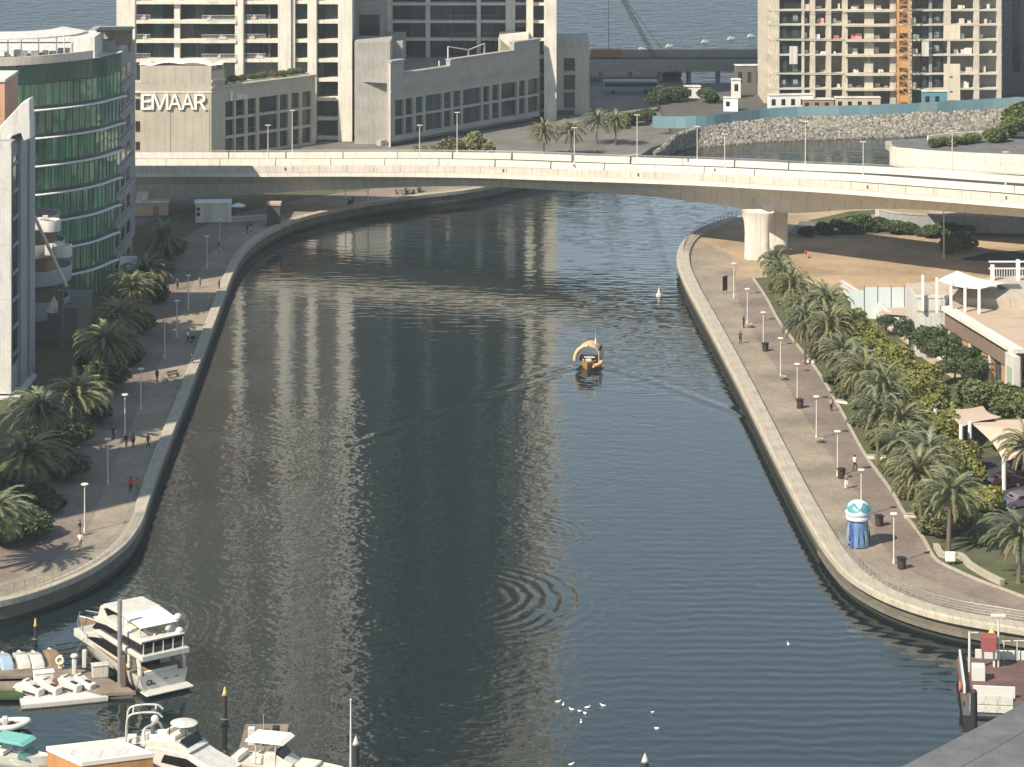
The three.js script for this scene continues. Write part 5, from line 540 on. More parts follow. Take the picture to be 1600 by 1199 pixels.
{ const B = [[1409, 889], [1315, 748], [1250, 638], [1196, 549], [1374, 822]]; B.forEach(([px, py]) => { const p = G(px, py), t = thing('litter_bin', 'square dark brown litter bin beside a promenade lamp', 'bin', [p[0], GL, p[2]], 0.3, 'litter bins along the promenade'); mesh('body', new THREE.CylinderGeometry(0.5, 0.42, 1.05, 4, 1).rotateY(Math.PI / 4).translate(0, 0.54, 0), M(0.045, 0.03, 0.025, 0.7), t); mesh('lid', rbx(-0.44, 0.44, 1.06, 1.18, -0.44, 0.44, 0.05), mat.black, t); mesh('base', rbx(-0.34, 0.34, 0, 0.06, -0.34, 0.34, 0.02), mat.black, t); });
  const W = [[1218, 592], [1275, 690], [1166, 510]]; W.forEach(([px, py]) => { const p = G(px + 6, py + 2), t = thing('planter_bowl', 'pale round planter bowl at the foot of a promenade lamp', 'planter', [p[0], GL, p[2]], 0, 'planter bowls by the lamps'); mesh('bowl', new THREE.LatheGeometry([[0, 0], [0.32, 0], [0.5, 0.45], [0.52, 0.5], [0.42, 0.5], [0.3, 0.2], [0, 0.2]].map((q) => new THREE.Vector2(...q)), 16), mat.coping, t); mesh('soil', cyl(0, 0.2, 0.4, 0, 0.36, 0.42), mat.soil, t); });
  const p = G(1133, 459), t = thing('notice_board', 'thin black notice board standing on the promenade near the bridge', 'sign', [p[0], GL, p[2]], 0.9); mesh('panel', rbx(-0.6, 0.6, 0.5, 2.7, -0.06, 0.06, 0.03), mat.black, t); mesh('post', cyl(-0.45, 0, 2.7, 0, 0.05), mat.darkGrey, t); mesh('post', cyl(0.45, 0, 2.7, 0, 0.05), mat.darkGrey, t);
  const q = G(1485, 884), s = thing('sign_box', 'white square sign box on short legs by the promenade bend', 'sign', [q[0], GL, q[2]], 0); mesh('panel', rbx(-0.5, 0.5, 0.45, 1.4, -0.2, 0.2, 0.05), mat.plainWhite, s); mesh('leg', cyl(-0.35, 0, 0.5, 0, 0.06), mat.darkGrey, s); mesh('leg', cyl(0.35, 0, 0.5, 0, 0.06), mat.darkGrey, s);
  const w = thing('seat_wall', 'curved low cream seat wall edging the small lawn', 'wall'); mesh('wall', sweep(smooth([[1466, 858], [1478, 872], [1500, 872], [1520, 888], [1545, 903], [1570, 915]].map((a) => G2(...a)), 5), [[0, GL - 0.1], [0, GL + 0.5], [0.5, GL + 0.5], [0.5, GL - 0.1]]), mat.coping, w); mesh('wall_cap', sweep(smooth([[1466, 858], [1478, 872], [1500, 872], [1520, 888], [1545, 903], [1570, 915]].map((a) => G2(...a)), 5), [[-0.06, GL + 0.5], [-0.06, GL + 0.6], [0.56, GL + 0.6], [0.56, GL + 0.5]]), mat.coping, w);
  // short kerb walls that cross the planting bed
  for (const [a, b] of [[[1340, 634], [1306, 630]], [[1356, 716], [1392, 718]], [[1258, 565], [1275, 568]], [[1413, 808], [1445, 808]]]) { const k = thing('bed_divider', 'short cream kerb wall dividing the palm bed', 'kerb', [0, 0, 0], 0, 'bed dividers'); mesh('wall', sweep([G2(...a), G2(...b)], [[0, GL], [0, GL + 0.4], [0.45, GL + 0.4], [0.45, GL]]), mat.cream, k); mesh('wall_cap', sweep([G2(...a), G2(...b)], [[-0.05, GL + 0.4], [-0.05, GL + 0.46], [0.5, GL + 0.46], [0.5, GL + 0.4]]), mat.coping, k); } }
function railing(label, line, y, h, step, m, name = 'railing') { const t = thing(name, label, 'railing'); let run = step; const pg = bx(-0.03, 0.03, 0, h, -0.03, 0.03); for (let i = 1; i < line.length; i++) { const a = line[i - 1], b = line[i], l = Math.hypot(b[0] - a[0], b[1] - a[1]); for (let s = 0; s < l; s += 0.1) { run += 0.1; if (run >= step) { run = 0; const q = mesh('post', pg, m, t); q.position.set(a[0] + (b[0] - a[0]) * s / l, y, a[1] + (b[1] - a[1]) * s / l); } } } for (const k of [0.25, 0.5, 0.75, 1]) mesh('rail', tube(line.map((p) => [p[0], y + h * k, p[1]]), k === 1 ? 0.035 : 0.016, line.length * 3, 5), m, t); return t; }
railing('grey steel railing on the coping around the promenade bend', offs(RE, 1.3).slice(0, 33), 2.36, 1.05, 0.95, mat.rail);
railing('dark steel railing where the park quay turns under the bridge', offs(RE, 0.6).slice(70, 96), 2.36, 1.05, 1.4, mat.darkGrey);
railing('grey steel railing on the curved quay end by the marina', offs(LE, -0.7).slice(0, 34), 2.34, 1.05, 1.3, mat.rail);
// striped jellyfish sculpture
const dside0 = (m) => { m.side = THREE.DoubleSide; return m; };
{ const p = G(1341, 853), t = thing('jellyfish_sculpture', 'blue and white jellyfish shaped dome kiosk with hanging blue strips', 'sculpture', [p[0], GL, p[2]], 0); const wh = M(0.6, 0.64, 0.7, 0.4), tl = M(0.07, 0.24, 0.28, 0.35), bl = [M(0.10, 0.19, 0.36, 0.6, { side: THREE.DoubleSide }), M(0.2, 0.3, 0.42, 0.6, { side: THREE.DoubleSide }), M(0.05, 0.09, 0.28, 0.6, { side: THREE.DoubleSide })];
  mesh('dome', new THREE.LatheGeometry([[0.02, 4.75], [0.5, 4.72], [0.9, 4.55], [1.2, 4.2], [1.36, 3.75], [1.33, 3.4], [1.16, 3.2], [1.0, 3.2]].map((q) => new THREE.Vector2(...q)), 40), wh, t);
  const prof = [[1.38, 3.75], [1.3, 4.0], [1.22, 4.22], [1.06, 4.42], [0.8, 4.64]].map((q) => new THREE.Vector2(q[0] + 0.012, q[1] + 0.012)); for (let k = 0; k < 5; k++) { const g = new THREE.LatheGeometry(prof, 12, k * 1.2566 - 0.6 + 0.62, 1.2), P = g.attributes.position; for (let i = 0; i < P.count; i++) { const a = Math.atan2(P.getX(i), P.getZ(i)) - (k * 1.2566 + 0.62), d = Math.atan2(Math.sin(a), Math.cos(a)) / 0.6; P.setY(i, 4.2 + (P.getY(i) - 4.2) * Math.sqrt(Math.max(0.02, 1 - d * d * 0.97))); } g.computeVertexNormals(); mesh('dome_patch', g, dside0(tl), t); }
  mesh('crown_cap', new THREE.SphereGeometry(0.72, 24, 10, 0, 6.283, 0, 1.3).scale(1, 0.35, 1).translate(0, 4.53, 0), M(0.55, 0.74, 0.78, 0.4), t);
  mesh('rim_band', new THREE.LatheGeometry([[1.2, 3.22], [1.3, 3.18], [1.28, 2.86], [1.18, 2.82]].map((q) => new THREE.Vector2(...q)), 40), M(0.62, 0.62, 0.75, 0.5), t);
  for (let k = 0; k < 13; k++) { const a = k / 13 * 6.283 + 0.2, r0 = 1.02, r1 = 1.25 + 0.12 * Math.sin(k * 2.7), g = new THREE.PlaneGeometry(0.5, 1, 3, 10), P = g.attributes.position; for (let i = 0; i < P.count; i++) { const u = P.getX(i), v = 0.5 - P.getY(i); const r = r0 + (r1 - r0) * v + 0.05 * Math.sin(v * 9 + k); P.setXYZ(i, u * (1 + 0.15 * Math.sin(v * 7 + k)), 3.0 - v * 2.85, r - u * u * 0.6); } g.rotateY(a); g.computeVertexNormals(); mesh('tentacle_strip', g, bl[k % 3], t); }
  mesh('inner_post', cyl(0, 0, 3.3, 0, 0.45, 0.3, 16), M(0.05, 0.07, 0.18, 0.7), t); mesh('guy_cable', tube([[-1.1, 2.95, 0.3], [-1.5, 1.9, 0.5], [-2.3, 0.9, 0.8]], 0.03, 12, 5), mat.darkGrey, t); mesh('guy_cable', tube([[-1.0, 2.95, 0.6], [-1.1, 1.6, 1.2], [-1.6, 0.5, 1.8]], 0.03, 12, 5), mat.darkGrey, t); }
// people
const bodies = {};
function bodyGeo(pose) { if (bodies[pose]) return bodies[pose]; const w = pose === 'walk', sit = pose === 'sit'; const J = sit ? { pel: [0, 0.5, 0], ch: [0, 0.95, -0.04], nk: [0, 1.1, -0.03], hd: [0, 1.25, 0], kl: [-0.12, 0.52, 0.4], kr: [0.12, 0.52, 0.4], fl: [-0.12, 0.06, 0.42], fr: [0.12, 0.06, 0.42], hl: [-0.2, 0.6, 0.25], hr: [0.2, 0.6, 0.25] } : { pel: [0, 0.93, 0], ch: [0, 1.3, 0.01], nk: [0, 1.5, 0.02], hd: [0, 1.63, 0.04], kl: [-0.1, 0.5, w ? 0.2 : 0.03], kr: [0.1, 0.5, w ? -0.02 : 0.02], fl: [-0.1, 0.06, w ? 0.3 : 0], fr: [0.1, 0.08, w ? -0.36 : 0.02], hl: [-0.26, 0.82, w ? -0.16 : 0.05], hr: [0.26, 0.82, w ? 0.22 : 0.04] };
  const dy = J.ch[1], sh = 0.19, cap = [[J.pel, J.ch, 0.15, 0.155], [J.ch, J.nk, 0.13, 0.06], [J.nk, J.hd, 0.055, 0.105], [[J.hd[0], J.hd[1] + 0.02, J.hd[2]], J.hd, 0.105, 0.1], [[-0.09, J.pel[1], J.pel[2]], J.kl, 0.105, 0.07], [[0.09, J.pel[1], J.pel[2]], J.kr, 0.105, 0.07], [J.kl, J.fl, 0.068, 0.045], [J.kr, J.fr, 0.068, 0.045], [J.fl, [J.fl[0] - 0.02, 0.04, J.fl[2] + 0.15], 0.045, 0.035], [J.fr, [J.fr[0] + 0.02, 0.04, J.fr[2] + 0.15], 0.045, 0.035], [[-sh, dy + 0.12, J.ch[2]], [-0.25, dy - 0.12, J.ch[2] + 0.01], 0.062, 0.05], [[sh, dy + 0.12, J.ch[2]], [0.25, dy - 0.12, J.ch[2] + 0.01], 0.062, 0.05], [[-0.25, dy - 0.12, J.ch[2] + 0.01], J.hl, 0.048, 0.036], [[0.25, dy - 0.12, J.ch[2] + 0.01], J.hr, 0.048, 0.036], [[-sh, dy + 0.12, J.ch[2]], [sh, dy + 0.12, J.ch[2]], 0.075, 0.075]];
  const R = 56, mc = new MarchingCubes(R, M(1, 1, 1), false, false, 60000); mc.isolation = 0; const S = 1.0, cy = 0.92; for (let k = 0; k < R; k++) for (let j = 0; j < R; j++) for (let i = 0; i < R; i++) { const px = (i - R / 2) / (R / 2) * S, py = (j - R / 2) / (R / 2) * S + cy, pz = (k - R / 2) / (R / 2) * S; let d = 9; for (const [a, b, ra, rb] of cap) { const vx = b[0] - a[0], vy = b[1] - a[1], vz = b[2] - a[2], l2 = vx * vx + vy * vy + vz * vz || 1e-9, t = Math.max(0, Math.min(1, ((px - a[0]) * vx + (py - a[1]) * vy + (pz - a[2]) * vz) / l2)), q = Math.hypot(px - a[0] - vx * t, py - a[1] - vy * t, pz - a[2] - vz * t) - (ra + (rb - ra) * t), h = Math.max(0.03 - Math.abs(q - d), 0) / 0.03; d = Math.min(d, q) - h * h * 0.0075; } mc.field[i + j * R + k * R * R] = -d; }
  mc.update(); const n = mc.count, g = new THREE.BufferGeometry(); const P = new Float32Array(mc.positionArray.slice(0, n * 3)); for (let i = 0; i < n; i++) { P[3 * i] *= S; P[3 * i + 1] = P[3 * i + 1] * S + cy; P[3 * i + 2] *= S; } g.setAttribute('position', new THREE.BufferAttribute(P, 3)); g.setAttribute('normal', new THREE.BufferAttribute(new Float32Array(mc.normalArray.slice(0, n * 3)), 3)); g.computeBoundingBox(); g.userData = { hip: J.pel[1], chest: dy, head: J.hd, sit }; g.computeVertexNormals(); return bodies[pose] = g; }
function person(px, py, pose, top, legs, label, ry, extra) { const g = bodyGeo(pose).clone(), u = bodyGeo(pose).userData, n = g.attributes.position.count, c = new Float32Array(n * 3), skin = [0.33, 0.19, 0.12]; for (let i = 0; i < n; i++) { const x = g.attributes.position.getX(i), y = g.attributes.position.getY(i); const k = y > u.chest + 0.19 ? skin : y < 0.1 ? [0.03, 0.03, 0.03] : Math.abs(x) > 0.2 && y < u.chest - 0.1 && !u.sit ? skin : y > u.hip + 0.03 ? top : legs; c.set(k, 3 * i); } g.setAttribute('color', new THREE.BufferAttribute(c, 3)); const p = G(px, py), t = thing('person', label, 'person', [p[0], GL, p[2]], ry); mesh('body', clean(g), M(1, 1, 1, 0.85, { vertexColors: true }), t); mesh('hair', new THREE.SphereGeometry(0.118, 12, 8, 0, 6.283, 0, 1.7).translate(u.head[0], u.head[1] + 0.03, u.head[2] - 0.015), M(0.02, 0.015, 0.012, 0.8), t); if (extra) extra(t); return t; }
const wht = [0.75, 0.74, 0.7], blk = [0.02, 0.02, 0.022], red = [0.45, 0.04, 0.05], gry = [0.16, 0.16, 0.17], nav = [0.04, 0.05, 0.09], tan = [0.4, 0.3, 0.2];
person(1336, 735, 'walk', wht, blk, 'person in a white top walking past the palms', 2.6);
person(1323, 764, 'walk', gry, wht, 'person in grey top and white trousers near the jellyfish kiosk', -0.3);
person(1299, 643, 'stand', tan, blk, 'person in tan top standing at the palm bed edge', 0.5);
person(1162, 512, 'stand', blk, blk, 'person in black standing beside a lamp near the bridge', 1);
person(1157, 537, 'walk', nav, blk, 'person in navy walking along the sunny promenade coping', 3);
person(1259, 403, 'sit', red, tan, 'person in red sitting on the sand by the bridge shadow', 1.2);
person(125, 858, 'walk', wht, tan, 'person in white walking on the sunlit quay end', 0.2);
person(124, 838, 'stand', blk, gry, 'person in black beside the first quay lamp', 1.5);
person(204, 770, 'walk', red, blk, 'person in red top nearer the palms of a walking pair', 3.1);
person(214, 772, 'walk', [0.5, 0.1, 0.08], gry, 'person in orange red top beside the quay coping', 3.1);
person(177, 687, 'walk', blk, blk, 'person in dark clothes walking alone by the quay palms', 0.1);
person(197, 700, 'walk', blk, gry, 'person in black top and grey trousers on the sunlit strip', 0.3);
person(208, 699, 'stand', gry, nav, 'person in grey top between two others on the sunlit strip', -0.4);
person(231, 700, 'walk', nav, blk, 'person in navy walking toward the quay coping', 1.2);
person(245, 597, 'stand', blk, nav, 'person in black standing in the shade near low coping', 0.7);
person(293, 535, 'walk', wht, blk, 'person in bright white shirt pushing a black pram', 1.3, (t) => { mesh('pram', mg([rbx(-0.3, 0.3, 0.45, 0.95, 0.45, 1.2, 0.12), cyl(-0.25, 0, 0.1, 0.6, 0.1), cyl(0.25, 0, 0.1, 0.6, 0.1), rodG([-0.25, 0.05, 0.6], [-0.2, 0.6, 0.9], 0.03), rodG([0.25, 0.05, 0.6], [0.2, 0.6, 0.9], 0.03), rodG([0, 0.8, 0.5], [0, 1.0, 0.25], 0.03)]), mat.black, t); });
person(299, 572, 'walk', blk, blk, 'person in black beside the coping in the sunlit patch', 2.2);
person(277, 452, 'walk', nav, blk, 'person in navy crossing the shaded quay near palms', 0.4);
person(312, 450, 'walk', gry, gry, 'person in grey crossing the middle of shaded quay', 0.4);
person(342, 455, 'stand', blk, blk, 'person in black close to the coping in the shade', 1.4);
person(342, 394, 'stand', blk, gry, 'person in black top and grey trousers toward the bridge', 1.4);
person(386, 365, 'walk', nav, nav, 'person all in navy of a pair by the dark gate pillar', 0.6);
person(392, 362, 'walk', blk, tan, 'person in black top and tan trousers by the dark gate pillar', 0.6);
{ const p = G(271, 590), t = thing('bench', 'dark slatted bench facing the water on the shaded quay', 'bench', [p[0], GL, p[2]], 0.8); for (let k = 0; k < 3; k++) mesh('seat_slat', rbx(-0.9, 0.9, 0.42, 0.47, -0.25 + k * 0.17, -0.12 + k * 0.17, 0.02), mat.black, t); for (let k = 0; k < 2; k++) mesh('back_slat', rbx(-0.9, 0.9, 0.58 + k * 0.17, 0.7 + k * 0.17, -0.32, -0.28, 0.02), mat.black, t); for (const s of [-0.7, 0.7]) mesh('leg', mg([bx(s - 0.04, s + 0.04, 0, 0.42, -0.25, 0.2), bx(s - 0.04, s + 0.04, 0.4, 0.85, -0.3, -0.24)]), mat.darkGrey, t); }
// kiosks and pavilion under the far end of the bridge
{ const p = G(333, 346), t = thing('white_kiosk', 'white boxy kiosk with two small windows under the bridge end', 'kiosk', [p[0], GL, p[2]], 0.12); mesh('wall', rbx(-3.1, 3.1, 0, 3.3, -2, 1.2, 0.06), mat.cream, t); mesh('roof', rbx(-3.25, 3.25, 3.3, 3.55, -2.1, 1.35, 0.05), mat.plainWhite, t); mesh('corner_post', bx(2.5, 3.15, 0, 3.3, 1.2, 1.3), mat.plainWhite, t); for (const y of [1.2, 2.1]) mesh('window', bx(-2.9, -2.3, y, y + 0.6, 1.18, 1.24), mat.win, t);
  const f = thing('white_fence', 'low white picket fence beside the white kiosk', 'fence'); for (let k = 0; k < 34; k++) { const q = G(362 + k * 1.9, 348 - k * 0.12); const b = mesh('picket', bx(-0.04, 0.04, 0, 1.1, -0.03, 0.03), mat.plainWhite, f); b.position.set(q[0], GL, q[2]); } const a = G(362, 348), b = G(425, 344); for (const h of [0.3, 0.95]) mesh('rail', rodG([a[0], GL + h, a[2]], [b[0], GL + h, b[2]], 0.04), mat.plainWhite, f);
  const g0 = G(428, 352), g = thing('gate_pillar', 'dark square gate pillar with tan cap at the quay edge', 'pillar', [g0[0], GL, g0[2]], 0); mesh('shaft', uvm(bx(-1.4, 1.4, -0.6, 4.4, -1.6, 1.2)), M(0.07, 0.068, 0.065, 0.8), g); mesh('cap', rbx(-1.6, 1.6, 4.4, 5.0, -1.8, 1.4, 0.08), M(0.4, 0.27, 0.19, 0.8), g); g.scale.setScalar(0.8); mesh('plinth', bx(-1.9, 1.9, -0.6, 0.3, -2, 1.6), mat.darkGrey, g);
  const v0 = G(236, 336), v = thing('pink_pavilion', 'small sunlit peach pavilion seen below the bridge deck', 'pavilion', [v0[0], GL, v0[2]], 0.1); mesh('wall', rbx(-3, 3, 0, 2.2, -3, 1, 0.08), M(0.6, 0.4, 0.26, 0.8), v); mesh('roof', rbx(-3.2, 3.2, 2.2, 2.5, -3.2, 1.2, 0.08), mat.cream, v); mesh('tower', rbx(-2.6, -0.6, 2.5, 3.9, -2.4, -0.6, 0.06), mat.cream, v); mesh('door', bx(0.4, 1.4, 0, 1.7, 0.98, 1.04), M(0.3, 0.2, 0.12), v);
  const tb = thing('market_umbrella', 'white square umbrella beside the white kiosk', 'umbrella', [...[G(372, 346)[0], GL, G(372, 346)[2]]], 0); mesh('canopy', new THREE.ConeGeometry(1.7, 0.6, 4, 1).rotateY(0.78).translate(0, 3.0, 0), mat.plainWhite, tb); mesh('pole', cyl(0, 0, 2.8, 0, 0.05), mat.steel, tb);
  for (const [px, py] of [[640, 303], [655, 300], [628, 304], [548, 318]]) { const q = G(px, py), k = thing('cafe_table', 'small dark cafe table set beyond the bridge', 'table', [q[0], GL, q[2]], px, 'cafe tables beyond the bridge'); mesh('table_top', cyl(0, 0.7, 0.76, 0, 0.7, 0.7, 16), mat.darkGrey, k); mesh('pedestal', cyl(0, 0, 0.7, 0, 0.06, 0.06), mat.black, k); for (const s of [-1, 1]) mesh('chair', mg([bx(s * 1.0 - 0.22, s * 1.0 + 0.22, 0.4, 0.46, -0.22, 0.22), bx(s * 1.2 - 0.03, s * 1.2 + 0.03, 0.4, 0.9, -0.22, 0.22), bx(s * 1.0 - 0.2, s * 1.0 - 0.15, 0, 0.4, -0.2, 0.2), bx(s * 1.0 + 0.15, s * 1.0 + 0.2, 0, 0.4, -0.2, 0.2)]), mat.black, k); } }
// garden furniture
{ const p = G(1476, 583), t = thing('garden_parasol', 'small pale round parasol table on the lawn by dark trees', 'parasol', [p[0], GL, p[2]], 0); mesh('canopy', new THREE.ConeGeometry(1.1, 0.45, 16).translate(0, 2.2, 0), M(0.4, 0.4, 0.38, 0.8), t); mesh('pole', cyl(0, 0, 2.1, 0, 0.05), mat.white, t); mesh('table_top', cyl(0, 0.7, 0.75, 0, 0.7), mat.white, t); mesh('base', cyl(0, 0, 0.08, 0, 0.4), mat.greyWall, t);
  const q = G(1503, 600), b = thing('lawn_bench', 'pale stone bench on the garden lawn', 'bench', [q[0], GL, q[2]], 0.3); mesh('seat', rbx(-0.8, 0.8, 0.4, 0.55, -0.3, 0.3, 0.04), mat.coping, b); for (const s of [-0.6, 0.6]) mesh('leg', bx(s - 0.1, s + 0.1, 0, 0.4, -0.22, 0.22), mat.coping, b);
  const r = G(1467, 637), c = thing('stone_seat', 'rounded pale stone seat beside the tan shade sail', 'seat', [r[0], GL, r[2]], 0); mesh('block', new THREE.SphereGeometry(0.7, 16, 10).scale(1, 0.6, 0.7).translate(0, 0.3, 0), mat.coping, c); }
// cars below the sails
function car(px, py, ry, col, label) { const p = G(px, py), t = thing('parked_car', label, 'car', [p[0], GL, p[2]], ry); const s = new THREE.Shape([[-2.2, 0.35], [-2.25, 0.75], [-2.05, 0.95], [-1.2, 1.02], [-0.55, 1.45], [0.95, 1.5], [1.75, 1.08], [2.2, 1.0], [2.25, 0.45], [2.1, 0.35]].map((q) => new THREE.Vector2(...q))); mesh('body', new THREE.ExtrudeGeometry(s, { depth: 1.6, bevelEnabled: true, bevelSize: 0.1, bevelThickness: 0.1, bevelSegments: 3 }).translate(0, 0, -0.8), M(...col, 0.25, { clearcoat: 0.8 }), t); mesh('windscreen', new THREE.PlaneGeometry(0.85, 1.45).rotateY(-Math.PI / 2).rotateZ(0.95).translate(-0.95, 1.32, 0), mat.win, t); mesh('side_window', bx(-0.65, 1.2, 1.08, 1.42, -0.92, 0.92), mat.win, t); for (const x of [-1.4, 1.4]) for (const z of [-0.8, 0.8]) { const w = part('wheel', t); mesh('tyre', new THREE.CylinderGeometry(0.34, 0.34, 0.24, 18).rotateX(Math.PI / 2).translate(x, 0.34, z), mat.black, w); mesh('rim', new THREE.CylinderGeometry(0.2, 0.2, 0.26, 12).rotateX(Math.PI / 2).translate(x, 0.34, z), mat.steel, w); } for (const z of [-0.6, 0.6]) { mesh('headlight', rbx(-2.36, -2.26, 0.65, 0.8, z - 0.2, z + 0.2, 0.03), mat.plainWhite, t); mesh('tail_light', rbx(2.28, 2.36, 0.75, 0.92, z - 0.2, z + 0.2, 0.03), M(0.4, 0.02, 0.02, 0.3), t); } return t; }
car(1568, 762, 0.5, [0.04, 0.012, 0.016], 'dark maroon car parked under the steep shade sail'); car(1592, 792, 0.5, [0.16, 0.13, 0.17], 'mauve grey car parked in front of the maroon car'); car(1600, 745, 0.5, [0.02, 0.02, 0.022], 'black car parked deepest under the shade sails');
struct('car_park', uvm(sheet([G2(1520, 720), G2(1640, 700), G2(1700, 790), G2(1560, 815)], GL + 0.06)), mat.asphalt);
struct('access_road', uvm(sheet([G2(1545, 395), G2(1640, 388), G2(1900, 420), G2(1800, 440), G2(1610, 415), G2(1560, 410), G2(1500, 405)], GL + 0.01)), mat.asphalt);
// ------------------------------------------------------------------ marina: docks, boats, piles, birds
const gel = M(0.72, 0.7, 0.64, 0.3, { clearcoat: 0.3, map: mottle(0.2, 3, 0.3) }), gelGrey = M(0.55, 0.54, 0.52, 0.4), teak = M(0.36, 0.25, 0.16, 0.8, { map: T_rough }), dockM = M(0.34, 0.27, 0.21, 0.9, { map: T_rough }), dglass = M(0.012, 0.013, 0.016, 0.06), cush = M(0.7, 0.66, 0.56, 0.8);
function hull(L, B, H, { flare = 0.78, sheer = 0.5, stern = 0.92, keel = 0.5, bowRake = 0.12 } = {}, n = 22) { const pos = [], idx = [], sec = []; for (let i = 0; i <= n; i++) { const t = i / n, b = B / 2 * Math.pow(Math.max(0, 1 - Math.pow(t, 2.6)), 0.75) * (stern + (1 - stern) * Math.min(1, t * 4)), h = H * (1 + sheer * t * t), x = -L / 2 + L * t, rk = L * bowRake * Math.pow(t, 3); sec.push([[x + rk, h, -b - 0.02], [x + rk * 0.85, h * 0.86, -b], [x + rk * 0.45, h * 0.4, -b * (flare + 0.12)], [x, -0.1, -b * flare], [x - 0.2 * t * L * 0.1, -keel, 0]]); }
  const ring = (s) => [...s, ...s.slice(0, 4).reverse().map(([x, y, z]) => [x, y, -z])]; const R = sec.map(ring), m = 9; R.forEach((r) => r.forEach((p) => pos.push(...p))); for (let i = 0; i < n; i++) for (let j = 0; j < m - 1; j++) { const a = i * m + j, b = a + 1, c = a + m, d = c + 1; idx.push(a, c, b, b, c, d); }
  const g = new THREE.BufferGeometry(); g.setAttribute('position', new THREE.Float32BufferAttribute(pos, 3)); g.setIndex(idx); g.computeVertexNormals();
  const pd = [], id = []; R.forEach((r, i) => { pd.push(r[0][0], r[0][1] - 0.12, r[0][2], r[8][0], r[8][1] - 0.12, r[8][2]); if (i) id.push(2 * i - 2, 2 * i - 1, 2 * i, 2 * i, 2 * i - 1, 2 * i + 1); }); const dk = new THREE.BufferGeometry(); dk.setAttribute('position', new THREE.Float32BufferAttribute(pd, 3)); dk.setIndex(id); dk.computeVertexNormals();
  const s0 = R[0], ts = [], P = s0.map((p) => [p[0], p[1], p[2]]); for (let j = 1; j < 8; j++) ts.push(...P[0], ...P[j], ...P[j + 1]); const tr = new THREE.BufferGeometry(); tr.setAttribute('position', new THREE.Float32BufferAttribute(ts, 3)); tr.computeVertexNormals(); return { shell: g, deck: dk, transom: tr }; }
const ext = (pts, w, bev = 0.08) => new THREE.ExtrudeGeometry(new THREE.Shape(pts.map((p) => new THREE.Vector2(...p))), { depth: w - 2 * bev, bevelEnabled: true, bevelSize: bev, bevelThickness: bev, bevelSegments: 3 }).translate(0, 0, -w / 2 + bev);
const boatAt = (name, label, px, py, head, cat = 'boat', grp) => { const p = G(px, py, 0); return thing(name, label, cat, [p[0], 0, p[2]], head, grp); };
function fit(parent, h, m = gel, dm = gel) { mesh('hull', h.shell, m, parent); mesh('deck', h.deck, dm, parent); mesh('transom', h.transom, m, parent); for (const k of ['shell', 'deck', 'transom']) h[k].userData = {}; }
const dside = (m) => { m.side = THREE.DoubleSide; return m; }; [gel, gelGrey, cush, teak].forEach(dside);
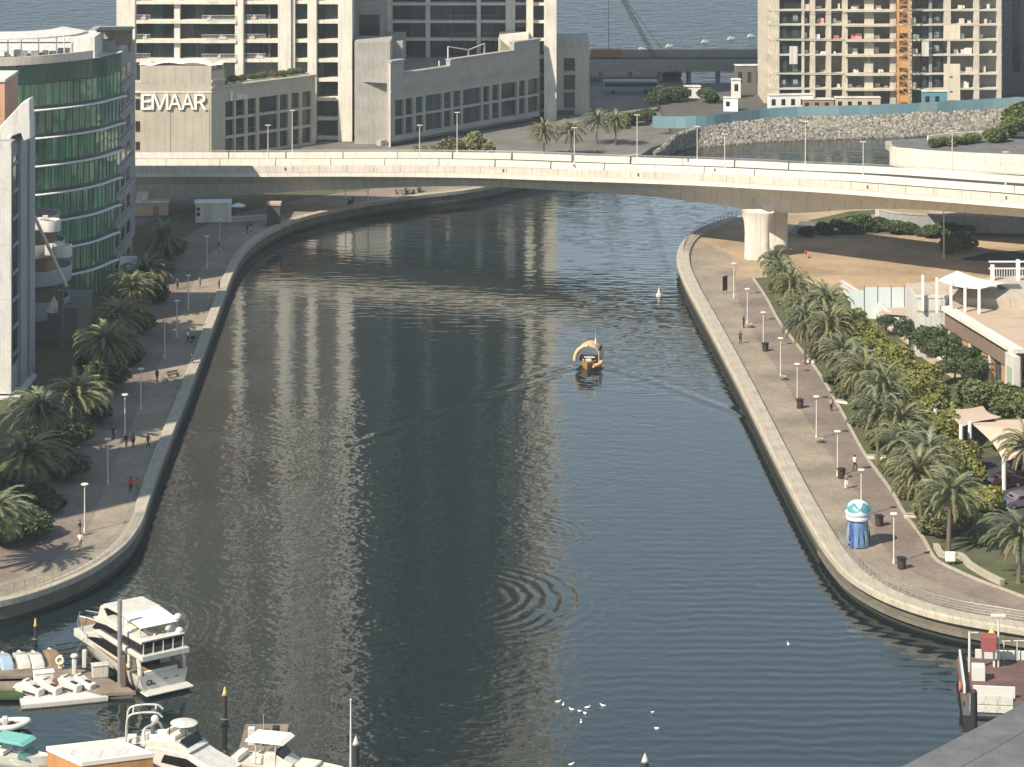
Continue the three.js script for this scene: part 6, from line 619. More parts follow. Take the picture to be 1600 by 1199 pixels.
// ---- large white flybridge yacht
{ const t = boatAt('flybridge_yacht', 'large white three deck motor yacht moored stern out at the dock', 256, 1080, Math.atan2(0.82, -0.57), 'yacht'); t.scale.y = 0.8; const o = part('hull_body', t); o.position.x = 8;
  const Y = part('superstructure', t); Y.position.x = 8; fit(o, hull(16, 5.2, 2.15, { sheer: 0.25, flare: 0.8, bowRake: 0.1 }), gel, teak);
  mesh('swim_platform', rbx(-9.3, -7.9, 0.3, 0.52, -2.4, 2.4, 0.1), gel, o); mesh('transom_mark', mg([new THREE.TorusGeometry(0.26, 0.07, 8, 20).rotateY(Math.PI / 2).translate(-8.02, 1.3, -1.5), rodG([-8.02, 1.15, -1.4], [-8.02, 1.05, -0.85], 0.07)]), mat.black, o); for (const z of [0.2, 1.3]) mesh('transom_vent', rbx(-8.05, -7.98, 1.35, 1.45, z - 0.2, z + 0.2, 0.02), mat.darkGrey, o);
  mesh('hull_stripe', rbx(-5.5, 3.2, 0.95, 1.25, -2.58, -2.5, 0.03), dglass, o); mesh('anchor', mg([rodG([8.6, 2.4, 0], [8.9, 1.6, 0], 0.06), rodG([8.6, 1.6, -0.3], [8.6, 1.6, 0.3], 0.06)]), mat.steel, o);
  mesh('cockpit_sofa', mg([rbx(-7.6, -6.9, 1.7, 2.2, -1.9, 1.5, 0.1), rbx(-7.85, -7.55, 1.9, 2.55, -1.9, 1.5, 0.08)]), cush, Y);
  mesh('saloon', ext([[-5.2, 1.6], [-5.2, 4.15], [0.5, 4.15], [1.8, 3.9], [3.6, 3.0], [6.6, 2.45], [6.6, 1.8]], 4.0, 0.15), gel, Y); mesh('aft_door', bx(-5.4, -5.3, 1.75, 4.0, -1.5, 0.9), dglass, Y); mesh('door_frame', mg([bx(-5.45, -5.3, 1.7, 4.05, 0.95, 1.9), bx(-5.45, -5.3, 1.7, 4.05, -1.95, -1.55)]), gel, Y);
  for (const s of [-1, 1]) { mesh('saloon_window', new THREE.ExtrudeGeometry(new THREE.Shape([[-4.6, 2.4], [-4.6, 3.5], [0.4, 3.6], [2.6, 3.0], [3.8, 2.55]].map((p) => new THREE.Vector2(...p))), { depth: 0.06, bevelEnabled: false }).translate(0, 0, s > 0 ? 2.0 : -2.06), dglass, Y); mesh('side_pillar', ext([[-7.9, 2.1], [-7.4, 4.2], [-6.9, 4.2], [-7.3, 2.1]], 0.2, 0.04).translate(0, 0, s * 2.2), gel, Y); }
  mesh('upper_deck', ext([[-8.3, 4.1], [-8.3, 4.42], [0.8, 4.42], [1.6, 4.2], [1.2, 4.12]], 4.9, 0.12), gel, Y);
  mesh('upper_saloon', ext([[-7.6, 4.45], [-7.8, 5.75], [-1.0, 5.9], [1.3, 5.2], [2.4, 4.2]], 4.3, 0.12), dglass, Y); for (let k = 0; k < 5; k++) mesh('window_post', bx(-7.93, -7.8, 4.45, 5.75, -2.05 + k * 1.0, -1.98 + k * 1.0), gel, Y);
  mesh('windscreen', ext([[-0.4, 5.5], [0.3, 6.9], [1.0, 6.9], [2.2, 5.0], [1.4, 5.0]], 3.7, 0.06), dglass, Y);
  mesh('fly_deck', ext([[-7.7, 5.78], [-7.75, 5.95], [-7.4, 6.05], [-0.3, 6.25], [1.9, 5.6], [1.2, 5.3], [-0.6, 5.6]], 4.5, 0.12), gel, Y); mesh('fly_sofa', mg([rbx(-5.4, -3.4, 5.9, 6.4, -1.8, -0.9, 0.12), rbx(-3.2, -1.8, 5.95, 6.9, -1.4, 1.2, 0.12), rbx(-6.6, -5.2, 5.8, 6.2, 0.8, 1.9, 0.1)]), cush, Y); mesh('tender', mg([tube([[-7.2, 6.2, -0.4], [-6.2, 6.25, -0.75], [-5.0, 6.25, -0.3], [-5.0, 6.25, 0.3], [-6.2, 6.25, 0.75], [-7.2, 6.2, 0.4]], 0.18, 30, 8)]), gelGrey, Y);
  mesh('hardtop', ext([[-3.6, 7.55], [-3.4, 7.72], [0.2, 7.6], [1.0, 7.1], [0.6, 6.9], [-0.2, 7.4]], 4.0, 0.06), gel, Y); mesh('bimini', ext([[-7.2, 7.3], [-7.0, 7.4], [-3.7, 7.62], [-3.7, 7.5]], 4.0, 0.04), M(0.78, 0.72, 0.6, 0.8), Y);
  for (const [x, z] of [[-7.0, -1.9], [-7.0, 1.9], [-3.6, -1.9], [-3.6, 1.9]]) mesh('roof_post', cyl(x, 5.8, 7.4, z, 0.06), gel, Y); for (const s of [-1, 1]) mesh('roof_arch', ext([[-0.6, 5.9], [0.7, 7.2], [1.0, 7.1], [1.6, 5.5]], 0.16, 0.03).translate(0, 0, s * 1.9), gel, Y);
  for (const [x, y, z] of [[-7.0, 6.65, 0.9], [-7.4, 6.2, 1.9], [-7.1, 7.7, 1.9]]) mesh('satellite_dome', new THREE.SphereGeometry(0.38, 16, 12).scale(1, 1.1, 1).translate(x, y, z), gel, Y);
  for (const [x, z] of [[-5, -2.75], [-2, -2.8], [1.2, -2.7]]) mesh('fender', mg([new THREE.CapsuleGeometry(0.17, 0.6, 4, 10).translate(x, 0.9, z), rodG([x, 1.3, z], [x, 2.2, z + 0.15], 0.02)]), mat.black, o); for (const s of [-1, 1]) mesh('stern_rail', mg([tube([[-8.0, 2.9, s * 2.3], [-7.4, 3.0, s * 2.35], [-5.6, 3.05, s * 2.4]], 0.03, 10, 5), cyl(-7.9, 2.1, 2.9, s * 2.3, 0.025), cyl(-6.7, 2.1, 3.0, s * 2.35, 0.025)]), mat.steel, Y); mesh('ensign_staff', rodG([-8, 2.2, 1.9], [-8.7, 3.8, 1.9], 0.03), mat.steel, Y); mesh('mooring_rope', mg([tube([[-7.8, 2.2, -2.4], [-8.6, 1.0, -3.2], [-9.0, 0.6, -4.0]], 0.04, 10, 5), tube([[4, 2.4, -2.2], [3.4, 1.3, -3.2], [2.6, 0.6, -4.2]], 0.04, 10, 5)]), mat.darkGrey, Y);
  mesh('deck_rail', mg([tube([[2.5, 3.1, -2.5], [6, 3.35, -1.9], [8.8, 3.5, -0.3]], 0.035, 16, 5), tube([[2.5, 3.1, 2.5], [6, 3.35, 1.9], [8.8, 3.5, 0.3]], 0.035, 16, 5), ...[3, 4.2, 5.4, 6.6, 7.8].flatMap((x) => [-1, 1].map((s) => cyl(x, 2.3, 3.3, s * (2.45 - (x - 2.5) * 0.3), 0.025)))]), mat.steel, Y); }
// ---- docks
{ const t = thing('floating_dock', 'brown plank dock with pile beside the three deck yacht', 'dock'); const P = (px, py) => G2(px, py, 0.55); mesh('planking', uvm(slab([P(-60, 1066), P(170, 1062), P(200, 1074), P(212, 1082), P(158, 1084), P(120, 1074), P(-60, 1078)], 0.3, 0.55)), dockM, t); mesh('planking', uvm(slab([P(75, 1040), P(150, 1050), P(205, 1080), P(165, 1084), P(80, 1056), P(-60, 1058), P(-60, 1048)], 0.32, 0.57)), dockM, t); mesh('float', uvm(slab([P(-58, 1067), P(168, 1063), P(200, 1075), P(208, 1082), P(158, 1083), P(120, 1073), P(-58, 1077)], -0.3, 0.3)), mat.darkGrey, t);
  for (const [px, py, h] of [[187, 1078, 8.2]]) { const p = G(px, py, 0); mesh('pile', cyl(p[0], -1, h, p[2], 0.22, 0.22, 14), mat.steel, t); }
  const p2 = G(193, 1083, 0); mesh('power_post', rbx(p2[0] - 0.2, p2[0] + 0.2, 0.5, 3.4, p2[2] - 0.2, p2[2] + 0.2, 0.05), M(0.12, 0.08, 0.05, 0.7), t);
  const box = (px, py, w, h, label, m = gel) => { const p = G(px, py, 0.57), k = thing('dock_locker', label, 'locker', [p[0], 0.57, p[2]], 0.3); mesh('box', rbx(-w / 2, w / 2, 0, h, -0.45, 0.45, 0.12, 3), m, k); mesh('lid', rbx(-w / 2 - 0.05, w / 2 + 0.05, h, h + 0.12, -0.5, 0.5, 0.05), m, k); };
  box(156, 1058, 1.5, 1.1, 'white dock locker beside the yacht gangway'); box(68, 1068, 1.8, 1.0, 'cream dock locker above the jet skis', cush);
  [[94, 1046, 'white life ring post'], [116, 1055, 'white service pedestal with round lamp'], [132, 1044, 'tall white service pedestal']].forEach(([px, py, n], i) => { const p = G(px, py, 0.57), k = thing('dock_pedestal', n + ' on the plank dock', 'pedestal', [p[0], 0.57, p[2]], 0); mesh('post', rbx(-0.22, 0.22, 0, 1.3 + i * 0.2, -0.2, 0.2, 0.12, 3), gel, k); if (i === 1) mesh('lamp_cap', new THREE.SphereGeometry(0.38, 16, 10).scale(1, 0.6, 1).translate(0, 1.75, 0), gel, k); if (i === 0) mesh('life_ring', new THREE.TorusGeometry(0.32, 0.1, 8, 18).translate(0, 0.9, 0.28), M(0.8, 0.7, 0.5, 0.6), k); });
  const fl = thing('jet_ski_float', 'pale modular float carrying four jet skis', 'float'); mesh('float_deck', uvm(slab([P(30, 1086), P(130, 1070), P(168, 1084), P(34, 1098)], -0.1, 0.35)), gelGrey, fl); mesh('float_edge', sweep([P(33, 1099), P(90, 1094), P(168, 1086)], [[0, 0.1], [0.25, 0.1], [0.25, 0.45], [0, 0.45]]), gel, fl);
  const hg = ext([[-1.45, 0.1], [-1.5, 0.5], [-0.6, 0.62], [0.0, 0.9], [0.35, 1.0], [0.6, 0.75], [1.3, 0.45], [1.6, 0.2], [1.2, 0]], 0.95, 0.2), sg = rbx(-1.3, -0.05, 0.6, 0.85, -0.2, 0.2, 0.1), hb = mg([rodG([0.2, 1.0, 0], [0.0, 1.2, 0], 0.05), rodG([0, 1.2, -0.4], [0, 1.2, 0.4], 0.04)]);
  [[45, 1082, 'white jet ski at the outer end of the float'], [72, 1080, 'white jet ski with dark seat next to the end one'], [104, 1076, 'white jet ski beside the rusty fender'], [126, 1074, 'white jet ski nearest the dock pile']].forEach(([px, py, lb]) => { const p = G(px, py, 0.35), k = thing('jet_ski', lb, 'jet ski', [p[0], 0.3, p[2]], 2.5); mesh('body', hg, gel, k); mesh('seat', sg, mat.black, k); mesh('handlebar', hb, mat.black, k); mesh('footwell', rbx(-1.3, 0.3, 0.15, 0.3, -0.62, 0.62, 0.1), mat.black, k); });
  const f = thing('round_fender', 'rust brown round fender among the jet skis', 'fender', [...G(86, 1074, 0.4)], 0); mesh('ball', new THREE.SphereGeometry(0.42, 16, 12).translate(0, 0.35, 0), M(0.18, 0.07, 0.03, 0.8), f); mesh('eye', new THREE.TorusGeometry(0.1, 0.03, 6, 10).translate(0, 0.8, 0), mat.steel, f);
  const sc = [[8, 1046, M(0.3, 0.38, 0.48, 0.5), 'blue covered runabout at the dock corner'], [34, 1044, gel, 'white covered runabout between blue boat and brown cover'], [56, 1044, gel, 'white runabout beside the brown covered boat'], [82, 1040, teak, 'tan covered boat with brown tarpaulin by dock']]; sc.forEach(([px, py, m, lb]) => { const k = boatAt('runabout', lb, px, py, 1.9); k.scale.set(0.8, 0.72, 0.8); fit(k, hull(5.2, 1.9, 0.8), gel, gel); mesh('cover', ext([[-2.2, 0.75], [-2.0, 1.1], [0, 1.45], [1.4, 1.2], [2.6, 0.95], [2.4, 0.8]], 1.5, 0.25), dside(m), k); });
  const g2 = thing('green_mat', 'green artificial grass mat on the pontoon behind jet skis', 'mat'); mesh('mat', uvm(slab([P(-60, 1078), P(38, 1074), P(36, 1088), P(-60, 1088)], 0.2, 0.36)), M(0.045, 0.1, 0.03, 0.95, { map: T_rough }), g2); }
// ---- boats along the lower edge
{ const t = boatAt('motor_cruiser', 'white motor cruiser with flybridge, tender and curved dark windows', 302, 1222, -0.5, 'motor cruiser'); t.scale.setScalar(0.86); fit(t, hull(12, 4, 1.5, { sheer: 0.3 }), gel, gel);
  mesh('cabin', ext([[-4.4, 1.3], [-4.4, 2.9], [-3.4, 3.2], [0.4, 3.15], [1.6, 2.7], [4.4, 1.9], [4.4, 1.5]], 3.4, 0.2), gel, t); for (const s of [-1, 1]) { mesh('side_window', new THREE.ExtrudeGeometry(new THREE.Shape([[-2.6, 2.0], [-2.2, 2.8], [0.4, 2.85], [1.9, 2.3], [0.8, 1.95]].map((p) => new THREE.Vector2(...p))), { depth: 0.05, bevelEnabled: false }).translate(0, 0, s > 0 ? 1.7 : -1.75), dglass, t); }
  mesh('windscreen', ext([[1.0, 2.85], [1.25, 2.98], [3.4, 2.2], [3.2, 2.05]], 2.9, 0.05), dglass, t); mesh('flybridge', ext([[-5.0, 3.1], [-5.1, 3.3], [-3.6, 3.9], [-0.6, 3.9], [0.6, 3.45], [0.2, 3.1]], 3.2, 0.12), gel, t); mesh('fly_screen', ext([[-0.8, 3.85], [-0.5, 4.4], [-0.35, 4.4], [0.3, 3.6]], 2.6, 0.03), dglass, t); mesh('fly_seat', mg([rbx(-2.4, -1.4, 3.9, 4.5, -1.1, 1.1, 0.15), rbx(-2.7, -2.3, 3.9, 4.9, -1.1, 1.1, 0.12)]), cush, t); mesh('hardtop', new THREE.SphereGeometry(1, 24, 12).scale(1.4, 0.22, 1.25).translate(-1.1, 5.5, 0), gel, t); for (const [x, z] of [[-2.1, -1], [-2.1, 1], [-0.2, -1], [-0.2, 1]]) mesh('roof_post', cyl(x, 3.9, 5.45, z, 0.05), mat.black, t);
  mesh('tender', mg([tube([[-4.9, 3.7, -0.6], [-3.9, 3.9, -0.8], [-2.9, 4.1, 0], [-3.9, 3.9, 0.8], [-4.9, 3.7, 0.6]], 0.25, 30, 8), rbx(-4.9, -3.3, 3.5, 3.7, -0.6, 0.6, 0.08)]), cush, t); mesh('radar_arch', mg([tube([[-4.6, 3.2, -1.6], [-5.0, 4.5, -1.2], [-5.0, 4.6, 0], [-5.0, 4.5, 1.2], [-4.6, 3.2, 1.6]], 0.13, 24, 8)]), gel, t); mesh('satellite_dome', new THREE.SphereGeometry(0.4, 16, 12).translate(-5.0, 5.0, -0.6), gel, t); mesh('aft_rail', tube([[-5.9, 2.2, -1.6], [-6.3, 2.4, 0], [-5.9, 2.2, 1.6]], 0.05, 16, 6), mat.steel, t); }
{ const t = boatAt('sport_boat', 'white sport boat with cream hard top and sun pads', 440, 1213, -0.35); fit(t, hull(9.5, 3, 1.1, { sheer: 0.3 }), gel, gel); mesh('console', ext([[-1.2, 1], [-1.1, 1.9], [-0.2, 2.0], [1.2, 1.3], [1.2, 1]], 1.8, 0.15), gel, t); mesh('windscreen', ext([[-0.3, 1.9], [-0.1, 2.35], [0, 2.3], [0.9, 1.4], [0.7, 1.35]], 1.7, 0.04), dglass, t); mesh('hard_top', ext([[-2.8, 2.95], [-2.7, 3.1], [0.3, 3.2], [0.6, 3.05]], 2.5, 0.06), cush, t); for (const [x, z] of [[-2, -0.9], [-2, 0.9], [-0.2, -0.9], [-0.2, 0.9]]) mesh('top_post', rodG([x, 1.1, z], [x + 0.1, 3.0, z * 1.1], 0.06), gel, t); mesh('sun_pad', rbx(1.5, 3.4, 1.2, 1.5, -0.8, 0.8, 0.12), M(0.6, 0.52, 0.45, 0.8), t); mesh('seat', mg([rbx(-2.4, -1.5, 1.05, 1.6, -0.9, 0.9, 0.12), rbx(-4.2, -3.5, 1.0, 1.5, -1.1, 1.1, 0.12)]), cush, t); mesh('antenna', cyl(-1.4, 3.1, 5.2, 0.6, 0.025, 0.012, 6), gel, t); }
{ const t = boatAt('teal_runabout', 'small white runabout with teal canopy at the marina corner', 22, 1196, -0.4); fit(t, hull(6.2, 2.2, 0.95), gel, gel); mesh('canopy', ext([[-1.8, 2.2], [-1.7, 2.32], [1.2, 2.3], [1.5, 2.15]], 2.1, 0.05), M(0.15, 0.4, 0.36, 0.7), t); for (const [x, z] of [[-1.6, -0.9], [-1.6, 0.9], [1.1, -0.9], [1.1, 0.9]]) mesh('canopy_post', cyl(x, 0.9, 2.2, z, 0.03), mat.steel, t); mesh('windscreen', ext([[0.9, 1.0], [1.0, 1.5], [1.1, 1.5], [1.9, 1.0]], 1.8, 0.03), M(0.1, 0.22, 0.18, 0.1), t); mesh('seat', rbx(-1.5, -0.6, 0.9, 1.3, -0.8, 0.8, 0.1), cush, t); mesh('outboard_motor', rbx(-3.6, -3.1, 0.2, 1.4, -0.25, 0.25, 0.1), gelGrey, t);
  const u = boatAt('grey_dinghy', 'grey inflatable dinghy beside the teal canopy boat', 12, 1140, 0.2); mesh('tube_collar', tube([[-1.6, 0.4, -0.8], [0.6, 0.45, -0.85], [1.8, 0.6, 0], [0.6, 0.45, 0.85], [-1.6, 0.4, 0.8]], 0.28, 34, 8), gelGrey, u); mesh('floor', rbx(-1.6, 1.1, 0.15, 0.3, -0.7, 0.7, 0.05), mat.darkGrey, u); mesh('console', rbx(-0.5, 0, 0.3, 1.1, -0.35, 0.35, 0.1), gel, u); mesh('outboard_motor', rbx(-2.1, -1.7, 0.2, 1.2, -0.2, 0.2, 0.1), mat.black, u);
  const v = boatAt('arch_boat', 'dark blue boat with tall white tubular arch by cruiser', 232, 1172, 0.1); fit(v, hull(5.6, 2.2, 0.9), M(0.03, 0.045, 0.08, 0.3, { side: THREE.DoubleSide }), gel); mesh('arch', mg([tube([[-1.9, 0.8, -0.95], [-1.7, 3.2, -0.95], [-1.3, 3.45, -0.95], [0.8, 3.45, -0.95], [1.2, 3.1, -0.95]], 0.09, 28, 8), tube([[-1.9, 0.8, 0.95], [-1.7, 3.2, 0.95], [-1.3, 3.45, 0.95], [0.8, 3.45, 0.95], [1.2, 3.1, 0.95]], 0.09, 28, 8), rodG([-1.3, 3.45, -0.95], [-1.3, 3.45, 0.95], 0.08), rodG([0.6, 3.45, -0.95], [0.6, 3.45, 0.95], 0.08)]), gel, v); mesh('console', rbx(-0.6, 0.3, 0.7, 1.6, -0.5, 0.5, 0.12), gel, v); mesh('seat', rbx(-1.8, -1.0, 0.7, 1.2, -0.7, 0.7, 0.1), cush, v);
  const d = thing('quay_pontoon', 'brown pontoon behind the orange kiosk with dark pile', 'dock'), P = (px, py) => G2(px, py, 0.5); mesh('planking', uvm(slab([P(160, 1172), P(290, 1168), P(300, 1200), P(160, 1230), P(60, 1240), P(60, 1190)], 0.1, 0.5)), dockM, d); const pp = G(240, 1176, 0); mesh('pile', cyl(pp[0], -1, 3.6, pp[2], 0.28, 0.28, 14), M(0.09, 0.1, 0.12, 0.5), d);
  const dp = thing('fuel_dock', 'dark stepped pontoon carrying pumps between the two motor boats', 'dock'), dq = G(402, 1172, 0.5); mesh('planking', uvm(bx(dq[0] - 1.6, dq[0] + 2.2, 0.1, 0.5, dq[2] - 6, dq[2] + 1)), dockM, dp); for (const [x, h] of [[-0.6, 1.5], [0.6, 1.3], [1.5, 1.6]]) mesh('pump', rbx(dq[0] + x - 0.3, dq[0] + x + 0.3, 0.5, 0.5 + h, dq[2] - 1.4, dq[2] - 0.9, 0.06), x > 0 ? mat.black : gelGrey, dp);
  const Yr = 3.7, K = (px, py) => G2(px, py, Yr), kq = thing('orange_kiosk', 'orange walled dock kiosk with flat white roof', 'kiosk'), c4 = [K(74, 1168), K(182, 1156), K(239, 1178), K(128, 1192)]; mesh('wall', uvm(slab(c4, 0.5, Yr - 0.25)), M(0.52, 0.26, 0.11, 0.8, { map: T_soft }), kq); const cc = c4.reduce((a, b) => [a[0] + b[0] / 4, a[1] + b[1] / 4], [0, 0]), gr = (k) => c4.map(([x, z]) => [cc[0] + (x - cc[0]) * k, cc[1] + (z - cc[1]) * k]); mesh('roof', uvm(slab(gr(1.015), Yr - 0.25, Yr - 0.08)), mat.white, kq); mesh('roof_rim', (() => { const a = gr(1.03), b = gr(0.93), l = []; for (let i = 0; i < 4; i++) { const j = (i + 1) % 4; l.push(slab([a[i], a[j], b[j], b[i]], Yr - 0.3, Yr + 0.06)); } return uvm(mg(l)); })(), M(0.72, 0.66, 0.56, 0.7), kq); mesh('door', uvm(bx(cc[0] + 0.6, cc[0] + 1.6, 0.5, 2.6, cc[1] + 3.4, cc[1] + 3.5)), teak, kq); }
// ---- piles
function pile(px, pyTop, D, cap, label, rad = 0.3) { const x = X(px, D), top = V(pyTop, D), t = thing('mooring_pile', label, 'pile', [x, 0, -D], 0); mesh('shaft', cyl(0, -2, top - 0.75, 0, rad, rad, 14), M(0.035, 0.036, 0.04, 0.5), t); mesh('cone_cap', new THREE.LatheGeometry([[0, 0.8], [0.06, 0.7], [rad * 0.75, 0.25], [rad + 0.05, 0], [0, 0]].map((q) => new THREE.Vector2(...q)), 16).translate(0, top - 0.78, 0), cap, t); mesh('pile_collar', new THREE.TorusGeometry(rad + 0.08, 0.09, 8, 16).rotateX(Math.PI / 2).translate(0, 0.35, 0), mat.darkGrey, t); return t; }
const yel = M(0.65, 0.46, 0.12, 0.6);
pile(351, 1073, 237, yel, 'dark mooring pile with yellow cone behind the motor cruiser', 0.22); pile(55, 966, 258, yel, 'thin dark pile with yellow cone in shaded water', 0.14); pile(556, 1150, 226, gel, 'dark mooring pile with white cone beside the tall white pole', 0.3); pile(1008, 1177, 222.5, gel, 'dark mooring pile with white cone alone in the open canal', 0.32); pile(1550, 980, 251, M(0.75, 0.52, 0.12, 0.6), 'dark mooring pile with yellow cone behind the workboat', 0.4);
{ const D = 224, t = thing('tall_white_pole', 'tall thin white pole rising from the water beside sport boat', 'pole', [X(548, D), 0, -D], 0); mesh('pole', cyl(0, -2, V(1094, D), 0, 0.14, 0.06, 10), gelGrey, t); mesh('tip', new THREE.SphereGeometry(0.1, 10, 8).translate(0, V(1094, D), 0), gel, t); }
{ const D = 236, t = thing('black_bollard', 'black rubber fender pile at the stern of the workboat', 'pile', [X(1522, 235.5), 0, -235.5], 0); mesh('shaft', cyl(0, -2, 3.2, 0, 0.34, 0.3, 14), mat.black, t); mesh('rounded_top', new THREE.SphereGeometry(0.3, 14, 8).translate(0, 3.2, 0), mat.black, t); }
// ---- workboat on the right
{ const p = G(1505, 1118, 0), t = thing('workboat', 'red brown decked workboat with white bulwarks moored off the quay', 'workboat', [p[0], 0, p[2]], -0.12); const rust = M(0.2, 0.115, 0.09, 0.85, { map: T_rough }); mesh('hull', uvm(bx(0, 14, -0.5, 1.4, -11, 0)), mat.darkGrey, t); mesh('side_plate', mg([rbx(0.6, 4.4, 0.35, 1.0, 0, 0.12, 0.04), rbx(0.6, 4.4, 1.05, 1.9, 0.0, 0.1, 0.04)]), gel, t); mesh('deck', uvm(bx(0.3, 13.8, 1.4, 1.55, -10.8, -0.2)), rust, t); mesh('bulwark', mg([rbx(0.9, 4.6, 1.55, 2.6, -0.4, -0.25, 0.04), rbx(1.6, 6.2, 1.55, 2.4, -10.6, -10.4, 0.05), rbx(0.1, 0.3, 1.55, 2.3, -10.6, -1, 0.05)]), gelGrey, t); mesh('rub_rail', rbx(-0.1, 0.1, 0.9, 1.3, -10.9, 0.1, 0.04), M(0.16, 0.05, 0.04, 0.7), t); mesh('locker', mg([rbx(1.0, 2.2, 1.55, 2.9, -5.4, -4.3, 0.06)]), gelGrey, t); mesh('red_cabinet', rbx(2.0, 3.4, 3.2, 4.6, -8.6, -7.4, 0.06), M(0.25, 0.07, 0.06, 0.7), t); mesh('cabinet_leg', mg([bx(2.1, 2.3, 1.5, 3.2, -8.5, -8.3), bx(3.1, 3.3, 1.5, 3.2, -8.5, -8.3)]), gelGrey, t); mesh('davit', mg([cyl(0.9, 1.5, 5.2, -6.8, 0.12), rodG([0.9, 5.1, -6.8], [1.7, 5.0, -7.2], 0.1)]), gel, t); mesh('mast', mg([cyl(3.6, 1.5, 6.2, -8.4, 0.1), rbx(2.9, 4.3, 6.1, 6.4, -8.6, -8.2, 0.08)]), gel, t); mesh('orange_mat', rbx(5.6, 9, 1.56, 1.7, -1.6, -0.4, 0.04), M(0.42, 0.15, 0.07, 0.8), t); mesh('deck_rail', mg([tube([[4, 3.4, -10], [6, 3.5, -10], [9, 3.45, -10]], 0.06, 12, 6), ...[4.2, 5.4, 6.6, 7.8].map((x) => cyl(x, 1.5, 3.45, -10, 0.05))]), gel, t); mesh('life_buoy', new THREE.TorusGeometry(0.36, 0.11, 8, 18).rotateY(Math.PI / 2).translate(-0.16, 1.7, -2.4), M(0.5, 0.1, 0.06, 0.6), t); }
// ---- water taxi in the middle of the canal
{ const t = boatAt('water_taxi', 'small wooden water taxi with rounded tan canopy under way', 921, 571, -Math.PI / 2 - 0.15); t.scale.z = -1; const tan2 = dside(M(0.58, 0.38, 0.19, 0.75)), wood = dside(M(0.3, 0.17, 0.07, 0.7)); fit(t, hull(5.4, 3.2, 0.85, { sheer: 0.2, bowRake: 0.02 }), wood, wood);
  const arc = (x, r0, h) => Array.from({ length: 13 }, (_, i) => { const a = Math.PI * i / 12; return [x, 1.0 + Math.sin(a) * h, -Math.cos(a) * r0]; }); const pos = [], A = [arc(-2.4, 1.75, 1.9), arc(-0.8, 1.85, 2.15), arc(0.9, 1.85, 2.15), arc(1.6, 1.8, 2.0)]; for (let i = 0; i + 1 < A.length; i++) for (let j = (i ? 0 : 0); j < 12; j++) { pos.push(...A[i][j], ...A[i + 1][j], ...A[i + 1][j + 1], ...A[i][j], ...A[i + 1][j + 1], ...A[i][j + 1]); } const g = new THREE.BufferGeometry(); g.setAttribute('position', new THREE.Float32BufferAttribute(pos, 3)); g.computeVertexNormals(); mesh('canopy', clean(g), tan2, t);
  mesh('hoop_collar', tube(arc(1.65, 1.85, 2.05).slice(0, 7), 0.26, 24, 8), tan2, t); mesh('bow_collar', tube([[1.6, 0.9, 1.85], [2.3, 0.75, 1.7], [2.9, 0.7, 1.3], [3.2, 0.7, 0.9]], 0.3, 16, 8), tan2, t); mesh('bench', mg([rbx(-1.6, 1.0, 0.8, 1.2, -0.4, 0.4, 0.06), rbx(1.0, 1.15, 1.3, 1.45, -0.6, 0.9, 0.04)]), gelGrey, t); mesh('post', mg([-1.5, 1.5].map((z) => cyl(1.5, 0.7, 2.4, z, 0.06))), gel, t); mesh('mast', mg([cyl(0.4, 3.1, 5.0, 0.9, 0.04, 0.02, 6), new THREE.ConeGeometry(0.2, 0.9, 6).translate(0.4, 3.6, 0.9)]), gel, t); mesh('bow_post', mg([rodG([1.6, 0.6, -0.6], [1.9, 1.2, -0.6], 0.12)]), gel, t); mesh('side_curtain', rbx(-1.8, 1.2, 1.0, 2.6, 1.5, 1.56, 0.02), mat.black, t); }
// ---- birds, buoys and distant boats
{ const gg = mg([new THREE.SphereGeometry(0.16, 10, 8).scale(1.7, 0.8, 0.9).translate(0, 0.1, 0), new THREE.SphereGeometry(0.08, 8, 6).translate(0.28, 0.26, 0), new THREE.ConeGeometry(0.03, 0.12, 5).rotateZ(-1.57).translate(0.4, 0.25, 0), new THREE.ConeGeometry(0.09, 0.25, 5).rotateZ(1.4).translate(-0.34, 0.12, 0)]); [[872, 1098], [880, 1103], [893, 1110], [906, 1113], [914, 1116], [918, 1107], [908, 1130], [942, 1104], [1020, 1115], [1026, 1140], [893, 1196], [1232, 1008]].forEach(([px, py], i) => { const p = G(px, py, 0), m = mesh('gull', gg, M(0.8, 0.8, 0.78, 0.8)); m.position.set(p[0], 0, p[2]); m.rotation.y = i * 1.3; m.scale.setScalar(0.72); tag(m, 'small white gull floating on the open canal', 'gull', 'gulls on the water'); });
  const b = boatAt('white_buoy', 'small white conical buoy in the canal near the bridge pillar', 1030, 463, 0, 'buoy'); mesh('cone', new THREE.ConeGeometry(0.35, 1.2, 12).translate(0, 0.9, 0), gel, b); mesh('float', cyl(0, -0.2, 0.35, 0, 0.5, 0.5), gelGrey, b);
  [[1002, 79], [1045, 74], [1101, 67], [1142, 62], [1173, 58]].forEach(([px, py]) => { const k = boatAt('motor_launch', 'tiny white launch moored in a line on the sea', px, py, 0.4, 'boat', 'launches moored on the sea'); k.scale.setScalar(0.6); mesh('hull', ext([[-1.5, 0.1], [-1.5, 0.7], [1.9, 0.9], [1.3, 0.1]], 1.2, 0.1), gel, k); mesh('cabin', rbx(-0.8, 0.5, 0.7, 1.5, -0.5, 0.5, 0.1), gel, k); }); }
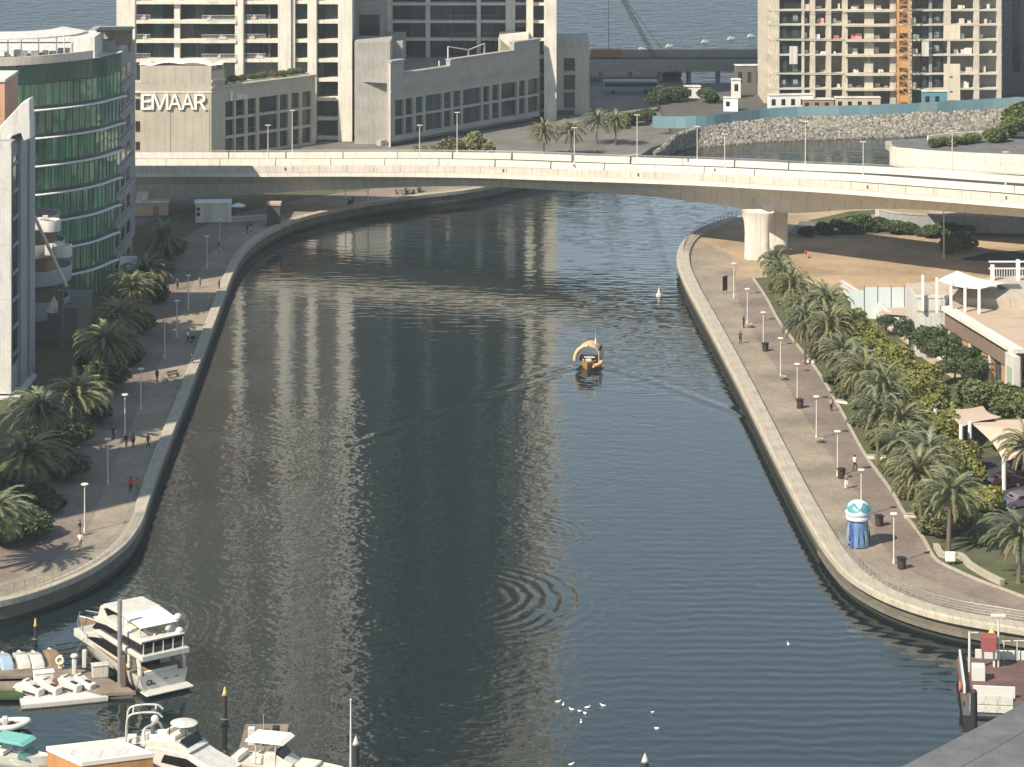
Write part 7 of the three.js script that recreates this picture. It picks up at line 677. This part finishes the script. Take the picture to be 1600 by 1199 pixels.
// ------------------------------------------------------------------ labels that tell look-alikes apart by what they are counted from
{ const nth = ['first', 'second', 'third', 'fourth', 'fifth', 'sixth', 'seventh', 'eighth', 'ninth', 'tenth', 'eleventh', 'twelfth', 'thirteenth', 'fourteenth', 'fifteenth', 'sixteenth', 'seventeenth', 'eighteenth'];
  const order = (group, key, text) => scene.children.filter((o) => o.userData.group === group).sort((a, b) => key(a) - key(b)).forEach((o, i) => { o.userData.label = text.replace('#', nth[i]); });
  const zUp = (o) => o.position.z, xUp = (o) => o.position.x;
  order(gR, zUp, '# date palm from the bridge pillar along the sunny promenade');
  order(gL, zUp, '# date palm from the road bridge in the shaded quay bed');
  order(gF, xUp, '# date palm from the sloping podium on the quay beyond the bridge');
  order('lamps along the sunny promenade', zUp, '# slim lamp from the bridge along the sunny mauve paving');
  order('lamps along the shaded quay', zUp, '# slim lamp from the far cafe tables along the shaded quay');
  order('lamp posts along the bridge median', xUp, '# lamp post from the glass office on the bridge median');
  order('lamp posts along the outer bridge parapet', xUp, '# lamp post from the glass office on the outer bridge parapet');
  order('litter bins along the promenade', zUp, '# square dark litter bin from the bridge along the sunny promenade');
  order('planter bowls by the lamps', zUp, '# pale planter bowl from the bridge along the sunny promenade');
  order(gY, zUp, '# dense yellow green shrub from the bridge behind the promenade palms');
  order('low shrubs under the palms', zUp, '# low ground shrub from the bridge under the promenade palms');
  order('dark shrubs under the quay palms', zUp, '# dark shrub from the bridge in the shaded quay palm bed');
  order(gT, zUp, '# dense dark round tree from the small clipped tree before restaurant');
  order('shrubs in the shade of the bridge', xUp, '# dark clipped shrub from the bridge pillar in the bridge shadow');
  order('shrubs by the lawn', xUp, '# green shrub from the stone bench along the lawn edge');
  order('shrubs before the podium', xUp, '# grey green shrub from the podium corner pier at its foot');
  order('shrubs on the approach ramp', xUp, '# green shrub from the ramp wall end on the ramp verge');
  order('roof garden shrubs', xUp, '# clipped shrub from the white lettering in the podium roof planter');
  order('terrace plants under the pergola', xUp, '# leafy plant from the glass office under the podium pergola');
  order('hedge by the tall pole', xUp, '# sunlit hedge shrub from the tall pole on the sand');
  order('shrubs before the car park', zUp, '# yellow green shrub from the tan sails before the car park');
  order('lime shrubs by the cars', xUp, '# bright lime shrub from the palms beside the parked cars');
  order('bed dividers', zUp, '# short cream kerb wall from the bridge across the palm bed');
  order('launches moored on the sea', xUp, '# tiny white launch from the brown lorry on the sea');
  order('scrub by the hoarding end', xUp, '# dark scrub from the far palms beside the hoarding end');
  order('scrub on the building site', xUp, '# dark scrub from the parked coach on the building site');
  order('cafe tables beyond the bridge', xUp, '# dark cafe table from the gate pillar beyond the bridge'); }
renderer.render(scene, camera);
